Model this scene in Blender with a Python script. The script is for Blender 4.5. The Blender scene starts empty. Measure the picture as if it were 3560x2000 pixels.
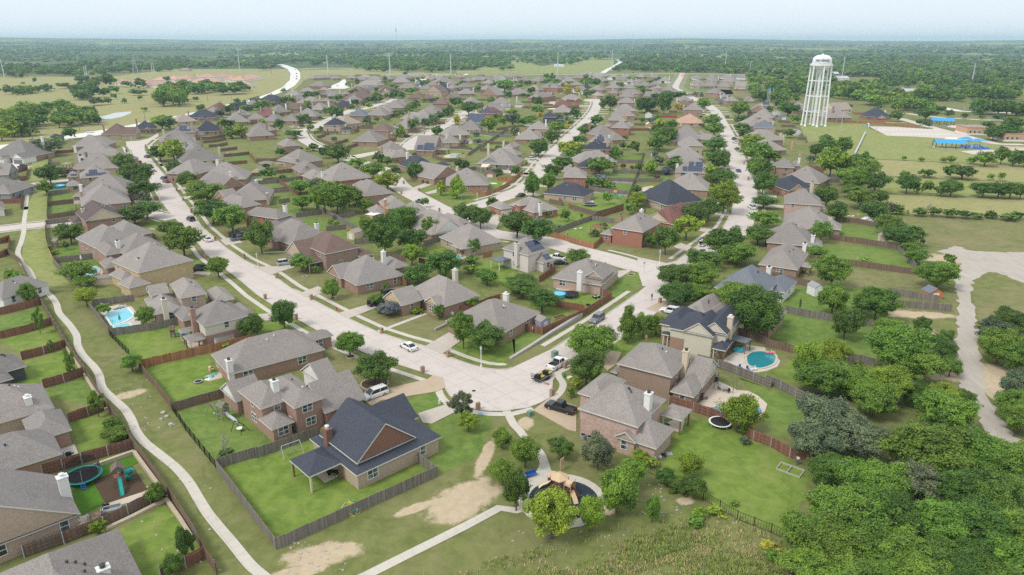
import bpy, math, random
import numpy as np
from mathutils import Vector, geometry
R=random.Random(7); NR=np.random.default_rng(7)
SC=bpy.context.scene; COL=SC.collection
# ---------- surveying: a spot read off the photograph becomes a place on the ground ----------
F=2450.0; HZ=146.0; CH=62.0
PIT=math.atan((1000-HZ)/F); SP,CP=math.sin(PIT),math.cos(PIT)
CR={}
for _i,_r in enumerate('abcd'):
    for _j in range(4): CR[_r+str(_j+1)]=((0,890,1780,2660)[_j],_i*500,2.8622)
for _k,_v in dict(z1=(300,330),z2=(750,230),z3=(1200,230),z4=(1650,230),z5=(2100,230),z6=(2400,230),y1=(0,480),y2=(560,450),
    y3=(1000,400),y4=(1450,400),y5=(1850,400),y6=(2250,400),y7=(2650,400)).items(): CR[_k]=(_v[0],_v[1],5.7244)
def px(c,x,y):
    o=CR[c]; return o[0]+x/o[2], o[1]+y/o[2]
def ray(u,v):
    x=(u-1780)/F; y=-(v-1000)/F
    return x, CP+y*SP, -SP+y*CP
def at(c,x,y,z=0.0):
    u,v=px(c,x,y); dx,dy,dz=ray(u,v)
    if dz>-0.012: dz=-0.012
    t=(z-CH)/dz
    return (dx*t,dy*t)
def at3(c,x,y,z=0.0):
    p=at(c,x,y,z); return Vector((p[0],p[1],z))
def rng(p): return math.sqrt(p[0]**2+p[1]**2+CH**2)
def depth(p,z=0): return p[1]*CP+(CH-z)*SP
def top_at(p,c,x,y):           # height of a thing standing at p whose top is seen at pixel row y
    u,v=px(c,x,y); dx,dy,dz=ray(u,v); t=p[1]/dy
    return CH+dz*t
# ---------- materials ----------
def newmat(n):
    m=bpy.data.materials.new(n); m.use_nodes=True; nt=m.node_tree
    b=nt.nodes['Principled BSDF']; return m,nt,b
def nd(nt,t,**k):
    n=nt.nodes.new(t)
    for a,v in k.items():
        if a=='inp':
            for kk,vv in v.items(): n.inputs[kk].default_value=vv
        else: setattr(n,a,v)
    return n
def lk(nt,a,b): nt.links.new(a,b)
def mixc(nt,f,a,b,bt='MIX'):
    n=nt.nodes.new('ShaderNodeMix'); n.data_type='RGBA'; n.blend_type=bt; n.clamp_result=False
    for s,v in ((n.inputs[0],f),(n.inputs[6],a),(n.inputs[7],b)):
        if isinstance(v,(int,float)): s.default_value=v
        elif isinstance(v,tuple): s.default_value=(*v,1) if len(v)==3 else v
        else: lk(nt,v,s)
    return n.outputs[2]
def mth(nt,op,a,b=0.0,c=None,clamp=False):
    n=nt.nodes.new('ShaderNodeMath'); n.operation=op; n.use_clamp=clamp
    for i,v in enumerate((a,b,c)):
        if v is None: continue
        if isinstance(v,(int,float)): n.inputs[i].default_value=v
        else: lk(nt,v,n.inputs[i])
    return n.outputs[0]
def noise(nt,vec,scale,det=3,rough=.55,dist=0.0):
    n=nd(nt,'ShaderNodeTexNoise',inp={'Scale':scale,'Detail':det,'Roughness':rough,'Distortion':dist})
    if vec is not None: lk(nt,vec,n.inputs['Vector'])
    return n.outputs['Fac']
def ramp(nt,f,lo,hi):
    n=nt.nodes.new('ShaderNodeMapRange'); n.interpolation_type='SMOOTHSTEP'
    lk(nt,f,n.inputs[0]); n.inputs[1].default_value=lo; n.inputs[2].default_value=hi
    return n.outputs[0]
def wpos(nt): return nd(nt,'ShaderNodeNewGeometry').outputs['Position']
def opos(nt): return nd(nt,'ShaderNodeTexCoord').outputs['Object']
def vscale(nt,v,s):
    n=nd(nt,'ShaderNodeVectorMath',operation='MULTIPLY'); lk(nt,v,n.inputs[0]); n.inputs[1].default_value=s; return n.outputs[0]
def finish(b,nt,col,rough=.85,spec=.25):
    if isinstance(col,tuple): b.inputs['Base Color'].default_value=(*col,1)
    else: lk(nt,col,b.inputs['Base Color'])
    b.inputs['Roughness'].default_value=rough; b.inputs['Specular IOR Level'].default_value=spec
MATS={}
def plain(n,c,rough=.6,spec=.3,metal=0.0,var=.06):
    if n in MATS: return MATS[n]
    m,nt,b=newmat(n)
    f=noise(nt,opos(nt),1.7,3)
    col=mixc(nt,f,tuple(x*(1-var) for x in c),tuple(min(1,x*(1+var)) for x in c))
    finish(b,nt,col,rough,spec); b.inputs['Metallic'].default_value=metal
    MATS[n]=m; return m
def shingle(n,c,sp=.27):
    m,nt,b=newmat(n); p=opos(nt)
    f1=noise(nt,p,5.5,3,.75); f2=noise(nt,p,.35,3,.6); f3=noise(nt,vscale(nt,p,(1.2,1.2,7)),2.4,2,.6)
    oi=nd(nt,'ShaderNodeObjectInfo').outputs['Random']
    k=mth(nt,'MULTIPLY_ADD',ramp(nt,f1,.32,.68),2*sp,1-sp)
    k=mth(nt,'MULTIPLY',k,mth(nt,'MULTIPLY_ADD',f3,.3,.85))
    k=mth(nt,'MULTIPLY',k,mth(nt,'MULTIPLY_ADD',f2,.3,.85))
    k=mth(nt,'MULTIPLY',k,mth(nt,'MULTIPLY_ADD',oi,.26,.87))
    warm=mixc(nt,f1,tuple(x*y for x,y in zip(c,(1.06,.98,.92))),tuple(x*y for x,y in zip(c,(.95,1.0,1.08))))
    comb=nd(nt,'ShaderNodeCombineColor'); [lk(nt,k,comb.inputs[i]) for i in range(3)]
    finish(b,nt,mixc(nt,1.0,warm,comb.outputs[0],'MULTIPLY'),.92,.2); MATS[n]=m; return m
def brick(n,c1,c2,c3,amt=.5,sc=2.6):
    m,nt,b=newmat(n); p=opos(nt)
    f1=noise(nt,vscale(nt,p,(1,1,2.6)),sc,3,.7); f2=noise(nt,vscale(nt,p,(1,1,2.2)),sc*2.1,2,.6); f3=noise(nt,p,.5,2)
    w=nd(nt,'ShaderNodeTexWave',wave_type='BANDS',bands_direction='Z',inp={'Scale':2.1,'Distortion':.3}); lk(nt,p,w.inputs['Vector'])
    col=mixc(nt,ramp(nt,f1,.4,.62),c1,c2)
    col=mixc(nt,mth(nt,'MULTIPLY',ramp(nt,f2,.56,.72),amt),col,c3)
    col=mixc(nt,mth(nt,'MULTIPLY',w.outputs['Fac'],.14),col,tuple(min(1,x*1.25) for x in c2))
    col=mixc(nt,mth(nt,'MULTIPLY',f3,.28),col,tuple(x*.78 for x in c1))
    finish(b,nt,col,.9,.2); MATS[n]=m; return m
# roofs
for n,c in dict(g=(.27,.242,.22),k=(.235,.215,.20),t=(.34,.28,.23),d=(.057,.063,.080),s=(.155,.168,.19),b=(.19,.13,.107),r=(.195,.095,.08),o=(.46,.28,.21),
    p=(.135,.10,.095),or_=(.50,.31,.235),metal=(.5,.52,.55)).items(): shingle('roof_'+n,c)
# walls
brick('wall_br',(.33,.20,.155),(.40,.27,.21),(.50,.40,.33),.45)
brick('wall_rd',(.36,.155,.11),(.41,.20,.145),(.25,.11,.085),.5)
brick('wall_pk',(.55,.41,.36),(.44,.27,.22),(.74,.66,.61),.75,1.9)
brick('wall_tn',(.43,.33,.25),(.52,.41,.32),(.30,.23,.18),.6)
brick('wall_bn',(.29,.20,.155),(.37,.27,.21),(.46,.38,.31),.5)
brick('wall_st',(.52,.38,.22),(.60,.48,.31),(.36,.25,.15),.7,1.4)
brick('wall_wb',(.62,.55,.52),(.70,.65,.62),(.54,.45,.42),.6)
plain('wall_be',(.62,.57,.47),.8); plain('wall_wh',(.76,.74,.71),.7); plain('wall_cr',(.63,.52,.38),.8)
plain('wall_gy',(.30,.30,.31),.8); plain('wall_dk',(.085,.085,.09),.8); plain('wall_ch',(.23,.12,.085),.8); plain('wall_ot',(.56,.34,.22),.8)
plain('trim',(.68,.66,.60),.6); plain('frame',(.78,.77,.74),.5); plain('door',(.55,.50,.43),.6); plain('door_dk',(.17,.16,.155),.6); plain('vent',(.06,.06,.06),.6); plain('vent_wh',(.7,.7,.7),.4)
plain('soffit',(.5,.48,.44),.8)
def glass():
    m,nt,b=newmat('pane'); f=noise(nt,opos(nt),.9,2)
    finish(b,nt,mixc(nt,ramp(nt,f,.35,.7),(.03,.035,.04),(.20,.25,.25)),.08,.7); MATS['pane']=m
glass()
# ground family
DIRT=[]    # (x,y,rx,ry,rot) bare sandy places in the open ground
GREEN=[]; RED=[]
def masks(nt,P,lst,ns=.3,amp=1.0):
    tot=None
    n1=noise(nt,P,ns,8,.72)
    for (x,y,rx,ry,a) in lst:
        mp=nd(nt,'ShaderNodeMapping',vector_type='TEXTURE'); lk(nt,P,mp.inputs[0])
        mp.inputs[1].default_value=(x,y,0); mp.inputs[2].default_value=(0,0,a); mp.inputs[3].default_value=(rx*1.6,ry*1.6,500)
        g=nd(nt,'ShaderNodeTexGradient',gradient_type='SPHERICAL'); lk(nt,mp.outputs[0],g.inputs[0])
        tot=g.outputs['Fac'] if tot is None else mth(nt,'MAXIMUM',tot,g.outputs['Fac'])
    return ramp(nt,mth(nt,'ADD',tot,mth(nt,'MULTIPLY',mth(nt,'SUBTRACT',n1,.5),amp)),.30,.52)
def grass(n,c1,c2,dry,dryamt=.4,dirt=None):
    m,nt,b=newmat(n); p=wpos(nt)
    big=noise(nt,p,.06,4,.6,.6); mid=noise(nt,p,.5,4,.62,.4); fine=noise(nt,p,3.5,3,.75); vf=noise(nt,vscale(nt,p,(1,.55,1)),9,2,.7)
    col=mixc(nt,ramp(nt,mid,.32,.68),c1,c2)
    col=mixc(nt,mth(nt,'MULTIPLY',ramp(nt,big,.42,.66),dryamt),col,dry)
    md2=noise(nt,p,.22,5,.7,1.0); col=mixc(nt,mth(nt,'MULTIPLY',ramp(nt,md2,.50,.72),.55),col,tuple(x*.66 for x in c1)); col=mixc(nt,mth(nt,'MULTIPLY',ramp(nt,md2,.50,.30),.45),col,dry)
    col=mixc(nt,mth(nt,'MULTIPLY',ramp(nt,fine,.5,.75),.3),col,dry)
    d=tuple(x*.55 for x in c1)
    col=mixc(nt,mth(nt,'MULTIPLY',ramp(nt,vf,.5,.8),.5),col,d)
    if dirt:
        k=masks(nt,p,dirt)
        dc=mixc(nt,noise(nt,p,.8,4,.65),(.36,.28,.175),(.62,.50,.36))
        col=mixc(nt,k,col,dc)
    finish(b,nt,col,.95,.1); MATS[n]=m; return m
def concrete(n,c,joint=None):
    m,nt,b=newmat(n); p=wpos(nt)
    f=noise(nt,p,.12,5,.6); f2=noise(nt,p,3,3,.7); f3=noise(nt,vscale(nt,p,(1,1,1)),.55,4,.7,.8)
    col=mixc(nt,f,tuple(x*.85 for x in c),tuple(min(1,x*1.1) for x in c))
    col=mixc(nt,mth(nt,'MULTIPLY',ramp(nt,f3,.48,.75),.55),col,tuple(x*.72 for x in c))
    col=mixc(nt,mth(nt,'MULTIPLY',ramp(nt,f2,.45,.7),.15),col,tuple(x*.7 for x in c))
    if joint:
        mp=nd(nt,'ShaderNodeMapping'); lk(nt,p,mp.inputs[0]); mp.inputs[2].default_value=(0,0,joint[1])
        sx=nd(nt,'ShaderNodeSeparateXYZ'); lk(nt,mp.outputs[0],sx.inputs[0]); k=None
        for o in (0,1):
            fr=mth(nt,'PINGPONG',sx.outputs[o],joint[0]*.5)
            kk=mth(nt,'LESS_THAN',fr,joint[2]); k=kk if k is None else mth(nt,'MAXIMUM',k,kk)
        col=mixc(nt,mth(nt,'MULTIPLY',k,.5),col,tuple(x*.55 for x in c))
    finish(b,nt,col,.9,.2); MATS[n]=m; return m
concrete('street',(.59,.52,.475),(4.6,math.radians(47.6),.07)); concrete('drive',(.53,.465,.40),(3.2,math.radians(47.6),.03)); concrete('walk',(.58,.53,.46),(1.7,math.radians(47.6),.03)); concrete('kerb',(.50,.46,.40))
concrete('drive_tan',(.50,.39,.28)); concrete('highway',(.74,.71,.66)); concrete('deck',(.58,.49,.40)); concrete('lot',(.60,.53,.47))
# ---------- mesh helpers ----------
class MB:
    def __init__(s): s.v=[]; s.f=[]; s.m=[]
    def face(s,pts,mi=0):
        n=len(s.v); s.v.extend([tuple(p) for p in pts]); s.f.append(tuple(range(n,n+len(pts)))); s.m.append(mi)
    def box(s,x0,y0,z0,x1,y1,z1,mi=0,M=None):
        c=[(x0,y0,z0),(x1,y0,z0),(x1,y1,z0),(x0,y1,z0),(x0,y0,z1),(x1,y0,z1),(x1,y1,z1),(x0,y1,z1)]
        if M is not None: c=[tuple(M@Vector(p)) for p in c]
        n=len(s.v); s.v.extend(c)
        for q in ((0,3,2,1),(4,5,6,7),(0,1,5,4),(1,2,6,5),(2,3,7,6),(3,0,4,7)): s.f.append(tuple(n+i for i in q)); s.m.append(mi)
    def tube(s,pts,r,seg=6,mi=0,cap=True):
        pts=[Vector(p) for p in pts]; rs=r if isinstance(r,(list,tuple)) else [r]*len(pts)
        n0=len(s.v)
        for i,p in enumerate(pts):
            d=(pts[min(i+1,len(pts)-1)]-pts[max(i-1,0)]).normalized()
            a=d.orthogonal().normalized() if abs(d.z)<.95 else Vector((1,0,0)); a=(a-d*a.dot(d)).normalized(); b=d.cross(a)
            for k in range(seg):
                t=2*math.pi*k/seg; s.v.append(tuple(p+(a*math.cos(t)+b*math.sin(t))*rs[i]))
        for i in range(len(pts)-1):
            for k in range(seg):
                q=n0+i*seg; s.f.append((q+k,q+(k+1)%seg,q+seg+(k+1)%seg,q+seg+k)); s.m.append(mi)
        if cap:
            s.f.append(tuple(n0+k for k in reversed(range(seg)))); s.m.append(mi)
            q=n0+(len(pts)-1)*seg; s.f.append(tuple(q+k for k in range(seg))); s.m.append(mi)
    def lathe(s,prof,seg=16,mi=0,c=(0,0,0),cap=True):
        n0=len(s.v)
        for (r,z) in prof:
            for k in range(seg):
                t=2*math.pi*k/seg; s.v.append((c[0]+r*math.cos(t),c[1]+r*math.sin(t),c[2]+z))
        for i in range(len(prof)-1):
            for k in range(seg):
                q=n0+i*seg; s.f.append((q+k,q+(k+1)%seg,q+seg+(k+1)%seg,q+seg+k)); s.m.append(mi)
        if cap:
            s.f.append(tuple(n0+k for k in reversed(range(seg)))); s.m.append(mi)
            q=n0+(len(prof)-1)*seg; s.f.append(tuple(q+k for k in range(seg))); s.m.append(mi)
    def mesh(s,name,mats):
        me=bpy.data.meshes.new(name); me.from_pydata(s.v,[],s.f)
        for m in mats: me.materials.append(MATS[m] if isinstance(m,str) else m)
        if any(s.m): me.polygons.foreach_set('material_index',s.m)
        me.update(); return me
    def build(s,name,mats,parent=None,loc=None,rz=None,smooth=False):
        if isinstance(mats,str) or not isinstance(mats,(list,tuple)): mats=[mats]
        me=s.mesh(name,mats)
        if smooth: me.polygons.foreach_set('use_smooth',[True]*len(me.polygons))
        return link(name,me,parent,loc,rz)
def link(name,me,parent=None,loc=None,rz=None):
    o=bpy.data.objects.new(name,me); COL.objects.link(o)
    if parent is not None: o.parent=parent
    if loc is not None: o.location=loc
    if rz is not None: o.rotation_euler=(0,0,rz)
    return o
USED={}
def tag(o,label=None,cat=None,group=None,kind=None):
    if label: o['label']=label
    if cat: o['category']=cat
    if group: o['group']=group
    if kind: o['kind']=kind
    return o
def thing(name,label,cat,loc,rz=0.0,group=None):
    o=bpy.data.objects.new(name,None); COL.objects.link(o); o.location=loc; o.rotation_euler=(0,0,rz); o.empty_display_size=.3
    return tag(o,label,cat,group)
def kids(o): return [c for c in ALLKIDS.get(o.name,[])]
ALLKIDS={}
def copy_tree(o,parent=None):
    c=o.copy(); COL.objects.link(c)
    if parent is not None: c.parent=parent
    for ch in list(o.children): copy_tree(ch,c)
    return c
def poly_sheet(name,rings,z,mat,lab=None,cat=None,kind='structure',skirt=0.0):
    mb=MB()
    for pts in rings:
        pts=[(p[0],p[1]) for p in pts]
        tri=geometry.tessellate_polygon([[Vector((p[0],p[1],0)) for p in pts]])
        n=len(mb.v); mb.v.extend([(p[0],p[1],z) for p in pts])
        for t in tri:
            a,b,c=[Vector(pts[i]) for i in t]
            if (b-a).cross(c-a)<0: t=(t[0],t[2],t[1])
            mb.f.append(tuple(n+i for i in t)); mb.m.append(0)
    o=mb.build(name,mat); tag(o,lab,cat,kind=kind); return o
def smoothline(pts,n=6):
    if len(pts)<3: return pts
    P=[np.array(p[:2],float) for p in pts]; P=[2*P[0]-P[1]]+P+[2*P[-1]-P[-2]]; out=[]
    for i in range(1,len(P)-2):
        for k in range(n):
            t=k/n; a,b,c,d=P[i-1],P[i],P[i+1],P[i+2]
            out.append(tuple(.5*((2*b)+(-a+c)*t+(2*a-5*b+4*c-d)*t*t+(-a+3*b-3*c+d)*t**3)))
    out.append(tuple(P[-2])); return out
def offset(pts,d):
    out=[]
    for i,p in enumerate(pts):
        a=pts[max(i-1,0)]; b=pts[min(i+1,len(pts)-1)]; dx,dy=b[0]-a[0],b[1]-a[1]; l=math.hypot(dx,dy) or 1
        out.append((p[0]-dy/l*d,p[1]+dx/l*d))
    return out
def ribbon(name,lines,z,mat,label=None,kind='structure',h=0.0):
    # lines: (points,halfwidth) strips; h>0 makes a raised strip
    mb=MB()
    for pts,w in lines:
        L=offset(pts,w); Q=offset(pts,-w)
        for i in range(len(pts)-1):
            a,b,c,d=Q[i],Q[i+1],L[i+1],L[i]
            mb.face([(*a,z+h),(*b,z+h),(*c,z+h),(*d,z+h)])
            if h>0:
                mb.face([(*a,z),(*b,z),(*b,z+h),(*a,z+h)]); mb.face([(*c,z),(*d,z),(*d,z+h),(*c,z+h)])
    o=mb.build(name,mat); tag(o,label,kind=kind); return o
def A(c,*xy,z=0.0): return [at(c,xy[i],xy[i+1],z) for i in range(0,len(xy),2)]
# ---------- terrain ----------
HPROF=[(-400,134),(0,135),(500,139),(900,142),(1300,141.5),(1780,138.5),(2000,140),(2250,137),(2400,135.5),(2660,139.5),(3000,143.5),(3300,144),(3560,142),(4000,141)]
def hprof(u): return float(np.interp(u,[a for a,_ in HPROF],[b for _,b in HPROF]))
def T(x,y):
    D=math.hypot(x,y)
    if D<2300 or y<0: return 0.0
    u=1780+F*(x/(y*CP))
    hm=CH+(HZ-hprof(u))*12500/F
    t=min(1,max(0,(D-2300)/10200)); t=t*t*(3-2*t)
    w=min(1,(D-2300)/2500)
    rid=9*math.sin(D/430+x/900)+6*math.sin(D/270-x/610+2)+5*math.sin(x/350+D/1100)
    return hm*t+rid*w*(1-.75*t)
# bare places
def dm(c,x,y,rx,ry,a): p=at(c,x,y); DIRT.append((p[0],p[1],rx,ry,math.radians(a)))
dm('d2',2060,690,6.6,3.7,42); dm('d2',2280,250,1.1,6,-12); dm('d2',1600,760,3.4,1.0,30); dm('d2',650,1230,5.0,2.3,15); dm('d2',430,1400,4,1.3,25)
dm('d3',1720,690,1.4,1.0,0); dm('c1',1300,1060,3,1.6,40); dm('b1',290,230,1.8,11,-3); dm('c3',130,1350,1.6,2.0,0)
dm('b4',1950,1150,26,5,-10); dm('b4',2300,840,32,1.8,-3); dm('b4',860,1300,4,5,20); dm('c4',1500,270,9,2.5,-5); dm('c4',2320,900,4,7,-15)
dm('c1',1050,40,6,3.5,20); dm('b4',1440,50,12,5,-5); dm('a4',920,1295,10,3,0); dm('c4',1780,850,5,4,0); dm('a1',1480,975,50,30,10); dm('a1',1330,1120,8,50,-40); dm('a1',1000,1080,55,9,6)
dm('c2',1680,445,2.4,.9,-40); dm('c2',860,740,2,1.2,0); dm('c2',1060,940,1.3,1.6,0); dm('d3',950,790,1.5,1,0); dm('b4',2500,960,10,3,0); dm('d1',1500,890,.9,.6,0)
dm('b4',2120,40,40,12,-4); dm('a4',1300,1220,9,3,0); dm('c4',2000,780,2,24,-8); dm('b4',830,700,4,3,0)
grass('ground',(.14,.165,.05),(.195,.21,.07),(.255,.22,.115),.42,DIRT)
grass('lawn',(.125,.20,.035),(.195,.27,.05),(.26,.27,.09),.35)
grass('lawn_mix',(.135,.165,.05),(.195,.22,.065),(.25,.215,.105),.6)
grass('lawn_lush',(.11,.18,.038),(.17,.245,.055),(.22,.26,.08),.35)
grass('lawn_dry',(.16,.175,.06),(.22,.215,.09),(.27,.225,.125),.55)
grass('field_tan',(.30,.275,.12),(.38,.34,.16),(.26,.28,.10),.5)
grass('field_green',(.21,.255,.075),(.30,.315,.11),(.33,.30,.14),.45)
grass('turf',(.06,.15,.015),(.085,.19,.02),(.09,.2,.02),.15)
# far country: woods and pale clearings
def farmat():
    m,nt,b=newmat('countryside'); p=wpos(nt)
    n1=noise(nt,vscale(nt,p,(1,.6,1)),.0016,5,.62,.5); n2=noise(nt,vscale(nt,p,(1,.55,1)),.011,4,.65); n3=noise(nt,p,.05,3,.7)
    wood=mixc(nt,n2,(.045,.08,.03),(.15,.19,.075)); wood=mixc(nt,mth(nt,'MULTIPLY',ramp(nt,n3,.45,.7),.6),wood,(.02,.04,.018))
    fld=mixc(nt,n2,(.30,.30,.13),(.22,.27,.09))
    col=mixc(nt,ramp(nt,mth(nt,'ADD',n1,mth(nt,'MULTIPLY',mth(nt,'SUBTRACT',n2,.5),.35)),.53,.60),wood,fld)
    finish(b,nt,col,.95,.05); MATS['countryside']=m
farmat()
# ---------- ground: one sheet out to the horizon ----------
def ground():
    radii=[-0]; r=40.0; rr=[]
    while r<15500: rr.append(r); r*=1.045
    az=np.radians(np.linspace(-62,62,150)); mb=MB(); ix=[]
    for r in rr:
        row=[]
        for a in az:
            x,y=r*math.sin(a),r*math.cos(a); row.append(len(mb.v)); mb.v.append((x,y,T(x,y)))
        ix.append(row)
    c0=len(mb.v); mb.v.append((0,-60,0)); 
    for i in range(len(rr)-1):
        for k in range(len(az)-1):
            mb.f.append((ix[i][k],ix[i][k+1],ix[i+1][k+1],ix[i+1][k])[::-1]); mb.m.append(1 if rr[i]>1900 else 0)
    for k in range(len(az)-1): mb.f.append((c0,ix[0][k+1],ix[0][k])); mb.m.append(0)
    o=mb.build('ground',['ground','countryside'],smooth=True); tag(o,'grassy ground running out to low wooded hills on the horizon',kind='structure')
ground()
def sheet(name,mat,z,*polys,**k): return poly_sheet(name,[A(*p) if isinstance(p[0],str) else p for p in polys],z,mat,**k)
def mix_poly(*segs):
    out=[]
    for s in segs: out+=A(*s)
    return out
# fields
sheet('field','field_tan',.012,mix_poly(('a1',-700,775,1150,760,1700,690,2576,690),('a2',330,690,340,760,300,850,200,900,60,950,0,962),('a1',2050,1098,1260,1255,300,1420,-700,1560)))
sheet('field','field_tan',.012,mix_poly(('a2',450,700,930,690,1960,735,1900,752,1100,742,600,748,480,800,400,880,330,905,440,740)))
sheet('field','field_green',.012,mix_poly(('a2',1990,738,2010,640,2576,590),('a3',300,660,760,580,1020,600,1010,650,905,705,880,735)))
sheet('field','field_green',.012,mix_poly(('a4',340,1235,640,1215,1000,1235,1050,1290,1210,1350,1900,1385,2000,1400,2300,1431),('b4',2576,130,2576,215,780,135,700,60,560,-30),('a4',420,1420)))
sheet('field','field_tan',.012,A('b4',780,145,2576,222,2900,240,2900,400,2576,382,1000,310))
sheet('field','field_green',.012,A('b4',1000,325,2576,390,2900,408,2900,560,2576,545,1180,492))
sheet('field','field_tan',.012,A('b4',1190,505,2576,555,2900,570,2900,740,2576,735,1300,690))
sheet('field','lawn_dry',.012,A('b4',1300,700,2576,745,2900,750,2900,1100,2576,1095,2000,1060,1500,1000))
sheet('field','lawn_dry',.012,mix_poly(('c4',2060,20,2576,-20,2900,0,2900,700,2576,700,2150,420)))
# ---------- roads ----------
LSL=A('c2',1850,900,1765,880,1175,690,765,515,210,205,0,65)+A('b1',2400,1370,2060,1110,1960,975,1800,805)
LSL2=A('b1',1690,690,1590,560,1545,480,1505,400,1380,230,1300,60)+A('z1',985,1400,910,1260,870,1130,835,1050,800,1030)
LSR=A('c2',1850,660,1700,590,1460,525,1200,440,920,310,835,265,520,100,350,10)+A('b2',170,1310,20,1225)+A('b1',2440,1165,2240,1030,2010,825,1900,665,1815,555,1750,465,1690,375,1545,205)+A('z1',1410,1431,1215,1180,1165,1110,1158,1030,1240,960,1310,900,1440,830)
CORN=A('c2',1850,660,2000,722,2140,770,2280,805,2400,818,2500,815)+A('c3',0,800)
CUL=A('c2',1850,900,1880,1000,1930,1080,2060,1170,2180,1212,2330,1232,2500,1230)+A('c3',20,1215,150,1200,280,1150,370,1100,395,1010,403,930,430,880)
RSL=A('c3',0,800,400,610,830,345,1250,55)
RSR=offset(RSL,-9.4)
road=[]
road.append(LSL+LSL2+A('z1',790,930,1050,915,1240,870,1430,765)+LSR[::-1])
road.append(LSR[:1]+CORN+RSL[1:2]+[RSR[1]]+CUL[::-1])
poly_sheet('street',road,.05,'street',lab='pale concrete residential street with a wide corner bulb')
def road_r(name,z,hw,*segs,lab=None,mat='street',n=5):
    pts=[]
    for s in segs: pts+=A(*s)
    return ribbon(name,[(smoothline(pts,n),hw)],z,mat,lab)
RSC=offset(RSL,-4.7)[1:]+offset(A('b3',1600,1195,1780,1060,2000,900,2085,850,2175,690,2213,560,2210,430,2160,200,2110,0),-4.7)
zc=A('y6',1500,-60)+A('z5',2270,1000,2190,880,2080,790,1850,680,1690,600,1500,490,1420,430,1460,330,1520,230,1560,140)
RSC=smoothline(RSC+zc[1:],5)
ribbon('street',[(RSC,4.75)],.054,'street','long concrete street passing the white water tower')
CSC=A('b3',1480,1270,1400,1255,1200,1210,1000,1150,760,1090,500,1020,330,965)+A('b2',2340,890,2150,790,1960,695,1830,650,1700,580,1560,505,1430,420,1340,320,1220,240)+A('y3',1240,880)
CSC=smoothline(CSC,4); ribbon('street',[(CSC,4.7)],.046,'street','concrete cross street between the left and right streets')
sheet('street','street',.058,A('b3',1250,1130,1540,1190,1640,1165,1560,1300,1440,1420,1300,1420,1250,1260))
SS1=A('b1',1740,745,1500,700,740,775,240,822,0,850,-300,880)
ribbon('street',[(SS1,4.3)],.042,'street','concrete side street crossed by the footpath')
SS2=A('y1',2300,800,1300,850,830,900,600,932,380,950,0,965,-300,980); ribbon('street',[(SS2,4.0)],.042,'street','farther concrete side street crossed by the footpath')
sheet('street','highway',.045,A('y1',280,450,510,455,490,520,560,560,580,610,300,645,220,600,-100,600,-100,545,230,530))
LS2=smoothline(A('z2',1500,1330,1700,1280,1980,1215,2100,1150,2230,1080)+A('z3',150,870,330,860,560,800,760,740,900,700,1010,650),4)
ribbon('street',[(LS2,4.5)],.042,'street','concrete street among the far left houses')
LS3=smoothline(A('y3',230,290,330,480,480,580,700,690,900,760,1250,845,1500,800,1750,755,2100,700,2390,690),4); ribbon('street',[(LS3,4.4)],.046,'street','concrete street curving past the trampoline yard')
NS=smoothline(A('b2',1980,690,2250,600,2480,530)+A('b3',-20,500,110,450,210,370,300,250,400,110)+A('y5',640,560,790,400,1000,200,1120,80)+A('z4',2335,973,2400,870,2440,760,2440,680),5)
ribbon('street',[(NS,4.6)],.050,'street','concrete street ending in a far turning circle')
cb=at('z4',2400,685); poly_sheet('street',[[(cb[0]+13*math.cos(t*.314),cb[1]+22*math.sin(t*.314)) for t in range(20)]],.06,'street')
ZS=smoothline(A('y3',2380,700,2410,630,2520,520)+A('z3',1480,1420,1700,1330,1900,1230,2080,1140,2260,1030,2340,970,2460,890),4); ribbon('street',[(ZS,4.6)],.050,'street','concrete street running up between the middle houses')
# highway in the distance
poly_sheet('road',[A('z2',0,835,350,730,690,672,1070,540,1330,420,1470,280,1488,150,1430,60,1290,0)+A('a2',250,652,100,640,110,632,260,640,350,660)+A('z2',1440,0,1520,20,1600,50,1640,80,1680,130,1682,250,1585,380,1400,490,1120,592,880,645,520,750)+A('a1',2390,1045,2060,1112,1720,1175,1300,1280,1000,1345)+A('y1',1270,40,800,115,520,165,0,230,-500,300,-500,190,490,95,940,28)+A('a1',640,1355,1010,1295,1240,1255,1390,1225,1830,1140,2050,1090,2320,1025)],.04,'highway',lab='wide pale highway curving past the left fields')
road_r('road',.036,4,('a2',430,690,560,682,700,676,930,682,1140,690),mat='highway',lab='pale lane joining the far highway')
road_r('road',.036,5,('a3',-1700,748,0,746,500,743,910,740,1600,735,2000,738,2400,742),mat='highway',lab='straight far road behind the last houses')
road_r('road',.038,6,('a3',900,728,960,690,1050,640,1078,610,1045,592,1100,578,1160,570),mat='highway',lab='pale lane climbing the far green field')
sheet('street','highway',.05,A('a2',650,885,760,850,830,820,860,795,890,790,905,830,935,870,880,885))
sheet('street','highway',.05,A('a2',1560,790,1660,782,1760,795,1740,808,1570,805))
road_r('road',.036,3.4,('a2',2030,760,2080,745,2100,735),mat='highway',lab='short far entrance road')
road_r('road',.036,5,('a4',990,850,1040,880,1190,930,1360,985,1500,1015,1700,1060,1850,1090,2000,1110,2576,1130),mat='highway',lab='pale country road beyond the water tower')
road_r('road',.038,4,('a4',1340,1180,1520,1230,1700,1280,1900,1330,2050,1370,2300,1430,2576,1440),mat='lot',lab='school drive beside the parking lot')
road_r('road',.038,4,('a4',1400,1130,1700,1165,2100,1190,2576,1210),mat='lot',lab='school road behind the blue pavilion')
sheet('parking_lot','lot',.044,A('a4',1030,1258,1290,1264,1700,1290,1900,1325,2050,1372,1900,1388,1500,1362,1210,1352),lab='concrete parking lot with white bay lines')
mb=MB()
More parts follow.
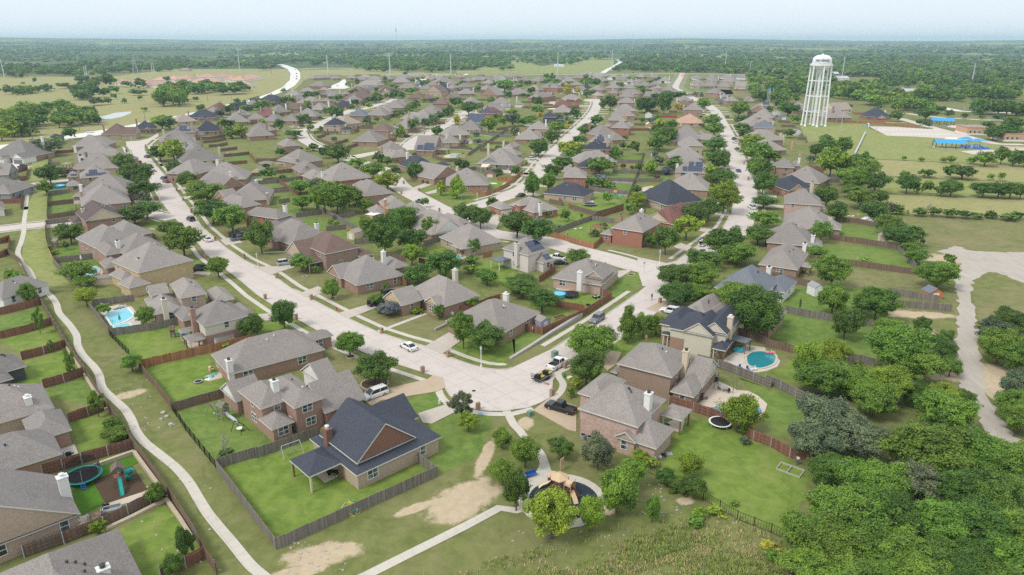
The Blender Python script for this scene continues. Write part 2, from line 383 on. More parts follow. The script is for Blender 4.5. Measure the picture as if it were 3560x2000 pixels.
for k in range(15):
    for r0,r1 in (((1120+k*42,1283),(1150+k*42,1297)),((1260+k*42,1330),(1290+k*42,1345))):
        a=at('a4',*r0); b=at('a4',*r1); mb.face([(a[0],a[1],.05),(a[0]+.5,a[1],.05),(b[0]+.5,b[1],.05),(b[0],b[1],.05)])
plain('white_paint',(.8,.8,.78),.7); tag(mb.build('road_marking','white_paint'),'white bay lines painted on the parking lot',kind='structure')
sheet('parking_lot','lot',.044,A('a4',1900,1240,2160,1250,2180,1290,1960,1290,1800,1262))
sheet('parking_lot','lot',.044,A('b4',1940,75,2050,68,2576,50,2576,110,2060,105))
plain('red_paint',(.62,.22,.17),.8); sheet('road_marking','red_paint',.066,A('z5',1535,175,1560,160,1588,165,1580,205,1555,220,1535,205),lab='red painted patch on the far street mouth')
# dirt track and footpaths
def track():
    m,nt,b=newmat('dirt_road'); p=wpos(nt); f=noise(nt,vscale(nt,p,(1,.25,1)),.7,5,.7,.6); f2=noise(nt,p,.12,3)
    finish(b,nt,mixc(nt,mth(nt,'MULTIPLY_ADD',f,.7,mth(nt,'MULTIPLY',f2,.3)),(.28,.24,.20),(.60,.54,.475)),.95,.1); MATS['dirt_road']=m
track()
def jag(pts,amp,n=7,seed=1):
    r=random.Random(seed); out=[]; P=smoothline(pts+[pts[0]],n)[:-1]
    for x,y in P: out.append((x+r.uniform(-amp,amp),y+r.uniform(-amp,amp)))
    return out
DTL=A('b4',1720,1075,1850,1120,1960,1190,1888,1265,1895,1431)+A('c4',1920,110,1908,300,1900,500,1905,700,1940,900,1965,1050,2080,1200,2210,1431)+A('d4',2360,110,2576,270,2800,480)
DTR=A('d4',2900,330,2576,110,2430,0)+A('c4',2260,1150,2175,900,2140,700,2108,420,2085,220,2045,0)+A('b4',2070,1370,2200,1285,2330,1290,2576,1390,2900,1480,2900,1100,2576,1085,2090,1070,1900,1020)
poly_sheet('dirt_track',[jag(DTL+DTR,.6)],.03,'dirt_road',lab='pale caliche dirt track with tyre ruts')
PATH=smoothline(A('y1',660,985,565,1040,530,1250,510,1431)+A('b1',262,630,240,780,236,880,210,985,178,1080,215,1180,290,1260,335,1360,370,1431)+A('c1',490,70,560,160,590,255,690,370,762,480,775,580,830,680,935,790,990,880,1020,1000,1130,1110,1240,1210,1310,1320)+A('d1',1355,0,1440,110,1590,230,1760,370,1880,510,1970,660,2070,820,2190,970,2310,1110,2430,1260,2520,1360)+A('d2',80,1450,250,1600),4)
PATH2=A('d2',900,1530,1130,1420,1350,1310,1800,1085,2100,935,2420,765)+A('d3',40,790,250,720)
PATH3=smoothline(A('c2',2490,1225,2540,1320)+A('c3',20,1370,80,1431)+A('d3',130,60,200,130,280,220,325,330,345,400,400,520),4)
ribbon('footpath',[(PATH,.72),(PATH2,.72)],.062,'walk','narrow concrete footpath winding down the green strip')
ribbon('footpath',[(PATH3,.72)],.062,'walk','short concrete path from the street corner to the playground')
sheet('playground_paving','walk',.064,A('d3',275,330,345,330,380,390,470,410,420,520,250,600,150,600,140,480,235,420))
PGC=at('d3',500,680); PGR=5.0
poly_sheet('playground_paving',[[(PGC[0]+6.35*math.cos(t*.2094),PGC[1]+6.35*math.sin(t*.2094)) for t in range(30)]],.066,'walk',lab='round concrete paving ring at the playground')
def mulch():
    for n,a,b_ in (('mulch_dark',(.022,.028,.040),(.05,.06,.08)),('mulch_brown',(.07,.045,.03),(.12,.08,.055))):
        m,nt,b=newmat(n); p=wpos(nt); finish(b,nt,mixc(nt,noise(nt,p,7,4,.75),a,b_),.95,.1); MATS[n]=m
mulch()
poly_sheet('playground_mulch',[[(PGC[0]+.2+PGR*math.cos(t*.2094),PGC[1]+.1+PGR*.93*math.sin(t*.2094)) for t in range(30)]],.074,'mulch_dark',lab='dark blue black rubber mulch circle')
sheet('playground_mulch','mulch_brown',.04,A('d1',920,490,1320,345,1475,585,1050,720),lab='brown mulch square under the green slide playset')
sheet('lawn','turf',.035,A('d1',650,440,940,360,1330,235,1380,310,1310,345,920,490,1040,715,810,845))
sheet('patio','deck',.045,A('d1',1050,725,1480,585,1500,650,1180,740,1060,780,790,850,800,940,1000,880))
sheet('patio','walk',.05,A('d1',620,350,810,290,740,130,560,190)); sheet('patio','walk',.04,A('d1',470,1055,840,930,780,870,450,960))
# kerbs, verges with pavements
def kerb(lines): ribbon('kerb',[(l,.13) for l in lines],.05,'kerb','low concrete kerb along the streets',h=.09)
kl=[LSL,LSL2,LSR,CORN,RSL[1:],CUL]
RSLu=offset(RSC,4.75); RSRu=offset(RSC,-4.75)
def clip(l,y0,y1): return [p for p in l if y0<p[1]<y1]
kl+= [clip(RSLu,at('b3',1600,1195)[1],700),clip(RSRu,at('b3',1600,1350)[1]-30,700),offset(NS,4.6)[6:],offset(NS,-4.6)[6:],offset(CSC,4.7)[22:],offset(ZS,4.6),offset(ZS,-4.6)]
kerb([k for k in kl if len(k)>1])
def walk(l,d): return (offset(l,d),.62)
ws=[walk(LSL,2.5),walk(LSL2,2.5),walk(LSR,-2.5),walk(CORN,2.4),walk(RSL[1:],2.5)]
CW=smoothline(A('c3',360,1130,440,1090,500,1010,505,950,465,890,470,840,620,750),5); ws.append((CW,.7))
ws.append((smoothline(A('c2',1790,930,1830,1060,1880,1130,1960,1190,2060,1225,2200,1245,2350,1262,2500,1262),4),.7)); ws.append((A('c3',0,1262,110,1235,210,1210),.7))
ws+= [walk(clip(RSLu,at('b3',1600,1195)[1],520),2.3),walk(clip(RSRu,at('b3',2300,910)[1],600),-2.3),walk(offset(NS,4.6)[6:],2.3),walk(offset(CSC,-4.7)[1:16],-2.3),walk(offset(CSC,4.7)[26:44],2.3),walk(offset(LS3,4.4)[2:14],1.6),walk(offset(ZS,4.6),1.8),walk(offset(SS1,4.3),1.6),walk(offset(SS1,-4.3),-1.6)]
ribbon('pavement',[w for w in ws if len(w[0])>1],.068,'walk','narrow concrete pavements beside the streets')
# driveways: thin slabs that run over the kerb line
def slab(name,polys,z0,z1,mat,lab=None,kind='structure'):
    mb=MB()
    for pts in polys:
        tri=geometry.tessellate_polygon([[Vector((p[0],p[1],0)) for p in pts]]); n=len(mb.v); mb.v.extend([(p[0],p[1],z1) for p in pts])
        for t in tri:
            a,b,c=[Vector(pts[i]) for i in t]
            if (b-a).cross(c-a)<0: t=(t[0],t[2],t[1])
            mb.f.append(tuple(n+i for i in t)); mb.m.append(0)
        for i in range(len(pts)):
            a,b=pts[i],pts[(i+1)%len(pts)]; mb.face([(*a,z0),(*b,z0),(*b,z1),(*a,z1)])
    return tag(mb.build(name,mat),lab,kind=kind)
slab('driveway',[A('c2',370,10,460,50,620,-10,700,40,560,95,470,90),A('c2',830,255,1130,168,1215,198,980,290,920,312),A('c2',1690,585,1920,450,2060,520,1890,640,1850,665),A('c2',575,520,720,522,810,520,830,595,615,622,560,560),A('c2',-20,275,185,255,225,215,250,240,200,330,-20,335),A('c2',1610,1258,1900,1165,1960,1190,2060,1180,2010,1230,1750,1360,1660,1350)],.0,.15,'drive','concrete driveways beside the near streets')
slab('driveway',[A('c2',1090,1140,1290,1015,1710,915,1760,880,1850,905,1885,1000,1790,1040,1240,1130,1150,1185),A('c3',215,1225,370,1105,420,1115,640,1185,640,1440,560,1420),A('c3',850,740,985,635,1090,650,1030,775,950,830,920,800),A('c3',1340,215,1500,130,1700,185,1690,245,1500,262)],.0,.155,'drive_tan','tan concrete driveways round the corner bulb')
slab('driveway',[A('b3',1050,1320,1060,1270,1190,1255,1175,1275,1060,1345),A('b2',1560,440,1720,380,1795,395,1600,462),A('b2',1680,490,1800,455,1900,470,1720,505),A('b2',-20,1225,200,1225,380,1175,380,1235,200,1290,150,1310),A('b2',2290,830,2350,700,2470,690,2440,740,2380,870),A('b1',2190,960,2320,930,2420,985,2250,1015),A('b1',1330,565,1590,570,1600,590,1330,590),A('b1',1950,1270,2100,1290,2080,1315,1920,1300),A('b3',1880,840,2010,855,1980,890,1860,870),A('b3',1600,1030,1680,990,1790,1030,1740,1070),A('b3',60,300,170,285,190,310,120,330),A('b3',150,160,280,185,290,210,160,190),A('y4',1600,1090,1880,1080,1870,1165,1650,1145),A('y4',2110,1145,2240,1160,2200,1200,2120,1190),A('b1',1930,620,2000,610,2010,635,1900,650),A('z4',1490,710,1610,708,1600,780,1480,780),A('z4',2080,790,2290,780,2300,810,2090,808)],.0,.15,'drive','short concrete driveways up to the garages')
def autodrives():
    r=random.Random(44); polys=[]
    for (ln,side,hw,i0) in ((RSRu,-1,0,30),(NS,1,4.6,12),(NS,-1,4.6,14),(ZS,1,4.6,2),(ZS,-1,4.6,4),(LS2,1,4.5,2),(LS2,-1,4.5,4),(LSR,-1,0,13),(RSLu,1,0,34)):
        o=offset(ln,side*hw) if hw else ln; i=i0
        while i<len(o)-1:
            a=o[i]; b=o[i+1]; dx,dy=b[0]-a[0],b[1]-a[1]; l=math.hypot(dx,dy)
            if l<1: i+=1; continue
            nx,ny=-dy/l*side,dx/l*side; w=5.2; L_=r.uniform(7,10); ex,ey=dx/l,dy/l
            polys.append([(a[0]-nx*.3,a[1]-ny*.3),(a[0]+ex*w-nx*.3,a[1]+ey*w-ny*.3),(a[0]+ex*w+nx*L_,a[1]+ey*w+ny*L_),(a[0]+nx*L_,a[1]+ny*L_)])
            # next house along the street
            acc=0
            while i<len(o)-1 and acc<19: acc+=math.dist(o[i],o[i+1]); i+=1
    slab('driveway',polys,0,.145,'drive','concrete driveways along the farther streets')
autodrives()
ribbon('footpath',[(A('c2',1220,440,1300,410,1690,262),.6),(A('b2',60,1085,330,1075),.6),(A('b1',1480,850,1620,852),.5),(A('b1',0,175,130,178),.6)],.075,'walk','concrete garden walks to front doors')
# lawns
sheet('lawn','lawn_mix',.008,mix_poly(('c1',1110,480),('b1',500,500),('y1',980,320),('a1',1000,1410,1700,1190,2400,1040),('a2',700,860,2000,775),('a3',0,760,2300,760),('z6',1150,700),('y7',900,600),('b4',700,500,1500,1250),('c3',2576,300,1700,700,1000,640),('c3',400,900),('c2',2400,830,1850,660,600,545),('b1',1900,1300)),lab='mown lawns spread between the houses')
sheet('lawn','lawn',.02,mix_poly(('d1',2155,372),('d2',205,1165,1795,440,1620,310,1020,540,560,60),('d1',2576,250)),lab='mown grass lawn')
sheet('lawn','lawn_lush',.02,mix_poly(('c2',1660,1350,2030,1230,2350,1265,2330,1431),('d2',2270,60,2250,200,2130,290,1880,405,1690,270,1800,0)))
sheet('lawn','lawn_lush',.02,A('c2',1420,1130,1775,1030,1900,1150,1620,1255))
sheet('lawn','lawn_lush',.02,mix_poly(('c1',1745,1245,2400,1085,2576,1230),('c2',0,1431,330,1500,640,1480),('d2',0,240),('d1',2150,335,1990,150,1850,0)))
sheet('lawn','lawn',.02,A('c1',1390,805,2060,680,2300,980,2576,920,2576,1010,1740,1190))
sheet('lawn','lawn',.02,A('c1',1110,482,1850,362,1940,640,1860,670,1385,740,1300,690))
sheet('lawn','lawn_dry',.02,A('c2',580,80,680,45,1000,-60,1500,0,1130,165,880,245),A('c2',985,292,1190,222,1420,300,1640,265,1285,408),A('c2',1300,430,1690,280,1900,340,1920,445,1700,572),A('b2',220,1295,380,1250,720,1290,650,1431,400,1420),A('b2',0,1060,330,1090,200,1215,0,1160),A('c2',610,622,810,602,1060,680,1380,800,1700,908,1290,1008,870,940))
sheet('lawn','lawn',.02,A('c2',1890,632,2120,500,2430,480,2576,520,2576,660,2440,772,2280,772,2050,700),A('c2',0,270,180,245,0,120),A('c2',20,345,370,335,690,530,600,548,300,480,70,500))
sheet('lawn','lawn',.02,mix_poly(('c3',1000,640,950,560,1350,330,1500,330,1560,480,1500,590,1240,690)))
sheet('lawn','lawn_lush',.02,A('c3',0,490,130,440,310,475,20,660),A('b3',910,1431,1180,1280,1330,1310,1330,1340,1220,1431),A('c3',890,0,1210,0,960,150,990,80,830,0))
sheet('lawn','lawn',.02,A('c3',130,140,600,250,420,330,310,390,280,260),A('c3',400,20,840,30,960,90,720,200,460,120))
sheet('lawn','lawn',.02,mix_poly(('c3',1640,1420,1760,1300,2070,1330),('d3',2400,85,2576,160),('d4',240,270,440,420,400,640,180,1030),('d3',2400,920,1900,660,1440,440,1600,150)))
sheet('lawn','lawn',.02,mix_poly(('c3',1840,700,1860,665,2230,800,2576,830),('c4',150,800,280,700,300,1080,0,960),('c3',2230,850,1860,730)))
sheet('lawn','lawn_lush',.02,mix_poly(('c3',2010,830,2576,1010),('c4',300,1100,560,1200,500,1431),('d4',100,60),('c3',2500,1330,2540,1180,2260,900)))
sheet('lawn','lawn_lush',.02,A('c4',50,470,210,255,690,345,1060,395,1080,720,800,690,270,620,0,500),A('c4',150,120,260,0,900,0,1250,180,1080,330,690,330,220,220))
sheet('lawn','lawn_lush',.02,A('b4',760,820,1110,840,1130,990,700,950),A('b4',580,1000,1310,1055,1480,1250,740,1180,560,1100))
sheet('lawn','lawn_dry',.02,A('b4',460,1190,1540,1310,1700,1431,330,1431,340,1330),A('b3',850,1030,920,975,1340,1040,1560,1090,1720,1070,1560,1190,1450,1180))
sheet('lawn','lawn',.02,A('b3',500,900,800,765,1000,800,900,960,810,1010),A('b3',330,620,820,735,440,870,300,800),A('b3',440,580,570,620,900,690,1150,640,1170,525,810,500,820,560,700,600))
sheet('lawn','lawn_lush',.02,A('b3',1200,600,1430,560,1430,640,1220,640),A('b3',990,400,1210,400,1160,490,950,460),A('b3',960,290,1240,300,1220,350,950,340),A('b3',1060,120,1300,110,1290,180,1060,165),A('b3',1290,310,1550,300,1560,370,1260,360))
sheet('lawn','lawn_lush',.02,A('b2',300,610,590,680,560,700,390,710),A('b2',830,780,1000,740,1200,900,1060,880),A('b2',760,880,900,870,1130,960,980,980),A('b2',110,540,330,490,380,560,200,590),A('b2',30,420,210,400,290,450,90,470),A('b2',210,320,410,290,420,330,230,355),A('b2',440,745,660,735,780,820,560,840))
sheet('lawn','lawn',.02,A('b2',1740,500,1820,480,2230,580,1990,605),A('b2',2280,480,2576,370,2576,420,2290,510),A('b2',1620,450,1790,395,1820,430,1690,470),A('b2',1650,1040,1890,1000,1900,1060,1680,1150,1640,1100),A('b2',2080,1250,2330,1150,2576,1240,2576,1431,2300,1400))
sheet('lawn','lawn_dry',.02,A('b2',1380,310,1660,330,1730,380,1560,420,1450,370),A('b2',1480,1180,1740,1220,1700,1330,1560,1260))
sheet('lawn','lawn_lush',.02,A('b1',500,530,700,490,730,570,490,585),A('b1',485,620,750,600,810,680,490,720),A('b1',590,1200,1000,1140,1020,1200,650,1250),A('b1',520,1060,830,980,850,1080,600,1130),A('b1',2250,160,2480,110,2490,180,2260,190))
sheet('lawn','lawn',.02,A('b1',1190,640,1340,640,1370,690,1200,690),A('b1',1460,755,1640,755,1660,830,1500,840),A('b1',1930,1140,2060,1200,1960,1250))
sheet('lawn','lawn_lush',.02,A('c1',20,40,330,0,380,100,110,170),A('c1',0,300,400,190,500,340,0,440),A('c1',480,1100,1020,1190,860,900,430,1010)); sheet('lawn','lawn',.02,A('c1',0,520,530,385,650,540,210,670),A('c1',250,730,670,610,820,820,350,960,130,960),A('c1',690,1340,1070,1240,1220,1431,700,1431),A('d1',1190,980,1640,730,1920,1060,2030,1220,1640,1431,1420,1431),A('d1',720,0,1250,0,1310,110,830,260))
sheet('lawn','lawn',.02,A('y4',1080,380,1510,440,1450,520,1050,460),A('y4',1010,570,1330,600,1200,660,980,640),A('y4',610,710,1090,720,960,790,640,770),A('y4',1420,1310,1890,1310,1760,1431,1430,1431),A('y4',1040,1130,1380,1190,1370,1250,1190,1240),A('y4',1350,600,1690,600,1690,690,1340,680),A('y4',1520,500,1880,470,1870,520,1530,525),A('y4',300,820,780,870,780,910,520,900),A('y4',1580,320,1700,320,1620,390,1450,370))
sheet('lawn','lawn_lush',.02,A('z4',880,650,1140,650,1150,715,870,710),A('z4',0,630,290,620,250,670,0,665),A('z4',1350,725,1490,725,1470,770,1350,770),A('z4',2080,730,2290,735,2280,775,2080,775),A('z5',1500,420,2520,450,2576,560,1700,570))
sheet('lawn','lawn_dry',.02,A('z4',2080,815,2290,815,2270,920,2080,920),A('y3',600,500,900,640,1200,530,1250,410,700,400),A('y3',1190,710,1750,740,1760,640,1450,590),A('y3',1350,900,1720,850,2000,1150,1900,1150),A('z6',560,470,1260,490,1270,620,760,590))
sheet('lawn','field_green',.016,mix_poly(('y1',640,330,970,330,950,600,830,850,560,850,640,590)),mix_poly(('y1',740,985,960,960,930,1431),('b1',470,770,235,790,260,630)),mix_poly(('b1',240,880,455,830,530,1200,720,1420,380,1420,215,1170)))
# water
def water(n,c):
    m,nt,b=newmat(n); f=noise(nt,opos(nt),.8,3); finish(b,nt,mixc(nt,f,tuple(x*.9 for x in c),tuple(min(1,x*1.1) for x in c)),.06,.5)
    bm=nd(nt,'ShaderNodeBump',inp={'Strength':.06}); lk(nt,noise(nt,opos(nt),3,2),bm.inputs['Height']); lk(nt,bm.outputs[0],b.inputs['Normal']); MATS[n]=m
water('water_light',(.16,.55,.66)); water('water_teal',(.03,.23,.27)); water('water_blue',(.07,.24,.40)); water('pond',(.42,.46,.44))
sheet('pond','pond',.03,A('z1',150,475,280,440,430,400,560,360,720,345,900,330,880,370,800,400,700,440,480,480,300,485),lab='small pale pond in the dry field',kind='structure')
# ---------- houses ----------
HOUSES=[]
PITCH=.70
def wing_frame(c,ax,ay,bx,by,h,root=None):
    a=at(c,ax,ay,h); b=at(c,bx,by,h); ang=math.atan2(b[1]-a[1],b[0]-a[0])
    return a,b,ang
def roof_faces(mr,mw,mf,x0,x1,y0,y1,h,ty,pt,th=.22,ins=.42,z0=0.0):
    w,d=x1-x0,y1-y0; flush=[]
    if ty=='p' or ty=='h':
        if w>=d:
            r=d/2*pt; zt=h+r; P=[(x0,y0,h),(x1,y0,h),(x1,y1,h),(x0,y1,h)]; k=max(d/2,.01); a,b=(x0+k,(y0+y1)/2,zt),(x1-k,(y0+y1)/2,zt)
            if w-d<.2: a=b=((x0+x1)/2,(y0+y1)/2,zt)
            F=[(P[0],P[1],b,a),(P[1],P[2],b),(P[2],P[3],a,b),(P[3],P[0],a)]
        else:
            k=w/2; zt=h+k*pt; P=[(x0,y0,h),(x1,y0,h),(x1,y1,h),(x0,y1,h)]; a,b=((x0+x1)/2,y0+k,zt),((x0+x1)/2,y1-k,zt)
            F=[(P[0],P[1],a),(P[1],P[2],b,a),(P[2],P[3],b),(P[3],P[0],a,b)]
        for f in F:
            q=[]
            for p in f:
                if not q or (Vector(p)-Vector(q[-1])).length>1e-4: q.append(p)
            mr.face(q)
        ends=[]
    elif ty=='g':
        zt=h+d/2*pt; ym=(y0+y1)/2
        mr.face([(x0,y0,h),(x1,y0,h),(x1,ym,zt),(x0,ym,zt)]); mr.face([(x1,y1,h),(x0,y1,h),(x0,ym,zt),(x1,ym,zt)])
        for x,s in ((x0,1),(x1,-1)):
            xx=x+s*ins*.55; f=[(xx,y0+ins,h),(xx,y1-ins,h),(xx,ym,zt-ins*pt)]; mw.face(f if s<0 else f[::-1],1)
            for ya in (y0,y1):   # rake boards
                n=[(x,ya,h),(x,ym,zt),(x,ym,zt-th),(x,ya,h-th)]; mf.face(n)
                mf.face([(x,ya,h-th),(x,ym,zt-th),(x+s*ins*.5,ym,zt-th),(x+s*ins*.5,ya,h-th)])
    elif ty=='f':
        zt=h+w/2*pt; xm=(x0+x1)/2
        mr.face([(x1,y0,h),(x1,y1,h),(xm,y1,zt),(xm,y0,zt)]); mr.face([(x0,y1,h),(x0,y0,h),(xm,y0,zt),(xm,y1,zt)])
        for y,s in ((y0,1),(y1,-1)):
            yy=y+s*ins*.55; f=[(x0+ins,yy,h),(x1-ins,yy,h),(xm,yy,zt-ins*pt)]; mw.face(f if s>0 else f[::-1],1)
            for xa in (x0,x1):
                mf.face([(xa,y,h),(xm,y,zt),(xm,y,zt-th),(xa,y,h-th)])
                mf.face([(xa,y,h-th),(xm,y,zt-th),(xm,y+s*ins*.5,zt-th),(xa,y+s*ins*.5,h-th)])
    # fascia boards and soffit
    E=[(x0,y0,x1,y0),(x1,y0,x1,y1),(x1,y1,x0,y1),(x0,y1,x0,y0)]
    for i,(a,b,c,d_) in enumerate(E):
        if ty=='g' and i in (1,3): continue
        if ty=='f' and i in (0,2): continue
        mf.face([(a,b,h-th),(c,d_,h-th),(c,d_,h),(a,b,h)])
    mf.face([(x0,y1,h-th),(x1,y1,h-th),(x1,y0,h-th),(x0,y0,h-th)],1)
    return zt
WALLC=dict(br='brown brick',rd='red brick',pk='pinkish brick',tn='tan brick',bn='dark brown brick',st='golden stone',wb='pale whitewashed brick',be='beige siding',wh='white siding',cr='cream',gy='grey siding',dk='charcoal siding',ch='chocolate',ot='orange tan brick')
ROOFC=dict(g='weathered grey',k='dark grey',t='light tan',d='slate black',s='blue grey',b='brown',r='maroon',o='peach coloured',p='purple brown',or_='orange tiled',metal='grey metal')
def H(c,lab,roof,wall,wings,chim=(),near=None,solar=(),gable=None,nick=None,det=None):
    W=[]; 
    for i,w in enumerate(wings):
        cc=c
        if isinstance(w[0],str): cc=w[0]; w=w[1:]
        ax,ay,bx,by,h,dep,ty=w[:7]; o=w[7] if len(w)>7 else {}
        a,b,ang=wing_frame(cc,ax,ay,bx,by,h)
        dd=math.hypot(*a)
        if dd>190 and dep>=9 and dep<16: dep*=1.42
        elif dd>190 and ty!='p' and dep<9: dep*=1.12
        W.append([a,b,ang,h,dep,ty,o])
    a0=W[0][0]; ang0=W[0][2]; ca,sa=math.cos(-ang0),math.sin(-ang0)
    def loc(p): dx,dy=p[0]-a0[0],p[1]-a0[1]; return dx*ca-dy*sa, dx*sa+dy*ca
    seed=int(abs(a0[0]*13+a0[1]*7)); r=random.Random(seed)
    dist=math.hypot(*a0)
    mr,mw,mf=MB(),MB(),MB(); rects=[]; posts=[]
    for i,(a,b,ang,h,dep,ty,o) in enumerate(W):
        la,lb=loc(a),loc(b); q=round((ang-ang0)/(math.pi/2)); 
        if q%4==0: x0,x1=la[0],lb[0]; y0=(la[1]+lb[1])/2; y1=y0+dep
        elif q%4==2: x1,x0=la[0],lb[0]; y1=(la[1]+lb[1])/2; y0=y1-dep
        elif q%4==1: y0,y1=la[1],lb[1]; x1=(la[0]+lb[0])/2; x0=x1-dep; ty={'g':'f','f':'g'}.get(ty,ty)
        else: y1,y0=la[1],lb[1]; x0=(la[0]+lb[0])/2; x1=x0+dep; ty={'g':'f','f':'g'}.get(ty,ty)
        if x1<x0: x0,x1=x1,x0
        if y1<y0: y0,y1=y1,y0
        e=o.get('u')
        if e: L=x1-x0; x0,x1=x0+L*e[0],x0+L*e[1]
        e=o.get('v')
        if e: y0,y1=y0+e[0],y0+e[1]
        h+=r.uniform(-.012,.012); ins=.42
        zt=roof_faces(mr,mw,mf,x0,x1,y0,y1,h,ty,o.get('p',PITCH if ty!='p' else .3),ins=min(ins,(x1-x0)*.2,(y1-y0)*.2))
        z0=o.get('z0',0)
        if ty!='p':
            mi=1 if o.get('gw') else 0
            X0,X1,Y0,Y1=x0+ins,x1-ins,y0+ins,y1-ins; t=h-.2
            for f in (((X0,Y0),(X1,Y0)),((X1,Y0),(X1,Y1)),((X1,Y1),(X0,Y1)),((X0,Y1),(X0,Y0))):
                (p,q_),(s,t_)=f
                if o.get('up') and h>4:   # siding above brick
                    mw.face([(p,q_,z0),(s,t_,z0),(s,t_,2.9),(p,q_,2.9)],0); mw.face([(p,q_,2.9),(s,t_,2.9),(s,t_,t),(p,q_,t)],1)
                else: mw.face([(p,q_,z0),(s,t_,z0),(s,t_,t),(p,q_,t)],mi)
        else: posts+= [(x0+.35,y0+.35,h-.2),(x1-.35,y0+.35,h-.2)]+([(x0+.35,y1-.35,h-.2),(x1-.35,y1-.35,h-.2)])
        rects.append((x0,x1,y0,y1,h,ty,o,zt))
    root=thing('house','', 'house',(a0[0],a0[1],0),ang0)
    root['_d']=dist
    gw=gable or wall
    rm='roof_'+roof
    ro=mr.build('roof',rm,root)
    if mw.f: mw.build('wall',['wall_'+wall,'wall_'+gw],root)
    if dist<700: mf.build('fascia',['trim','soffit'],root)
    for p in posts:
        m=MB(); m.box(p[0]-.12,p[1]-.12,0,p[0]+.12,p[1]+.12,p[2]); m.build('post','wall_'+('ch' if r.random()<.6 else 'be'),root)
    # chimneys
    for ch in chim:
        cx,cy_,cm=ch[:3]; zt=ch[3] if len(ch)>3 else 7.2; cc=ch[4] if len(ch)>4 else c
        p=at(cc,cx,cy_,zt); lx,ly=loc(p); m=MB(); m.box(lx-.5,ly-.6,1.5,lx+.5,ly+.6,zt-.25); m.box(lx-.6,ly-.7,zt-.25,lx+.6,ly+.7,zt-.1)
        co_=m.build('chimney','wall_'+cm,ro)
        if dist<330:
            m=MB(); m.lathe([(.3,zt-.1),(.3,zt+.25),(.38,zt+.3),(.1,zt+.42)],8,0,(lx,ly,0)); m.build('chimney_cap','vent_wh' if r.random()<.4 else 'vent',None).parent=root
    if not chim and dist>330 and r.random()<.55:
        x0,x1,y0,y1,h,ty,o,zt=rects[0]; lx,ly=x0+(x1-x0)*r.choice((.12,.88,.3)),y0+(y1-y0)*r.choice((.25,.8)); m=MB(); m.box(lx-.5,ly-.6,1.5,lx+.5,ly+.6,zt+.9); m.box(lx-.6,ly-.7,zt+.9,lx+.6,ly+.7,zt+1.05); m.build('chimney','wall_'+r.choice(('be','wh','tn',wall)),ro)
    # roof vents
    if dist<420:
        for k in range(r.choice((2,3,4))):
            x0,x1,y0,y1,h,ty,o,zt=rects[0]
            if ty=='p': break
            w,d=x1-x0,y1-y0
            if w>=d: fx=x0+d*.5+r.uniform(0,max(.1,w-d)); fy=y0+d*r.uniform(.3,.42); z=h+(fy-y0)*o.get('p',PITCH)
            else: fy=y0+w*.5+r.uniform(0,d-w); fx=x1-w*r.uniform(.3,.42); z=h+(x1-fx)*o.get('p',PITCH)
            m=MB(); m.lathe([(.12,z-.3),(.12,z+.22),(.18,z+.23),(.15,z+.32)],7,0,(fx,fy,0)); m.build('roof_vent','vent' if r.random()<.65 else 'vent_wh',ro)
    # windows on the walls that face the viewer
    nwin=0; cap=14 if dist<170 else 7 if dist<420 else 3
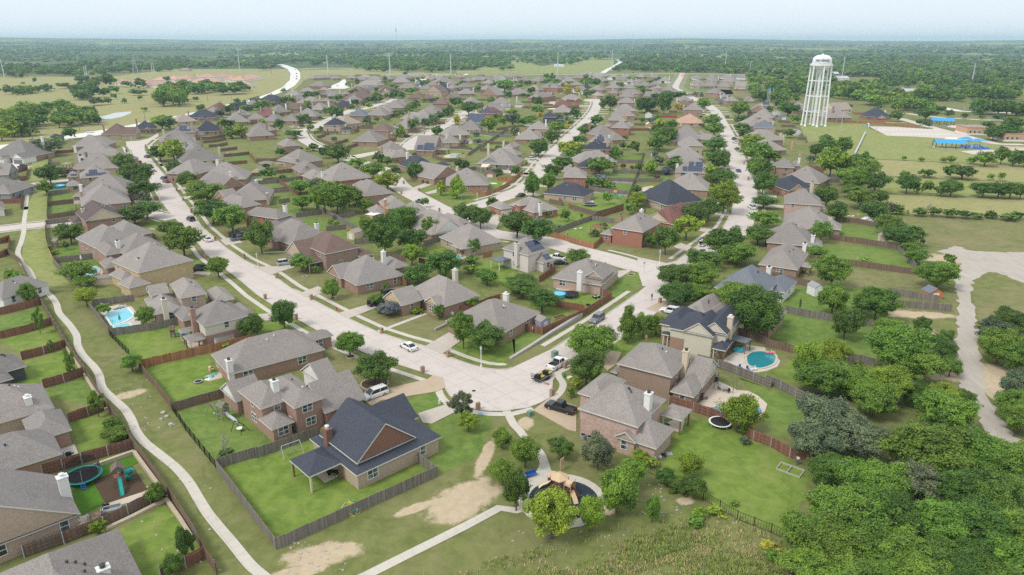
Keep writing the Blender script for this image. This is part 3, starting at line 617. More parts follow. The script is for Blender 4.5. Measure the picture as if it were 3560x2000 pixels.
    for (x0,x1,y0,y1,h,ty,o,zt) in rects:
        if ty=='p' or o.get('nw'): continue
        X0,X1,Y0,Y1=x0+.42,x1-.42,y0+.42,y1-.42
        for (p,q_,nx,ny) in (((X0,Y0),(X1,Y0),0,-1),((X1,Y0),(X1,Y1),1,0),((X0,Y1),(X0,Y0),-1,0)):
            wx=math.cos(ang0)*nx-math.sin(ang0)*ny; wy=math.sin(ang0)*nx+math.cos(ang0)*ny
            mx,my=(p[0]+q_[0])/2,(p[1]+q_[1])/2; gx=a0[0]+math.cos(ang0)*mx-math.sin(ang0)*my; gy=a0[1]+math.sin(ang0)*mx+math.cos(ang0)*my
            if -(gx*wx+gy*wy)<.12*math.hypot(gx,gy): continue
            L=math.dist(p,q_)
            if L<2.2: continue
            fl=[(1.0,1.45)]+([(3.75,1.35)] if h>4.6 else [])
            for zb,hh in fl:
                n=max(1,int(L/5.2)); 
                for k in range(n):
                    if nwin>=cap or r.random()<.3: continue
                    f=(k+.5)/n+r.uniform(-.08,.08); ww=r.choice((.9,.95,1.7,.95)); cx=p[0]+(q_[0]-p[0])*f; cy_=p[1]+(q_[1]-p[1])*f
                    if any(rx0+.4<cx+nx*.3<rx1-.4 and ry0+.4<cy_+ny*.3<ry1-.4 and rh>zb+.5 and rt!='p' for (rx0,rx1,ry0,ry1,rh,rt,ro_,rz) in rects): continue
                    M=(lambda s,n_,z:(cx+(q_[0]-p[0])/L*s+nx*n_, cy_+(q_[1]-p[1])/L*s+ny*n_, z))
                    nwin+=1; m=MB()
                    def bx(m,s0,s1,z0_,z1_,n0,n1):
                        P=[M(s0,n0,z0_),M(s1,n0,z0_),M(s1,n0,z1_),M(s0,n0,z1_),M(s0,n1,z0_),M(s1,n1,z0_),M(s1,n1,z1_),M(s0,n1,z1_)]
                        for qd in ((4,5,6,7),(0,1,5,4),(2,3,7,6),(1,2,6,5),(3,0,4,7)): m.face([P[t] for t in qd])
                    if dist<330:
                        e=.09; bx(m,-ww/2-e,ww/2+e,zb-e,zb,0,.07); bx(m,-ww/2-e,ww/2+e,zb+hh,zb+hh+e,0,.07); bx(m,-ww/2-e,-ww/2,zb,zb+hh,0,.07); bx(m,ww/2,ww/2+e,zb,zb+hh,0,.07); bx(m,-ww/2,ww/2,zb+hh*.5-.04,zb+hh*.5+.04,0,.06)
                        if ww>1.2: bx(m,-.05,.05,zb,zb+hh,0,.065)
                        wf=m.build('window','frame',root); m=MB(); bx(m,-ww/2,ww/2,zb,zb+hh,0,.03); m.build('pane','pane',wf)
                    else:
                        bx(m,-ww/2,ww/2,zb,zb+hh,0,.04); m.build('window','pane',root)
    for (wi,face,f,ww,hh,mt) in (det or ()):
        x0,x1,y0,y1,h,ty,o,zt=rects[wi]; m=MB(); X0,X1,Y0,Y1=x0+.42,x1-.42,y0+.42,y1-.42
        if face=='s': xc=X0+(X1-X0)*f; m.box(xc-ww/2,Y0-.06,.02,xc+ww/2,Y0+.02,hh)
        elif face=='e': yc=Y0+(Y1-Y0)*f; m.box(X1-.02,yc-ww/2,.02,X1+.06,yc+ww/2,hh)
        else: yc=Y0+(Y1-Y0)*f; m.box(X0-.06,yc-ww/2,.02,X0+.02,yc+ww/2,hh)
        m.build('garage_door' if ww>2 else 'door',mt,root)
    for (wi,side,u0,u1,s0,s1) in solar:
        x0,x1,y0,y1,h,ty,o,zt=rects[wi]; pt=o.get('p',PITCH if ty!='p' else .3); m=MB(); d=min(y1-y0,x1-x0)/2 if ty in 'hp' else (y1-y0)/2
        if side=='s': P=lambda u,s:(x0+(x1-x0)*u,y0+d*s,h+d*s*pt+.10)
        else: P=lambda u,s:(x1-d*s,y0+(y1-y0)*u,h+d*s*pt+.10)
        m.face([P(u0,s0),P(u1,s0),P(u1,s1),P(u0,s1)]); m.build('solar_array','solar',ro)
    HOUSES.append(dict(o=root,c=c,lab=lab,nick=nick,roof=roof,wall=wall,d=dist,p=(gx,gy) if False else (a0[0]+math.cos(ang0)*(rects[0][1])/2,a0[1]+math.sin(ang0)*(rects[0][1])/2+4),u=None,rects=rects,ang=ang0,a0=a0))
    return root
def solarmat():
    m,nt,b=newmat('solar'); p=opos(nt); t=nd(nt,'ShaderNodeTexBrick',offset=0.0,inp={'Scale':1.0,'Mortar Size':.035,'Brick Width':1.05,'Row Height':1.4,'Color1':(.025,.035,.075,1),'Color2':(.035,.045,.09,1),'Mortar':(.16,.17,.2,1)}); lk(nt,p,t.inputs['Vector'])
    finish(b,nt,t.outputs['Color'],.18,.6); MATS['solar']=m
solarmat()
N='n'
# near houses, traced one by one
H('d2','black slate-roofed house with a big chocolate gable on the front corner lot','d','tn',[(1000,440,1850,50,2.9,13.9,'h',{'p':.42}),(1000,440,1850,50,4.0,13.0,'f',{'u':(.11,.80),'v':(2.6,13.6),'z0':2.9,'gw':1,'p':.86,'nw':1}),(1000,440,1850,50,2.95,4.6,'p',{'u':(-.33,.02),'v':(4.4,10.5),'p':.55}),(1000,440,1850,50,2.9,9,'g',{'u':(.45,1.06),'v':(7.5,15.5),'p':.75}),(1000,440,1850,50,2.9,8,'f',{'u':(.48,.80),'v':(9,18.5),'p':.75})],[(705,-40,'ch',6.2)],gable='ch',nick='the black-roofed corner house')
H('c2','pinkish brick house with an upstairs balcony beside the black-roofed house','g','br',[(380,1200,685,1090,5.4,12.5,'h',{'p':.5}),(680,1245,1105,1100,2.9,10.5,'g'),(380,1200,685,1090,5.1,9,'h',{'u':(-.75,.3),'v':(3.5,12.5)}),(130,1395,410,1350,2.9,5,'h'),(380,1200,685,1090,2.9,6,'g',{'u':(-1.1,-.2),'v':(9,16)}),(640,955,838,900,3.1,8,'g',{'gw':1})],[(178,915,'wh',8.4)],gable='wh',nick='the balcony house',det=[(1,'e',.5,5,2.2,'door')])
H('c1','long grey hip-roofed brick house with a white chimney by the weedy yard','g','br',[(2275,867,3235,613,2.9,11.5,'h'),('c2',390,500,550,530,2.9,6,'h')],[(2275,715,'wh',5.6)],nick='the weedy-yard house')
H('c1','two-storey brick house with a tall brick chimney and beige upper wall','k','br',[(2020,387,2480,277,5.4,10,'h',{'up':1}),(1885,545,2038,500,2.9,4.2,'p'),(1800,320,2030,300,2.9,8,'h',{'nw':1}),(2440,250,2536,250,2.9,8,'h'),(1805,450,1940,420,2.9,2.6,'p',{'p':.1})],[(1908,200,'br',8.2)],gable='be',nick='the tall-chimney house')
H('c1','big brick house behind the rectangular swimming pool','g','tn',[(1790,107,2060,57,5.3,12.5,'h'),(1535,277,1830,205,2.9,13,'h',{'p':.6}),(2140,150,2335,106,2.9,10,'h'),(1480,60,1700,62,4.8,5,'g',{'gw':1})],[(1625,110,'be',6.8)],gable='be',nick='the pool house')
H('b1','grey-roofed stone house between the dirt yard and the left street','g','st',[(1375,1285,1930,1155,5.2,11.5,'h'),(1195,1350,1388,1322,2.9,7,'h'),(1255,1425,1530,1395,2.9,6,'h')],[(1380,1145,'be',7.2)],gable='be',nick='the dirt-yard house')
H('b1','brick house with a covered balcony beside the kidney pool','g','br',[(1240,1108,1670,1032,5.4,9.5,'h'),(1050,1233,1266,1207,2.9,7,'h'),(1040,1102,1250,1085,5.2,9,'h')],[(1165,965,'wh',8.2)],nick='the kidney-pool house')
H('b1','grey house with wide mottled roof and a small porch roof behind','k','br',[(955,1040,1400,955,4.6,12,'h'),(850,1020,955,990,2.9,4,'p'),(1210,960,1500,870,3.2,10,'h')],nick='the mottled-roof house')
H('b1','purple brown roofed house with a wide tan end gable','p','br',[(845,778,1232,726,5.0,13,'f',{'p':.62}),(725,792,880,772,2.9,8,'h'),(1100,690,1230,690,3,10,'h',{'nw':1})],[(820,640,'be',7.4)],gable='cr',nick='the tan-gable house')
H('b1','huge grey hip-roofed house with a rear patio facing the green strip','g','br',[(808,627,1306,577,2.9,15,'h',{'p':.72}),(738,605,830,585,2.9,6,'p')],[(805,475,'tn',5.6)],nick='the huge hip-roof house')
H('b1','grey-roofed house with white chimney behind the huge hip roof','g','br',[(716,525,1310,500,2.9,14,'h',{'p':.7})],[(798,405,'wh',6.4)])
H('b1','tan two-storey house with dark solar panels over the left street','g','tn',[(795,343,1105,318,5.3,9.5,'h'),(665,335,800,318,3.4,7,'h'),(660,420,812,412,2.9,6,'h'),(1090,370,1150,370,2.9,8,'h')],[(775,250,'tn',7)],solar=[(0,'s',.2,.85,.12,.32),(0,'s',.32,.58,.32,.62),(1,'s',.3,.75,.1,.5)])
H('b1','grey ranch house with rear patio cover next to the solar house','g','tn',[(690,257,1176,238,2.9,13,'h'),(608,205,700,195,2.9,5,'p')],[])
H('b1','brick house with an upper brick gable on the left street','g','br',[(865,152,1146,178,4.4,10,'h')],[(850,80,'br',7.4)])
H('b1','two-storey house with a white rear wall and white chimney','g','wh',[(745,97,1100,85,5.2,9,'h')],[(740,20,'wh',8)])
H('y1','grey-roofed house half hidden by street oaks','g','br',[(1420,180,2115,150,3.0,12,'h')],[(1435,20,'tn',6)])
H('z1','grey-roofed house behind the round street oaks','g','br',[(-40,1012,425,1000,3.0,12,'h')])
H('z1','brown-roofed house with stone garage gable at the street bend','b','tn',[(282,787,800,775,3.0,13,'h',{'p':.75}),(690,800,990,790,3.0,9,'g')],[(330,590,'br',6.6)],gable='tn')
# right side of the left street
H('c3','long brown grey roofed brick house on the front corner behind oak trees','g','br',[(-117,472,285,242,2.9,15,'h',{'p':.55})],[(-60,55,'wh',5.8)],nick='the corner oak house')
H('c2','dormer house with a golden stone garage gable','g','br',[(1870,192,2238,76,3.0,15,'h',{'p':.78}),(1450,180,1660,118,2.9,8,'g'),(1800,185,1890,160,3.2,5,'g')],[(1980,1250,'be',8.2,'b2')],gable='st',nick='the stone-gable dormer house')
H('b2','grey-roofed brick house with twin white dormers and a white chimney','k','br',[(1000,1410,1482,1302,2.9,15,'h',{'p':.72}),(838,1343,1000,1305,2.9,8,'g'),(1370,1240,1530,1212,2.9,9,'h')],[(1265,1068,'wh',7.2)],nick='the twin-dormer house')
H('b2','brown-roofed two-storey stone house with twin front gables','b','bn',[(685,1098,1032,1027,5.4,11,'h'),(1030,1124,1176,1092,2.9,10,'h'),(480,1168,700,1120,2.9,9,'g'),(520,1195,690,1160,2.7,4,'p')],[],gable='tn',nick='the brown-roofed stone house')
H('b2','wide grey hip-roofed brick house with small white dormers','g','br',[(370,1014,762,930,2.9,14,'h',{'p':.75}),(185,972,300,945,2.9,8,'g')],[(600,790,'wh',6.6)],nick='the white-dormer hip house')
H('b2','red brick two-storey house over a grey front roof','g','rd',[(215,747,352,706,5.3,11,'h'),(-80,872,180,852,2.9,12,'h'),(345,803,466,782,2.9,9,'h')],[(285,610,'wh',8)],nick='the red brick house by the white chimney')
H('b1','dormered brick house behind the broad street trees','g','br',[(2390,642,2600,600,5.2,11,'h'),(2290,600,2420,570,3,9,'g')])
H('y2','grey hip-roofed house with a brick chimney at the rear','g','br',[(1350,1425,2150,1392,3.0,14,'h')],[(2110,1270,'tn',6)])
H('y2','house with a large brick side gable over the left street','g','br',[(1150,1205,1700,1132,3.6,14,'f',{'p':.8})],[(1890,1010,'be',6.5)],gable='br')
H('y2','grey house with two chimneys beside the narrow pool','g','br',[(730,1015,1690,985,2.9,13,'h')],[(1185,760,'tn',7),(1365,840,'wh',6.5)])
H('y2','two-storey brick house with three upper windows','g','br',[(665,902,1175,768,4.6,11,'h')],[(1112,605,'wh',7.4)])
H('y2','grey slate house with cream garage front','k','cr',[(395,657,1235,592,2.9,13,'h')],[(1150,350,'be',7.2)],det=[(0,'s',.12,5,2.2,'door')])
H('y2','house with a pale grey siding gable','g','gy',[(470,482,835,440,3.5,12,'f',{'p':.9})],gable='wh')
H('y2','grey hip-roofed house with brick and white chimneys','g','br',[(90,352,740,322,2.9,13,'h')],[(665,170,'be',6.4),(795,180,'br',6.4)])
H('y2','wide grey roofed house farther up the left street','g','br',[(10,247,700,202,2.9,12,'h')])
H('z1','two-storey tan house with a dark solar stripe on the roof','g','tn',[(1660,747,2150,738,5.3,9,'h'),(2140,800,2300,790,2.9,8,'h')],solar=[(0,'s',.1,.85,.1,.35),(0,'s',.35,.65,.35,.85)])
H('z1','black-roofed house beside the curved yard fences','d','br',[(2130,737,2640,722,2.9,13,'h',{'p':.8})],[(2065,620,'wh',6)])
H('z1','black-roofed brick house with a stone entry gable at the bend','d','br',[(950,692,1400,672,2.9,12,'h'),(1150,690,1290,690,3.3,6,'f')],gable='st')
H('z1','tan-roofed house beside the bright yellow green tree','t','tn',[(1790,547,2220,517,2.9,12,'h')])
H('z1','house with small solar roof behind the bright tree','g','tn',[(1230,540,1550,540,2.9,10,'h')],solar=[(0,'s',.2,.8,.2,.7)])
H('z1','black-roofed brick house beside the far pale road','d','br',[(2000,457,2540,452,2.9,12,'h'),(2240,480,2360,480,3.1,6,'f')])
# middle block
H('b2','red brick house with a tall white chimney in the middle block','g','rd',[(740,380,1152,332,4.4,13,'h'),(545,352,745,335,2.9,9,'h')],[(660,272,'wh',7.6),(712,215,'br',7)],nick='the tall white chimney house')
H('y3','grey house with orange brick chimney and rear patio','g','br',[(250,1150,720,1110,2.9,13,'h'),(195,1130,330,1150,2.9,4,'p')],[(355,995,'tn',6)])
H('y3','brick house with a long sloping rear roof','g','br',[(190,968,720,892,3.4,13,'h'),(92,868,250,848,5,8,'h')],[(182,870,'br',5.6)])
H('b2','square hip-roofed brown brick house by the middle street','g','br',[(1075,522,1372,487,4.6,13,'h'),(1030,440,1170,425,3.2,8,'h')],nick='the square hip house')
H('b2','orange tan two-storey house with a white metal patio roof','g','ot',[(1300,647,1527,627,5.2,9.5,'h'),(1150,692,1330,692,2.9,8,'h'),(1530,717,1752,692,2.9,10,'h')],[(1283,555,'ot',8)],nick='the orange tan house')
H('b2','brick house with a big white siding gable','g','br',[(1740,907,2132,837,2.9,15,'h',{'p':.7}),(1740,907,2132,837,3.0,9,'f',{'u':(.12,.85),'v':(.35,11),'gw':1,'p':.72}),(2000,800,2130,780,2.9,9,'h')],gable='wh',nick='the white-gable house')
H('b2','single-storey tan house with a small pool patio','g','tn',[(2085,1040,2457,970,2.9,11.5,'h'),(1895,1012,2090,1040,2.9,5,'p')],[],nick='the pool patio house')
H('b3','whitewashed two-storey house covered with solar panels','g','wb',[(162,1110,382,1043,5.4,10.5,'h'),(310,1187,437,1150,2.9,7,'h')],[(48,985,'wb',8.2)],solar=[(0,'s',.22,.8,.1,.75),(0,'e',.2,.8,.1,.75),(1,'s',.3,.8,.2,.8)],nick='the solar house')
H('b3','pink brick house with white chimney on the cross street corner','g','pk',[(890,1408,1072,1252,2.9,14,'h',{'p':.62}),(905,1345,1010,1250,4.4,5,'g')],[(676,1272,'wh',6.6)],nick='the pink brick corner house')
H('b3','red brick two-storey house on the dry corner lawn','g','rd',[(985,833,1306,880,5.4,11,'h'),(870,895,1000,905,2.9,7,'h'),(1300,945,1470,850,2.8,2.5,'p')],[(1083,708,'br',8.2)],nick='the red brick corner house')
H('b3','maroon-roofed house with a white siding gable','r','rd',[(1310,748,1605,803,2.9,15,'h',{'p':.75}),(1310,748,1605,803,3.0,9,'f',{'u':(.0,.84),'v':(.4,10),'gw':1,'p':.62})],[(1290,655,'wh',7.2)],gable='cr',nick='the maroon white-gable house')
H('b3','black-roofed house with a rear porch near the right street','d','tn',[(1545,612,1905,565,2.9,14,'h',{'p':.82}),(1435,597,1570,610,2.9,6,'p')],[(1585,430,'tn',6.6)],nick='the black-roofed porch house')
H('b3','grey-roofed house with a white chimney behind the black roof','g','br',[(1545,442,1957,465,2.9,12,'h')],[(1562,365,'wh',6)])
H('b3','pale brick two-storey house with blue solar panels by the right street','g','pk',[(1622,280,1927,292,5.4,9.5,'h')],[(1646,200,'wh',7.6)],solar=[(0,'s',.25,.4,.1,.45),(0,'s',.42,.88,.1,.5),(0,'s',.44,.6,.5,.85),(0,'s',.66,.9,.5,.85)],nick='the blue solar house')
H('b3','grey-roofed house behind the blue solar house','g','br',[(1635,222,1942,228,2.9,12,'h')])
H('b3','low grey hip house next to the rear shed','g','br',[(1565,137,1907,142,2.9,11,'h')])
H('b3','tan brick two-storey house with one small end window','g','tn',[(1660,17,1906,22,5.4,10,'h')])
H('y6','grey house tucked between trees and the tan brick house','g','br',[(530,522,1110,470,2.9,12,'h'),(1020,440,1165,520,2.9,8,'h')])
H('y6','big grey two-storey house with a front garage wing','g','br',[(540,388,1022,402,4.6,13,'h'),(1030,362,1142,360,2.9,8,'h')],[(800,280,'wh',7)])
H('y6','peach-roofed house among the grey roofs','o','tn',[(588,158,1136,167,3.0,15,'h',{'p':.6})],[(676,100,'be',6)])
H('z5','grey two-storey box house beside the right street','g','br',[(1572,864,1953,874,5.2,10,'h')],[(1588,770,'wh',7)])
H('z5','maroon brown roofed house by the yellow tree','b','br',[(1490,797,1816,792,4.6,10,'h')])
H('z5','grey two-storey house with white chimney by the right street top','g','br',[(1500,700,1792,697,4.8,11,'h')],[(1460,635,'wh',7.5)])
# west of the middle block
H('b3','single-storey black-roofed brick house with a paved rear porch','d','tn',[(308,490,716,530,2.9,9.5,'h',{'p':.6})],nick='the low black-roofed house')
H('b3','red brick house with white garage and rear patio posts','g','rd',[(215,687,468,648,2.9,12,'h',{'p':.6}),(-25,600,108,612,4.4,8,'h'),('b2',2430,650,2570,640,2.9,8,'h')],[(280,590,'wh',6.2)],det=[(2,'s',.5,4.8,2.2,'frame')],nick='the white-garage brick house')
H('b3','red brick two-storey house with a pair of upper windows','g','rd',[(508,332,742,337,5.4,9,'h'),(505,275,620,270,4.2,8,'h')],nick='the paired-window brick house')
H('b3','grey ranch house with a covered rear patio','g','br',[(660,192,1042,172,2.9,10,'h'),(940,185,1042,172,2.9,5,'p')],[(950,112,'be',6)])
H('b3','small black-roofed house behind a round tree','d','br',[(668,232,885,236,2.9,9,'h')])
H('b3','black-roofed two-storey red brick house','d','rd',[(712,57,978,62,5.4,9,'h')])
H('y5','tan two-storey house with a solar pyramid roof','g','tn',[(1112,532,1542,547,5.2,9,'h')],[(1536,405,'wh',7.8)],solar=[(0,'s',.27,.75,.06,.34),(0,'s',.38,.7,.36,.62),(0,'s',.44,.6,.64,.85)])
H('y5','large grey house with a low rear wing and white dormer','g','br',[(1300,412,1735,388,4.0,13,'h'),(1585,497,1878,487,2.9,10,'h')],[])
H('y5','red brick two-storey house with white chimney','g','rd',[(1553,252,1936,264,5.2,9.5,'h'),(1410,225,1560,220,3.4,9,'h')],[(1818,120,'wh',7.6)])
H('z5','grey house with two orange chimneys','g','br',[(75,1078,445,1084,4.2,10,'h'),(430,1190,590,1185,3,9,'h')],[(410,935,'ot',7),(438,985,'ot',7)])
H('z5','grey hip house with an offset rear wing','g','br',[(150,988,622,993,3.5,12,'h')])
H('z5','grey house with a low arched upper wall','g','br',[(240,895,662,893,4.2,11,'h')])
H('z5','cream and brick two-storey house in the long row','g','br',[(270,737,632,741,5.0,10,'h')],[(610,650,'wh',7.5)])
H('z5','grey house with white chimney high in the long row','g','br',[(263,612,592,622,4.5,10,'h')],[(580,540,'wh',8)])
H('z5','last grey house at the top of the long row','g','br',[(288,545,705,560,3.2,11,'h')])
H('y4','L-shaped house with a grey siding gable and two garage doors','g','tn',[(1170,967,1965,997,2.9,14,'h'),(1230,967,1660,975,3.0,12,'f',{'v':(.5,12),'gw':1,'p':.62})],[],gable='gy',det=[(0,'s',.66,4.8,2.2,'door_dk'),(0,'s',.9,2.6,2.2,'door_dk')],nick='the two-garage L house')
H('y4','house with a wide brick gable end and front garage','g','br',[(335,1278,890,1187,2.9,14,'f',{'p':.6}),(150,1165,340,1270,2.9,9,'g')],[(800,1030,'be',5.6)],gable='br')
H('y4','grey hip house on the street corner with a bright tree in front','g','br',[(560,1402,1426,1390,2.9,13,'h',{'p':.66})],[(1182,1165,'ot',5.6)],nick='the street corner hip house')
H('y4','blue black roofed house with a rear patio wing','d','br',[(-60,1087,430,1037,2.9,14,'h',{'p':.75}),(470,1022,702,1002,2.9,8,'p',{'p':.5})],nick='the blue black roofed house')
H('y4','house with a large dark solar roof and brick gable','g','br',[(-40,707,322,717,2.9,12,'h'),(330,690,560,600,3,9,'f'),(400,697,622,682,2.8,4,'p')],[(478,490,'be',6.8)],solar=[(0,'s',.05,.38,.1,.7),(0,'s',.42,.95,.05,.95)],nick='the dark solar-roof house')
H('y4','tan house with square window beside the grey purple tree','g','tn',[(490,557,832,552,2.9,13,'h'),(335,520,560,530,2.9,10,'h')],[])
H('y4','grey house with two white chimneys above the trampoline yard','g','br',[(560,412,1052,392,2.9,12,'h')],[(746,255,'wh',6),(855,395,'wh',4.6)])
H('y4','tan house with one square window by the netted trampoline','g','cr',[(790,287,1272,292,2.9,12,'h')])
H('y4','house with a whole black solar roof slope','g','br',[(905,138,1300,168,2.9,13,'h')],[],solar=[(0,'s',.1,.9,.05,.9)])
H('y4','two-storey pale brick house with a front garage wing','g','pk',[(1705,647,1892,657,5.2,9.5,'h'),(1868,803,2232,772,2.9,11,'h')],[(1722,520,'be',7.6)],nick='the garage-wing brick house')
H('y4','grey hip house with white chimney in the shared yards','g','br',[(1945,482,2472,487,2.9,12,'h')],[(2026,345,'wh',6)])
H('y4','pale brick two-storey house beside the new yellow fence','g','pk',[(2193,274,2602,280,5.4,10,'h'),(2130,218,2280,215,2.9,5,'p')],[])
H('z4','dark blue two-storey house by the yellow shrubs','d','dk',[(1363,1017,1640,1017,4.8,9,'h'),(1640,1070,1790,1065,2.9,8,'h')])
H('z4','grey house with a square umbrella patio','g','br',[(1570,920,1975,920,2.9,12,'h')],[(1675,820,'wh',6)])
H('z4','maroon-roofed house by the short lane','r','br',[(1545,804,1957,808,2.9,10,'h'),(1950,800,2086,795,2.9,9,'h')],[(1690,700,'be',6)])
H('z4','brick house with two low front gables facing the viewer','g','rd',[(1773,675,2142,670,2.9,11,'h'),(1800,695,1920,695,3.0,6,'f'),(2000,690,2140,690,3.0,6,'f')],[])
H('z4','red brick two-storey house with a tall arched front','g','rd',[(1288,642,1622,592,4.9,10,'h'),(1480,600,1630,590,5.0,8,'f'),(1285,660,1425,655,2.9,8,'f')],[])
H('z4','red brick two-storey house behind small round trees','g','rd',[(1288,430,1652,445,5.2,11,'h')],[(1290,400,'br',8)])
H('z4','grey pyramid-roofed house with a green back lawn','g','br',[(742,572,1108,562,2.9,13,'h',{'p':.75})],[])
H('z4','wide brick gable house with a screened rear porch','g','br',[(110,575,435,590,3.0,13,'f',{'p':.75}),(420,560,588,548,2.9,11,'h'),(180,575,345,575,2.6,3,'p')],[(330,440,'wh',7.6)])
H('z4','grey house with white chimneys by the pergola patio','g','wh',[(330,745,705,747,4.0,11,'h'),(590,830,845,805,2.9,9,'h'),(800,760,975,770,2.9,8,'h')],[(684,665,'wh',7),(840,600,'wh',8)])
H('z4','white-walled two-storey house beside the maroon solar house','g','wh',[(188,842,595,838,5.0,10,'h'),(500,920,690,905,2.9,8,'h')],[(545,750,'wh',7.6)])
H('z4','maroon two-storey brick house with a solar band','r','rd',[(58,938,492,948,5.0,9.5,'h')],[],solar=[(0,'s',.05,.85,.1,.45),(0,'s',.3,.5,.45,.85)])
# right row of the right street
H('c3','pale pink brick two-storey house beside the playground path','g','pk',[(640,1207,1240,1400,5.4,11.5,'h',{'p':.66,'v':(.4,11.5)}),('d3',1035,33,1447,162,2.9,6.5,'h',{'v':(-.3,7)}),('d3',1035,33,1447,162,3.0,7,'f',{'u':(-.02,.52),'v':(-.6,7)}),(650,1044,900,1120,5.2,9,'h'),(1480,1264,1692,1322,3.0,4.6,'p',{'p':.45})],[(1362,1040,'wh',8.8)],gable='pk',nick='the pale pink brick house')
H('c3','tall brown brick house with a beige side wall and tan chimney','g','bn',[(1040,754,1592,892,5.4,11.5,'h',{'p':.58}),(1570,1032,1812,1087,2.9,13,'h'),(1700,935,1900,985,3.0,10,'g'),(965,845,1060,840,2.9,6,'p')],[(1735,620,'cr',8.2)],gable='be',nick='the tall brown brick house')
H('c3','beige two-storey house with black roof and twin gables','d','br',[(1555,397,2008,490,5.0,10,'h',{'up':1,'p':.6}),(1700,425,2008,490,5.1,9,'f',{'v':(-.2,9),'gw':1,'p':.75,'nw':1}),(1900,395,2147,463,5.5,13,'f',{'v':(-1,12),'up':1,'gw':1,'p':.8}),(1990,600,2122,632,3.0,6,'p',{'p':.7}),(1480,345,1700,420,4.6,11,'h',{'up':1}),(1476,472,1575,462,2.8,3,'p')],[(2178,285,'cr',8.4)],gable='be',nick='the beige twin-gable house')
H('c3','tan-gabled house half hidden by a big tree','g','st',[(1690,224,1935,285,2.9,13,'h'),(1720,235,1870,260,3.0,7,'f'),(1900,255,2040,285,3.2,8,'f')],[],gable='cr')
H('c4','house with a solar-panelled patio roof behind the big tree','k','br',[(-230,325,55,390,3.1,12,'h')],[],solar=[(0,'s',.35,1.0,.05,.9),(0,'e',.1,.8,.05,.8)])
H('b3','big blue grey roofed house behind the street trees','s','wh',[(2010,1425,2480,1520,4.4,15,'h',{'p':.8}),('b4',-60,1440,205,1475,2.9,11,'h')],[(2560,1225,'wh',8)],nick='the big blue grey house')
H('b4','brick house with a crowded rear patio and white chimney','g','br',[(-70,1197,327,1255,3.2,13,'h'),(345,1216,456,1227,2.9,4.5,'p')],[(397,990,'wh',6.4)],nick='the crowded-patio house')
H('b4','grey hip house with a tall white rear chimney','g','br',[(10,978,482,1022,2.9,12,'h'),(400,1000,575,1032,2.9,6,'h')],[(480,905,'wh',6)])
H('b4','long grey-roofed house beside the lime green back lawn','g','br',[(150,817,660,868,2.9,13,'h'),(560,830,757,864,2.9,7,'h')],[(650,725,'cr',5.4)],nick='the lime-lawn house')
H('b4','pinkish brick two-storey house with a rear patio roof','g','pk',[(193,587,567,612,5.4,10,'h'),(555,642,637,612,2.9,4,'p')],[],nick='the rubble yard house')
H('b4','blue black roofed house with an orange brick gable','d','rd',[(210,457,492,442,2.9,10,'h'),(212,460,418,466,3.0,8,'f',{'v':(-.6,8)})],[(472,380,'be',6.4)],gable='ot')
H('b4','grey-roofed house behind the orange brick gable','g','br',[(150,352,542,397,2.9,12,'h')])
H('y7','two-storey brick house with a tall white chimney and triple window','g','br',[(273,1034,652,1052,5.4,10,'h'),(640,1008,782,1014,5.2,9,'h'),(130,992,276,1002,5.2,8,'h'),(820,1167,986,1172,2.9,7,'h')],[(738,860,'wh',8.6),(748,775,'tn',8.4)])
H('y7','long grey roof with rear brick chimney beside the field trees','g','br',[(100,722,500,692,2.9,13,'h')],[(615,525,'ot',6)])
H('y7','brick two-storey house with small white roof vents','g','br',[(-150,522,437,492,4.6,12,'h')],[(375,360,'be',7),(430,400,'be',7)])
H('y6','blue grey roofed house with a low garage roof in front','s','pk',[(2113,250,2547,264,5.2,10,'h'),(2120,352,2332,345,2.9,6,'h')],[])
H('z6','grey house with a long rear wing by the water tower yards','g','br',[(1190,1195,1560,1180,3.2,13,'h'),(1480,1110,1742,1116,2.9,9,'h')],[(1650,1100,'be',6)])
H('z6','brown grey roofed house behind a brick gable','g','br',[(1180,1012,1642,1032,3.0,13,'h')])
H('z6','house with a wide brick gable and three small windows','g','br',[(1130,912,1545,925,4.0,13,'f',{'p':.7})],[(1425,760,'wh',8)],gable='br')
H('z6','house with solar slope behind the flagpoles','g','tn',[(1425,800,1690,802,2.9,12,'h')],solar=[(0,'s',.1,.6,.3,.9)])
H('a4','brown-roofed house beside the water tower fence','g','br',[(620,1172,872,1170,2.9,14,'h',{'p':.75})],[])
H('a4','tan house end behind the water tower','t','cr',[(690,1097,872,1092,2.9,12,'g')],[(697,1035,'be',6.5)])
H('a4','black-roofed orange brick house on the fenced green lot','d','rd',[(1003,1162,1262,1165,2.9,12,'h',{'p':.75}),(1110,1180,1205,1182,3.0,7,'f')],[(1198,1098,'wh',6.4)],gable='ot')
H('a4','roof behind the legs of the water tower','g','br',[(285,1088,455,1088,2.9,14,'h')],[(335,1060,'wh',6)])
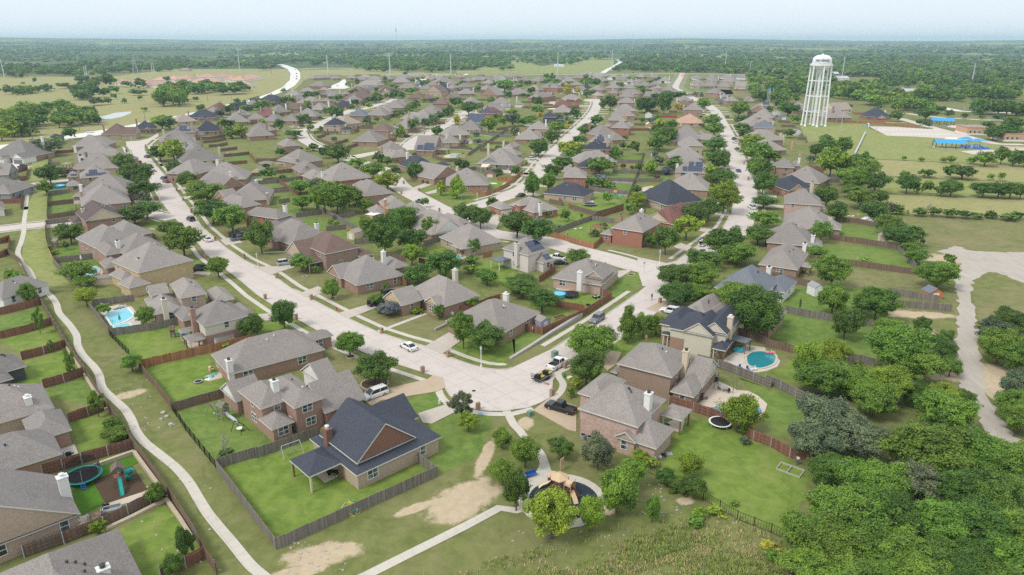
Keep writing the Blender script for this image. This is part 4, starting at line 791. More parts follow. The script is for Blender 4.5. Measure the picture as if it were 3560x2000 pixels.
# far left strip
H('d1','grey roof at the bottom left corner with a white chimney','g','tn',[(1412,1428,1180,967,2.9,16,'h',{'u':(-.8,1)})],[(1020,1345,'wh',6)],nick='the bottom corner roof')
H('d1','two-storey brick house with white windows beside the playset yard','k','tn',[(803,817,590,440,2.9,17,'g',{'p':.66})],[(612,440,'wh',6.4)],nick='the playset house')
H('d1','grey house with a concrete patio beside the green playset yard','k','br',[(0,412,622,217,2.9,10,'h',{'u':(-.8,1)}),('c1',300,1520,722,1425,2.9,9,'h')],[],nick='the grey patio house')
H('c1','grey-roofed house with big white chimney and white patio','g','tn',[(20,1338,543,1192,2.9,12,'h',{'u':(-.6,1)})],[(270,1080,'wh',5.4)],nick='the white-patio house')
H('c1','small charcoal house at the left edge','k','dk',[(90,828,266,778,2.9,8,'h',{'u':(-1.5,1)}),(0,960,118,885,2.9,6,'h',{'u':(-1.5,1)})],nick='the charcoal house')
H('y1','large house with a white front gable and dark garage door','k','br',[(-250,372,545,385,3.0,15,'h',{'p':.75}),(240,400,505,398,3.1,9,'f',{'v':(-1.5,9),'gw':1,'p':.7}),(-20,400,95,400,3.0,8,'f',{'v':(-1,9),'gw':1})],[],gable='wh',det=[(1,'s',.52,4.9,2.2,'door_dk')])
H('y1','pale grey siding house with a plain gable end','g','gy',[(-250,745,170,728,2.9,9,'g'),])
H('y1','grey-roofed pale house behind the white car','g','gy',[(-250,1110,200,1105,2.9,13,'h'),(150,1100,400,920,2.9,9,'h')])
H('y1','white house corner at the left edge with a covered grill','g','wh',[(-300,1445,95,1402,2.9,10,'h')])
H('c1','grey house roof cut by the left edge above the charcoal house','k','wh',[(-220,70,18,110,2.9,9,'h')])
# the far crowd of roofs, one entry each: crop, roof, wall, ax,ay,bx,by,eave,depth[,type]
FAR='''z2 g br 1840 397 2150 407 3 17 h|z2 g tn 1650 512 1950 512 3 10 h|z2 g tn 1335 587 1660 592 3 11 h|z2 g br 1460 662 1650 667 3 9 f|z2 d br 865 667 1200 680 4.8 10 h|z2 d br 985 742 1172 747 3 9 h|z2 g br 640 772 900 762 3 9 h|z2 d br 385 850 745 812 3 11 h|z2 r br 55 862 320 835 3 11 h|z2 g br -40 925 185 905 3 11 h|z2 b br 1290 862 1690 867 3 11 h|z2 g tn 1580 742 1805 742 3 10 h|z2 g tn 1700 690 1930 715 4.5 9 h|z2 g br 2080 705 2265 705 4 10 h|z2 g br 1205 927 1502 897 3 11 h|z2 r br 750 982 1225 974 3 12 h|z2 g tn 450 987 745 964 4.8 9 h|z2 g br 640 1062 972 1052 3 10 h|z2 g br 215 1125 705 1100 3 12 h|z2 g tn 912 1092 1255 1097 3 12 h|z2 g br 1285 1092 1625 1092 3 13 h|z2 g br 1560 1000 2010 1000 3 12 h|z2 g br 1825 865 2145 872 3 13 h|z2 b br 2140 850 2478 832 3 11 h|z2 d br 2330 797 2600 802 3 12 h|z2 g br 600 1292 1005 1292 3.2 13 h|z2 g rd 950 1280 1112 1282 4.2 8 h|z2 g br 665 1400 1175 1370 3.2 13 h|z2 d br -60 1272 105 1267 3 10 h|z2 g br 2040 480 2240 480 4.5 8 h|z2 g br 2060 570 2400 570 3 12 h|z2 g br 2260 600 2560 590 3 10 h|z2 g br 1940 250 2330 230 3 10 h|z2 g br 2330 250 2500 245 3 9 h|y3 d tn 698 200 1042 207 5.2 10 h|y3 d tn 1048 300 1245 302 2.9 7 h|y3 t tn 1105 190 1480 152 4.2 11 h|y3 b br 1646 308 2012 320 4.8 10 h|y3 g br 2000 370 2150 380 3 8 h|y3 g br 1267 522 1782 537 2.9 14 h|y3 g br 1975 717 2372 687 4.8 11 h|y3 g br 1765 770 2090 850 2.9 8 h|y3 g br 2225 827 2485 807 2.9 9 h|y3 g br 2060 242 2385 272 2.9 12 h|y3 g br 2230 145 2555 160 2.9 12 h|y3 g br -60 627 262 602 4.5 11 h|z3 g br 0 242 205 242 3 10 h|z3 g br 185 272 425 272 3 10 h|z3 g br 260 222 445 232 3 9 h|z3 g wh 430 272 705 272 3.4 12 h|z3 g br 705 262 955 262 3 12 h|z3 g br 985 232 1225 242 3 11 h|z3 g br 905 328 1285 328 3 14 h|z3 g br 1258 207 1472 217 3 10 h|z3 g tn 1580 222 1702 227 3 8 f|z3 g br 1645 272 1865 277 3 9 h|z3 g tn 1775 227 1985 232 3 10 h|z3 g br 1890 325 2190 310 3 15 h|z3 g br 2110 360 2260 350 3 9 h|z3 g br 2290 295 2490 302 3 9 h|z3 g br 2150 212 2285 232 3 9 h|z3 g tn 230 372 640 390 3.4 13 h|z3 g wh 60 455 365 470 3 11 h|z3 s tn 375 465 570 468 3 9 h|z3 b br 30 505 310 520 4 12 h|z3 b br 725 442 900 442 4 10 h|z3 b br 675 505 965 500 3 10 f|z3 g br 1025 442 1405 450 3 13 h|z3 s wh 1325 372 1510 378 3 10 h|z3 g tn 1590 382 1810 388 3 11 h|z3 g tn 1465 455 1690 462 3 10 h|z3 b tn 1595 512 1915 522 5 13 f|z3 d wh 1815 432 1985 437 3.2 12 f|z3 d br 1945 545 2155 500 3.2 11 h|z3 g tn 2165 445 2310 430 3 10 h|z3 g tn 2280 425 2545 418 4 11 h|z3 g br 2265 557 2600 552 3 11 h|z3 b br 235 662 640 620 3 15 h|z3 g br -20 565 120 560 3 10 h|z3 g br 655 572 865 582 3 10 h|z3 b br 1238 640 1550 645 3.4 14 h|z3 b br 1555 645 1805 640 3 11 h|z3 g br 1940 645 2210 652 3 12 f|z3 b br 1735 757 2045 757 4.5 11 h|z3 g br 2290 720 2490 742 3 11 h|z3 g br -30 702 305 702 3 12 h|z3 g br 915 782 1245 787 4 12 h|z3 g br 745 832 1165 832 3 14 h|z3 g br 655 902 925 902 3 10 h|z3 g br 395 972 805 982 3 13 h|z3 s br 62 988 425 988 3 12 h|z3 g br 1455 922 1835 932 4.2 14 h|z3 g br 1285 1022 1695 1032 3.2 13 h|z3 g br 1090 1035 1400 1110 3 11 h|z3 g br 1480 1080 1600 1060 3 8 h|z4 g br 0 282 205 272 3 11 h|z4 g br 50 182 200 182 3 9 h|z4 g br 15 252 195 252 3 9 h|z4 g br 200 282 410 272 3 11 h|z4 g tn 335 217 475 222 3 9 h|z4 g wh 455 282 660 272 3 10 f|z4 g br 585 227 735 232 3 9 h|z4 g br 715 302 905 302 3 11 h|z4 g br 775 212 985 212 3 10 h|z4 g br 895 292 1115 292 3 12 h|z4 g br 1075 292 1300 305 3 13 h|z4 g br 1585 272 1770 272 3 11 h|z4 g br 1745 302 2020 302 3 12 h|z4 g br 1735 242 1920 242 3 9 h|z4 g br 1945 242 2160 242 3 10 h|z4 g tn 2025 175 2310 195 3.4 12 h|z4 g br 2300 192 2540 212 3.4 12 h|z4 g br 2265 262 2510 282 3 11 h|z4 g br 60 465 265 475 3.2 11 h|z4 g wh 350 410 470 440 3 9 h|z4 g br 125 342 310 352 3 10 h|z4 g br 615 405 840 405 3 13 h|z4 g tn 995 475 1280 485 3 12 h|z4 g br 1615 372 1770 382 3 10 h|z4 g br 1935 382 2140 382 3 10 h|z4 d br 2125 425 2330 425 3 10 h|z4 g br 2255 475 2540 485 3.4 12 h|z4 g wh 1915 495 2150 505 3.4 11 f|z4 t tn 2435 595 2600 590 2.9 11 h|z5 g wh 65 222 255 227 4.4 10 h|z5 g br -20 310 110 300 3 9 h|z5 g br 335 217 540 217 3 10 h|z5 g br 605 217 800 222 3 10 h|z5 g br 848 225 1085 232 3 12 h|z5 g wh 1055 295 1305 302 3 14 h|z5 g tn 265 272 420 282 3 9 h|z5 g wh 385 325 575 335 3 10 h|z5 g tn 555 315 725 325 3 9 h|z5 k br 635 392 885 402 3 11 h|z5 g br 75 355 270 365 3 10 h|z5 g br 5 435 280 445 3 11 h|z5 g br 65 545 275 550 3 11 h|z5 g br 345 440 620 445 3 11 h|z5 g br 800 495 970 505 3 10 h|z5 g br 790 605 1125 615 3 11 g|z5 g br 950 445 1140 450 4 11 h|z5 g br 1105 485 1380 495 3.4 11 h|z5 g br 1270 560 1540 565 3 12 h|z5 g br 935 372 1160 372 3 11 h|z5 g wh 1755 242 1970 242 3 11 h|z5 g wh 2015 232 2220 237 3 11 h|z5 g wh 2315 222 2510 232 3 11 h|z6 g wh 865 227 1090 237 3 11 h|z5 g tn 1685 402 1900 412 3 12 h|z5 g tn 1945 392 2210 402 3 13 h|z5 g tn 2245 412 2520 417 3 13 h|z6 g cr 878 412 1104 417 4.6 13 g|z5 g wh 1715 335 1960 340 3 12 h|z5 g tn 1995 295 2250 302 3.6 13 h|z5 g tn 2290 305 2560 325 3.4 13 h|z6 g br 185 562 280 555 3 10 h|z6 g br 268 535 555 552 5 11 h|z6 g br 548 620 750 625 3 10 h|z6 s br 515 685 705 695 2.9 11 h|z6 g br 722 702 985 702 4.6 10 h|z6 g cr 1135 672 1285 672 3 10 f|z6 g br 2000 825 2150 832 3 11 h|z6 g br 2110 885 2385 865 3 12 h'''
FARH=[]
for e in FAR.split('|'):
    q=e.split(); v=list(map(float,q[3:9])); o=H(q[0],None,q[1],q[2],[(v[0],v[1],v[2],v[3],v[4],v[5],q[9])]); FARH.append(o)
# orange tiled terrace homes and distant subdivisions
for e in '''1135 826 1255 826|1280 815 1400 835|1450 850 1660 850|1500 800 1640 800|1650 835 1790 835|1625 790 1750 792|1735 785 1905 785|1930 772 2140 772|1865 822 2010 830|2045 820 2220 815|2125 775 2360 770|2365 848 2520 845|2440 800 2620 770|2230 790 2330 790'''.split('|'):
    v=list(map(float,e.split())); H('a1','TERR','or_','wh',[(*v,3.6,26,'h',{'p':.45})])
for e in '''165 560 215 b|270 580 430 b|270 560 350 r|468 545 535 b|825 542 952 p|830 560 935 or_|1030 520 1100 b|1115 500 1175 g|905 620 1000 b|30 570 95 g|100 575 150 b'''.split('|'):
    q=e.split(); H('a2','SUBD',q[3],'tn',[(float(q[0]),float(q[1]),float(q[2]),float(q[1]),3.4,22,'h',{'p':.35})])
for (c,x0,y,x1,rf,wl,lb) in (('a2',1095,592,1160,'metal','wh','white metal-roofed farmhouse among the hill trees'),('a2',1150,580,1195,'s','wh','pale blue gabled farmhouse on the wooded hill'),('a2',1965,630,2045,'metal','wh','pale metal barn beside the far green meadow'),('a2',1935,680,2020,'r','rd','long red ranch house on the far meadow'),('a2',2090,685,2185,'r','rd','red farmhouse with white doors on the far meadow'),('a3',420,655,520,'metal','wh','white farm building on the far green field'),('a3',1270,580,1360,'g','cr','grey-roofed house on the far rise'),('a3',2290,605,2420,'metal','wh','long white metal shed beyond the pylons'),('a4',320,760,372,'metal','wh','small white barn in the woods left of the tower'),('a4',725,780,840,'metal','wh','low white canopy roof right of the tower'),('a4',650,735,740,'metal','gy','metal workshop behind the water tower'),('a4',1075,710,1130,'metal','wh','white shed in the woods beyond the tower'),('a4',1405,915,1530,'metal','dk','dark mobile home by the country road'),('a4',2310,650,2375,'p','tn','purple roofed house in the far right woods'),('a4',2455,635,2530,'metal','wh','long white shed in the far right woods'),('a4',800,645,880,'metal','wh','thin white shed far beyond the tower'),('a1',1770,695,1880,'t','tn','tan house beyond the terrace homes')):
    H(c,lb,rf,wl,[(x0,y,x1,y,3.2,12,'h' if rf!='metal' else 'g',{'p':.4})])
for o,u in zip(HOUSES,range(9999)): o['i']=u
def word(n): return ['first','second','third','fourth','fifth','sixth','seventh','eighth','ninth','tenth','eleventh','twelfth','thirteenth','fourteenth','fifteenth','sixteenth','seventeenth','eighteenth','nineteenth','twentieth'][n]
def proj(p,z=0):
    d=depth(p,z); x=p[0]/d*F+1780; up=p[1]*SP-(CH-z)*CP
    return x,1000-up/d*F
def label_far():
    rows=[h for h in HOUSES if h['lab'] is None]
    for h in rows: h['uv']=proj(h['p'])
    rows.sort(key=lambda h:h['uv'][1])
    nb=13; 
    for k in range(0,len(rows),nb):
        band=sorted(rows[k:k+nb],key=lambda h:h['uv'][0]); q=k//nb
        for i,h in enumerate(band):
            h['lab']=f"{ROOFC[h['roof']]} roofed {WALLC[h['wall']].split()[-1]} house, {word(i)} from left in {word(q)} rooftop row below the far field"
            h['grp']='houses of the far neighbourhood'
    for key,txt,grp in (('TERR','orange tiled terrace home, {} from left beyond the tan field','orange tiled terrace homes'),('SUBD','distant house, {} from left in the subdivision past the highway','distant subdivision houses')):
        L=sorted([h for h in HOUSES if h['lab']==key],key=lambda h:proj(h['p'])[0])
        for i,h in enumerate(L): h['lab']=(ROOFC[h['roof']]+' '+txt if key=='SUBD' else txt).format(word(i)); h['grp']=grp
    for h in HOUSES:
        h['o']['label']=h['lab']; h['o']['group']=h.get('grp','houses along the near streets')
        if '_d' in h['o']: del h['o']['_d']
label_far()
# ---------- trees ----------
def leafmat():
    m,nt,b=newmat('leaf'); oi=nd(nt,'ShaderNodeObjectInfo'); at_=nd(nt,'ShaderNodeAttribute',attribute_name='tint')
    t=at_.outputs['Fac']; comb=nd(nt,'ShaderNodeCombineColor')
    lk(nt,mth(nt,'MULTIPLY_ADD',t,.95,.52),comb.inputs[0]); lk(nt,mth(nt,'MULTIPLY_ADD',t,.8,.6),comb.inputs[1]); lk(nt,mth(nt,'MULTIPLY_ADD',t,.4,.8),comb.inputs[2])
    col=mixc(nt,1.0,oi.outputs['Color'],comb.outputs[0],'MULTIPLY')
    finish(b,nt,col,.6,.3)
    tr=nd(nt,'ShaderNodeBsdfTranslucent'); lk(nt,col,tr.inputs[0]); mx=nd(nt,'ShaderNodeMixShader',inp={0:.28}); out=nt.nodes['Material Output']
    lk(nt,b.outputs[0],mx.inputs[1]); lk(nt,tr.outputs[0],mx.inputs[2]); lk(nt,mx.outputs[0],out.inputs[0]); MATS['leaf']=m
leafmat(); plain('bark',(.13,.105,.085),.9,.1); plain('bark_pale',(.34,.31,.28),.9,.1)
def leaf_arrays(seed,n,ls,shape):
    g=np.random.default_rng(seed)
    lo,hi={'round':(.2,1),'oval':(.14,1),'cone':(.06,1),'wide':(.25,1),'bush':(.0,1),'sparse':(.2,1),'broad':(.16,1)}[shape]
    zc,zr=(lo+hi)/2,(hi-lo)/2
    nl={'round':34,'oval':30,'cone':30,'wide':38,'bush':24,'sparse':22,'broad':60}[shape]
    P=[];Nn=[];Tt=[]
    # lobes spread through the crown's volume
    i=0; ga=math.pi*(3-math.sqrt(5)); lobes=[]
    for k in range(nl):
        zz=1-2*(k+.5)/nl; rr=math.sqrt(max(0,1-zz*zz)); th=ga*k+g.uniform(-.35,.35); f=g.uniform(.45,.95)
        z=zz*f
        if shape=='cone': sc=1-.72*((z+1)/2); x,y=rr*math.cos(th)*f*sc*1.15,rr*math.sin(th)*f*sc*1.15; lr=g.uniform(.22,.32)*(.55+.6*sc)
        else: x,y=rr*math.cos(th)*f,rr*math.sin(th)*f; lr=g.uniform(.17,.36) if shape!='broad' else g.uniform(.13,.27)
        if shape=='sparse': lr*=.72
        lobes.append((x,y,z,lr,g.uniform(-.24,.24)))
    if shape!='sparse': lobes.append((0,0,-.1,.45,-.1))
    w=np.array([l[3]**2 for l in lobes]); w/=w.sum(); cnt=g.multinomial(n,w)
    for (x,y,z,lr,tt),c in zip(lobes,cnt):
        d=g.normal(size=(c,3)); d/=np.linalg.norm(d,axis=1)[:,None]; rad=lr*np.where(g.random(c)<.6,g.uniform(.75,1.15,c),np.where(g.random(c)<.6,g.uniform(.3,.9,c),g.uniform(1.1,1.55,c)))
        p=np.array([x,y,z])+d*rad[:,None]*np.array([1,1,.85]); nn=d+g.normal(scale=.55,size=(c,3))+np.array([0,0,.35]); P.append(p);Nn.append(nn);Tt.append(np.clip(.5+tt+g.normal(scale=.17,size=c),0,1))
    P=np.vstack(P);Nn=np.vstack(Nn);Tt=np.concatenate(Tt)
    ph=g.uniform(0,6.28,6); P=P*(1+.13*np.sin(P[:,[1]]*5+ph[0])*np.cos(P[:,[2]]*4+ph[1])+.09*np.sin(P[:,[0]]*7+ph[2]))
    P=P*np.array([.5,.5,zr])/1.08+np.array([0,0,zc]); P[:,2]=np.maximum(P[:,2],.01)
    Nn/=np.linalg.norm(Nn,axis=1)[:,None]
    a=np.cross(Nn,g.normal(size=Nn.shape)); a/=np.linalg.norm(a,axis=1)[:,None]+1e-9; b=np.cross(Nn,a)
    s=(ls*g.uniform(.6,1.25,len(P)))[:,None]; V=np.stack([P+a*s*.62,P+b*s*.36,P-a*s*.62,P-b*s*.36],1).reshape(-1,3)
    return V,Tt
def mesh_quads(name,V,tint,mat):
    n=len(V)//4; me=bpy.data.meshes.new(name); me.vertices.add(len(V)); me.vertices.foreach_set('co',V.astype(np.float32).ravel())
    me.loops.add(n*4); me.loops.foreach_set('vertex_index',np.arange(n*4,dtype=np.int32)); me.polygons.add(n); me.polygons.foreach_set('loop_start',np.arange(0,n*4,4,dtype=np.int32))
    a=me.attributes.new('tint','FLOAT','FACE'); a.data.foreach_set('value',tint.astype(np.float32)); me.materials.append(MATS[mat]); me.update(); me.validate(); return me
LOD={}
def crown_mesh(shape,lod,var):
    k=(shape,lod,var)
    if k not in LOD:
        n,ls={0:(15000,.040),1:(6500,.056),2:(2400,.085),3:(900,.135)}[lod]
        if shape=='broad' : n=int(n*1.7); ls*=.78
        if shape=='sparse': n=int(n*.55)
        V,t=leaf_arrays(hash((len(shape),ord(shape[0]),var))%9999+var,n,ls,shape); LOD[k]=mesh_quads('crown',V,t,'leaf')
    return LOD[k]
TRK={}
def trunk_mesh(shape,var):
    if (shape,var) not in TRK:
        r=random.Random(var*31+len(shape)); m=MB(); top={'cone':.75,'oval':.7}.get(shape,.55); tw=.032 if shape!='broad' else .024
        m.tube([(0,0,-.01),(r.uniform(-.01,.01),r.uniform(-.01,.01),.2),(r.uniform(-.03,.03),r.uniform(-.03,.03),top)],[tw,tw*.8,tw*.3],7)
        for k in range(6 if shape!='bush' else 3):
            z=r.uniform(.16,.4); t=k*1.05+r.uniform(-.3,.3); e=r.uniform(.2,.36); m.tube([(0,0,z),(math.cos(t)*e*.5,math.sin(t)*e*.5,z+.14),(math.cos(t)*e,math.sin(t)*e,z+r.uniform(.22,.4))],[tw*.5,tw*.34,.004],5)
        TRK[(shape,var)]=m.mesh('trunk',['bark'])
    return TRK[(shape,var)]
KC={0:(.115,.205,.038),1:(.17,.285,.043),2:(.26,.36,.042),3:(.155,.195,.105),4:(.09,.18,.045),5:(.22,.22,.24),6:(.22,.11,.08),7:(.26,.235,.215),8:(.50,.43,.06),9:(.12,.20,.04)}
KW={0:'dark green',1:'leaf green',2:'bright yellow green',3:'grey green',4:'conical green',5:'bluish grey',6:'reddish brown',7:'bare grey',8:'golden yellow',9:'deep green'}
TREES=[]
def TR(c,s):
    for e in s.split('|'):
        v=e.split(','); x,y,w,h=map(float,v[:4]); k=int(v[4]) if len(v)>4 and v[4] else 0; sh=v[5] if len(v)>5 else None
        p=at(c,x,y); r_=depth(p); wm=w/CR[c][2]*r_/F; zt=top_at(p,c,x,y-h)
        # the crown's own width fills part of its height in the picture
        dep=math.atan2(CH,math.hypot(*p)); ht=max(zt-.10*wm*math.sin(dep),.5*wm if h>.5*w else .38*wm,.8)
        TREES.append([p,wm*1.16,ht*1.12,k,sh,x])
TR('c1','405,460,90,230,1,sparse|520,640,60,110,1,sparse|730,930,100,290,1,sparse|985,1290,140,250,1,sparse|870,190,210,180,2|1050,282,140,115,1|1320,835,180,170,1|1460,385,160,180,1|2500,515,200,230,0|2250,615,70,65,2|310,175,150,200,1|1130,1440,150,130,1')
TR('b1','110,1365,110,110,1|200,1425,125,135,1|470,125,280,160,3|510,405,225,180,9|470,510,150,125,1|670,325,200,85,6|1250,275,185,165,0|1390,455,280,240,0|1440,565,245,190,0|1452,600,120,120,7|1350,810,280,180,0|1470,745,225,160,0|620,945,130,130,0|715,1000,220,185,0|980,835,115,105,1|1480,945,115,65,0|1700,925,225,145,0|1840,1130,305,290,1|2180,1335,210,195,1|780,1390,270,200,1|850,1440,180,115,1|1760,345,155,155,0|1880,465,180,185,0|1740,195,200,215,2|1600,175,190,140,0|2070,610,320,200,1|1960,500,150,130,2|2130,800,290,230,0|2320,885,265,250,1|500,1060,50,50,8|540,1100,80,40,1|660,1060,60,90,0|930,1310,80,60,1')
TR('c2','288,410,205,265,0,oval|20,495,130,210,0|762,118,165,190,1,oval|940,690,270,230,1|1190,960,345,275,0,wide|1330,285,200,130,5|1210,195,150,140,1,sparse|1290,50,80,90,1|1820,320,120,140,0|2065,610,200,330,1|2290,640,350,280,0,broad|2045,1325,240,290,3,sparse|2115,1440,180,180,2|2140,205,180,120,1|1600,255,110,65,2|1240,255,110,60,1|1340,275,120,75,1|1640,260,60,40,2|955,20,70,40,2')
TR('b2','460,1280,190,165,1|60,1090,240,300,0|1290,1120,285,390,0,broad|1480,905,250,260,1|1410,860,200,190,0|1560,1055,260,190,0|1100,905,140,160,1|1720,945,160,200,1,sparse|1555,1215,190,200,2|1645,1120,120,90,1|1880,1335,310,240,0|1610,1395,250,170,0|2140,1290,140,80,2|2170,1100,135,150,0|2150,1205,140,85,1|2300,1405,210,140,1|2100,815,225,195,0|2235,845,205,215,0|2350,665,115,125,0|690,695,260,310,1,broad|815,705,310,300,1,broad|930,625,210,210,1|465,665,190,140,1|440,500,200,130,1|570,470,180,110,3|1080,685,140,140,1|1000,600,120,90,1|740,800,70,45,1|800,825,70,55,1|1310,465,230,170,2|1175,345,210,145,1|820,195,225,165,0|690,145,140,120,0|1005,245,180,95,1|1230,185,115,105,0|1325,225,105,85,0|1395,290,95,65,0|1580,365,160,175,0|1845,515,105,140,2|2000,545,175,225,2,cone|120,352,165,95,0|262,352,80,40,0|570,75,110,75,0|250,130,100,90,0|420,80,100,50,0|110,255,70,65,2|1680,635,85,95,0|1700,400,40,30,0|2010,225,90,65,0|2085,242,95,65,0|2370,305,95,65,5|2400,310,110,60,0|600,1290,90,70,0|930,1330,50,50,2|250,1000,60,30,0|2060,1110,60,50,1')
TR('b3','50,935,290,240,0|255,1005,270,235,0|100,1440,290,120,0|210,530,165,240,1|360,475,155,180,1|400,355,160,140,0|500,255,195,115,0|560,135,195,150,2|640,85,150,85,1|870,305,225,155,1|930,200,110,60,0|1010,145,90,100,0|1080,130,60,60,0|890,385,135,75,5|960,455,115,85,1|810,435,160,105,0|945,605,95,120,1|1245,630,160,130,2|1240,505,105,80,0|1370,325,115,140,2|1260,285,85,95,0|1005,245,62,52,6|1105,252,58,52,6|1195,252,45,34,6|1530,305,95,65,5|1620,275,165,115,0|1180,705,125,105,1|1450,575,85,85,0|1700,645,90,80,2|1640,200,120,80,0|1820,810,260,195,0|1950,760,190,200,0|2100,695,290,300,2,broad|1730,965,265,260,2,sparse|1520,1105,225,280,0|1395,1035,160,140,0|2050,250,200,170,0|1970,325,115,105,2|2100,410,210,140,0|2000,160,120,110,0|2110,1125,390,270,0,broad|2240,1205,330,210,1,broad|1890,1255,330,190,0,broad|1620,1440,320,230,0,broad|1850,1440,360,250,1,broad|2170,1440,160,100,1|2440,1005,240,170,0|2520,845,260,160,1|2500,645,210,120,0|2490,510,190,210,0|2430,355,185,205,1|2440,195,230,180,1|2350,115,170,95,2|650,1205,205,140,0|820,925,85,70,3|910,845,80,60,0|530,775,95,115,1|270,795,110,65,5|370,825,65,65,5|340,735,95,65,0|420,840,40,40,2|330,810,40,40,2|690,745,25,50,1|470,830,50,25,5|1640,650,110,60,0')
TR('y6','1290,265,310,250,1|1330,425,340,240,1|1320,565,370,160,0|1345,725,430,230,0|1250,905,260,160,2|1410,1100,300,330,0|1560,1030,150,180,0|1250,1165,190,170,2|1500,1255,290,170,0|1400,1440,490,250,0|1860,185,270,150,0|1870,305,270,140,0|1930,435,330,160,0|1950,640,230,200,1|2110,700,460,310,2,broad|2150,930,530,370,1,broad|2240,1265,440,390,0,broad|2390,1440,390,250,0|2475,905,210,190,0|240,290,195,200,2|460,315,230,200,0|140,335,145,115,1|205,425,215,150,1|400,595,310,360,0|230,705,350,290,1|60,685,170,190,2|80,1190,190,290,1|240,995,260,160,3|385,1195,180,165,5|540,1065,265,180,0|650,1285,155,120,1|185,1300,115,110,6|60,180,110,120,3')
TR('z5','120,885,250,310,0|190,585,145,95,1|830,935,430,300,0,broad|1020,685,220,140,0|1190,965,310,430,0,broad|1450,675,340,160,0|1240,605,115,120,1|770,565,105,125,1|880,555,135,95,1|720,462,195,75,1|1470,925,155,180,8|1980,895,250,230,1|1970,760,190,110,0|1100,1275,195,220,2|1320,1295,250,195,0|1000,1325,180,140,1|1080,1440,230,140,1|1280,1440,280,200,0|760,1145,95,115,0|970,1135,125,115,5|1060,1065,160,85,0|320,445,180,115,0|440,475,180,75,0|1850,605,190,90,0|1920,1040,80,50,0|1950,1235,100,90,0')
TR('y4','1430,360,320,295,1|1690,255,205,240,2|400,415,215,160,0|790,205,135,180,8|1940,405,185,185,3|2420,830,340,310,0|1660,755,210,140,0|840,1045,190,180,0|950,1075,180,160,0|930,625,165,145,5|1215,595,135,120,5|1960,1235,180,220,0|1540,1205,210,130,0|1450,1155,160,115,5|2020,955,160,140,0|1890,870,150,80,0|1320,680,60,90,1|2175,1010,50,70,0|120,1350,90,60,1|870,830,120,50,1|920,800,80,50,1|2500,560,110,90,0')
TR('y5','130,825,330,310,0|390,575,310,250,0|480,365,370,210,1|760,225,160,130,1|690,272,170,80,8|1280,235,260,210,0|1100,455,390,265,0,broad|940,610,280,190,0|740,740,270,190,2|760,860,250,160,1|620,720,120,150,1|880,900,200,110,0|1310,840,180,120,3|1640,900,180,280,1|1440,1440,200,160,1|500,1190,...'.replace('|500,1190,...','')+'|1800,700,140,170,0|1920,700,90,100,0|2050,790,190,260,0|2400,690,180,190,1|2490,740,200,300,0|1850,510,130,100,0')
TR('b4','550,985,180,190,1|700,775,180,180,0|600,630,210,190,0|500,1145,180,120,1|650,1440,310,290,1|640,335,270,290,2,broad|760,135,170,180,1|880,470,270,220,1,broad|1085,495,210,190,0|870,540,200,120,1|940,645,230,175,1|1140,605,140,130,0|1075,790,230,200,0|1210,900,210,180,1|1345,1030,360,220,0,broad|1450,1095,180,110,1|1500,1195,210,130,1|1700,1440,370,260,1,broad|980,1205,130,65,2|1830,1215,115,110,1|1560,1010,50,60,7|1400,495,180,170,0|1490,495,95,150,0|1600,505,105,130,0|1740,525,130,110,0|1840,525,210,150,0|1600,335,160,75,0|1840,340,140,115,0|1955,352,220,120,0|1385,345,95,75,1|2160,535,200,140,0|2310,545,180,140,0|2430,545,180,150,0|2530,555,130,150,0|2240,362,65,62,1|2345,367,75,75,1|1320,705,140,95,0|1530,722,130,80,0|1680,725,130,85,0|1830,735,130,85,0|1970,745,130,75,0|2100,750,120,60,0|2230,745,120,75,0|2420,765,160,65,0|2500,755,120,75,0|2050,205,95,65,1|2180,225,180,130,1|2340,205,130,160,0|2460,225,150,160,0|2570,235,150,170,0|1000,155,45,80,0,cone|900,150,85,42,1|1840,200,75,75,1|1550,182,55,45,1|1245,705,90,120,7|1580,722,150,150,7|1380,165,50,40,1|1770,190,70,55,1|60,180,180,100,1|500,140,130,140,0|450,200,90,80,3')
TR('c4','660,275,270,300,1|780,520,260,300,0|1090,330,340,320,1,broad|955,250,160,130,0|1540,495,160,195,0|1680,605,200,130,0|1800,555,130,130,0|1760,725,210,170,0|1830,885,200,190,0|1200,560,280,250,1,broad|1300,840,530,430,1,broad|1500,930,440,290,1,broad|400,940,270,390,2|650,810,280,260,2,broad|560,1060,520,330,1,broad|830,1100,420,300,1,broad|1180,1110,440,310,2,broad|1060,1290,390,330,1,broad|1480,1190,270,240,0,broad|1750,1190,260,210,2|1950,1190,210,160,0|1740,1450,510,390,1,broad|600,1560,570,420,3,broad|340,240,20,130,7|2250,570,270,230,3|2420,500,360,270,0,broad|2300,760,390,310,1,broad|2480,860,310,270,1|2500,1160,340,290,3,broad|2450,1320,330,250,1|2520,1460,320,290,1,broad|920,790,90,60,1')
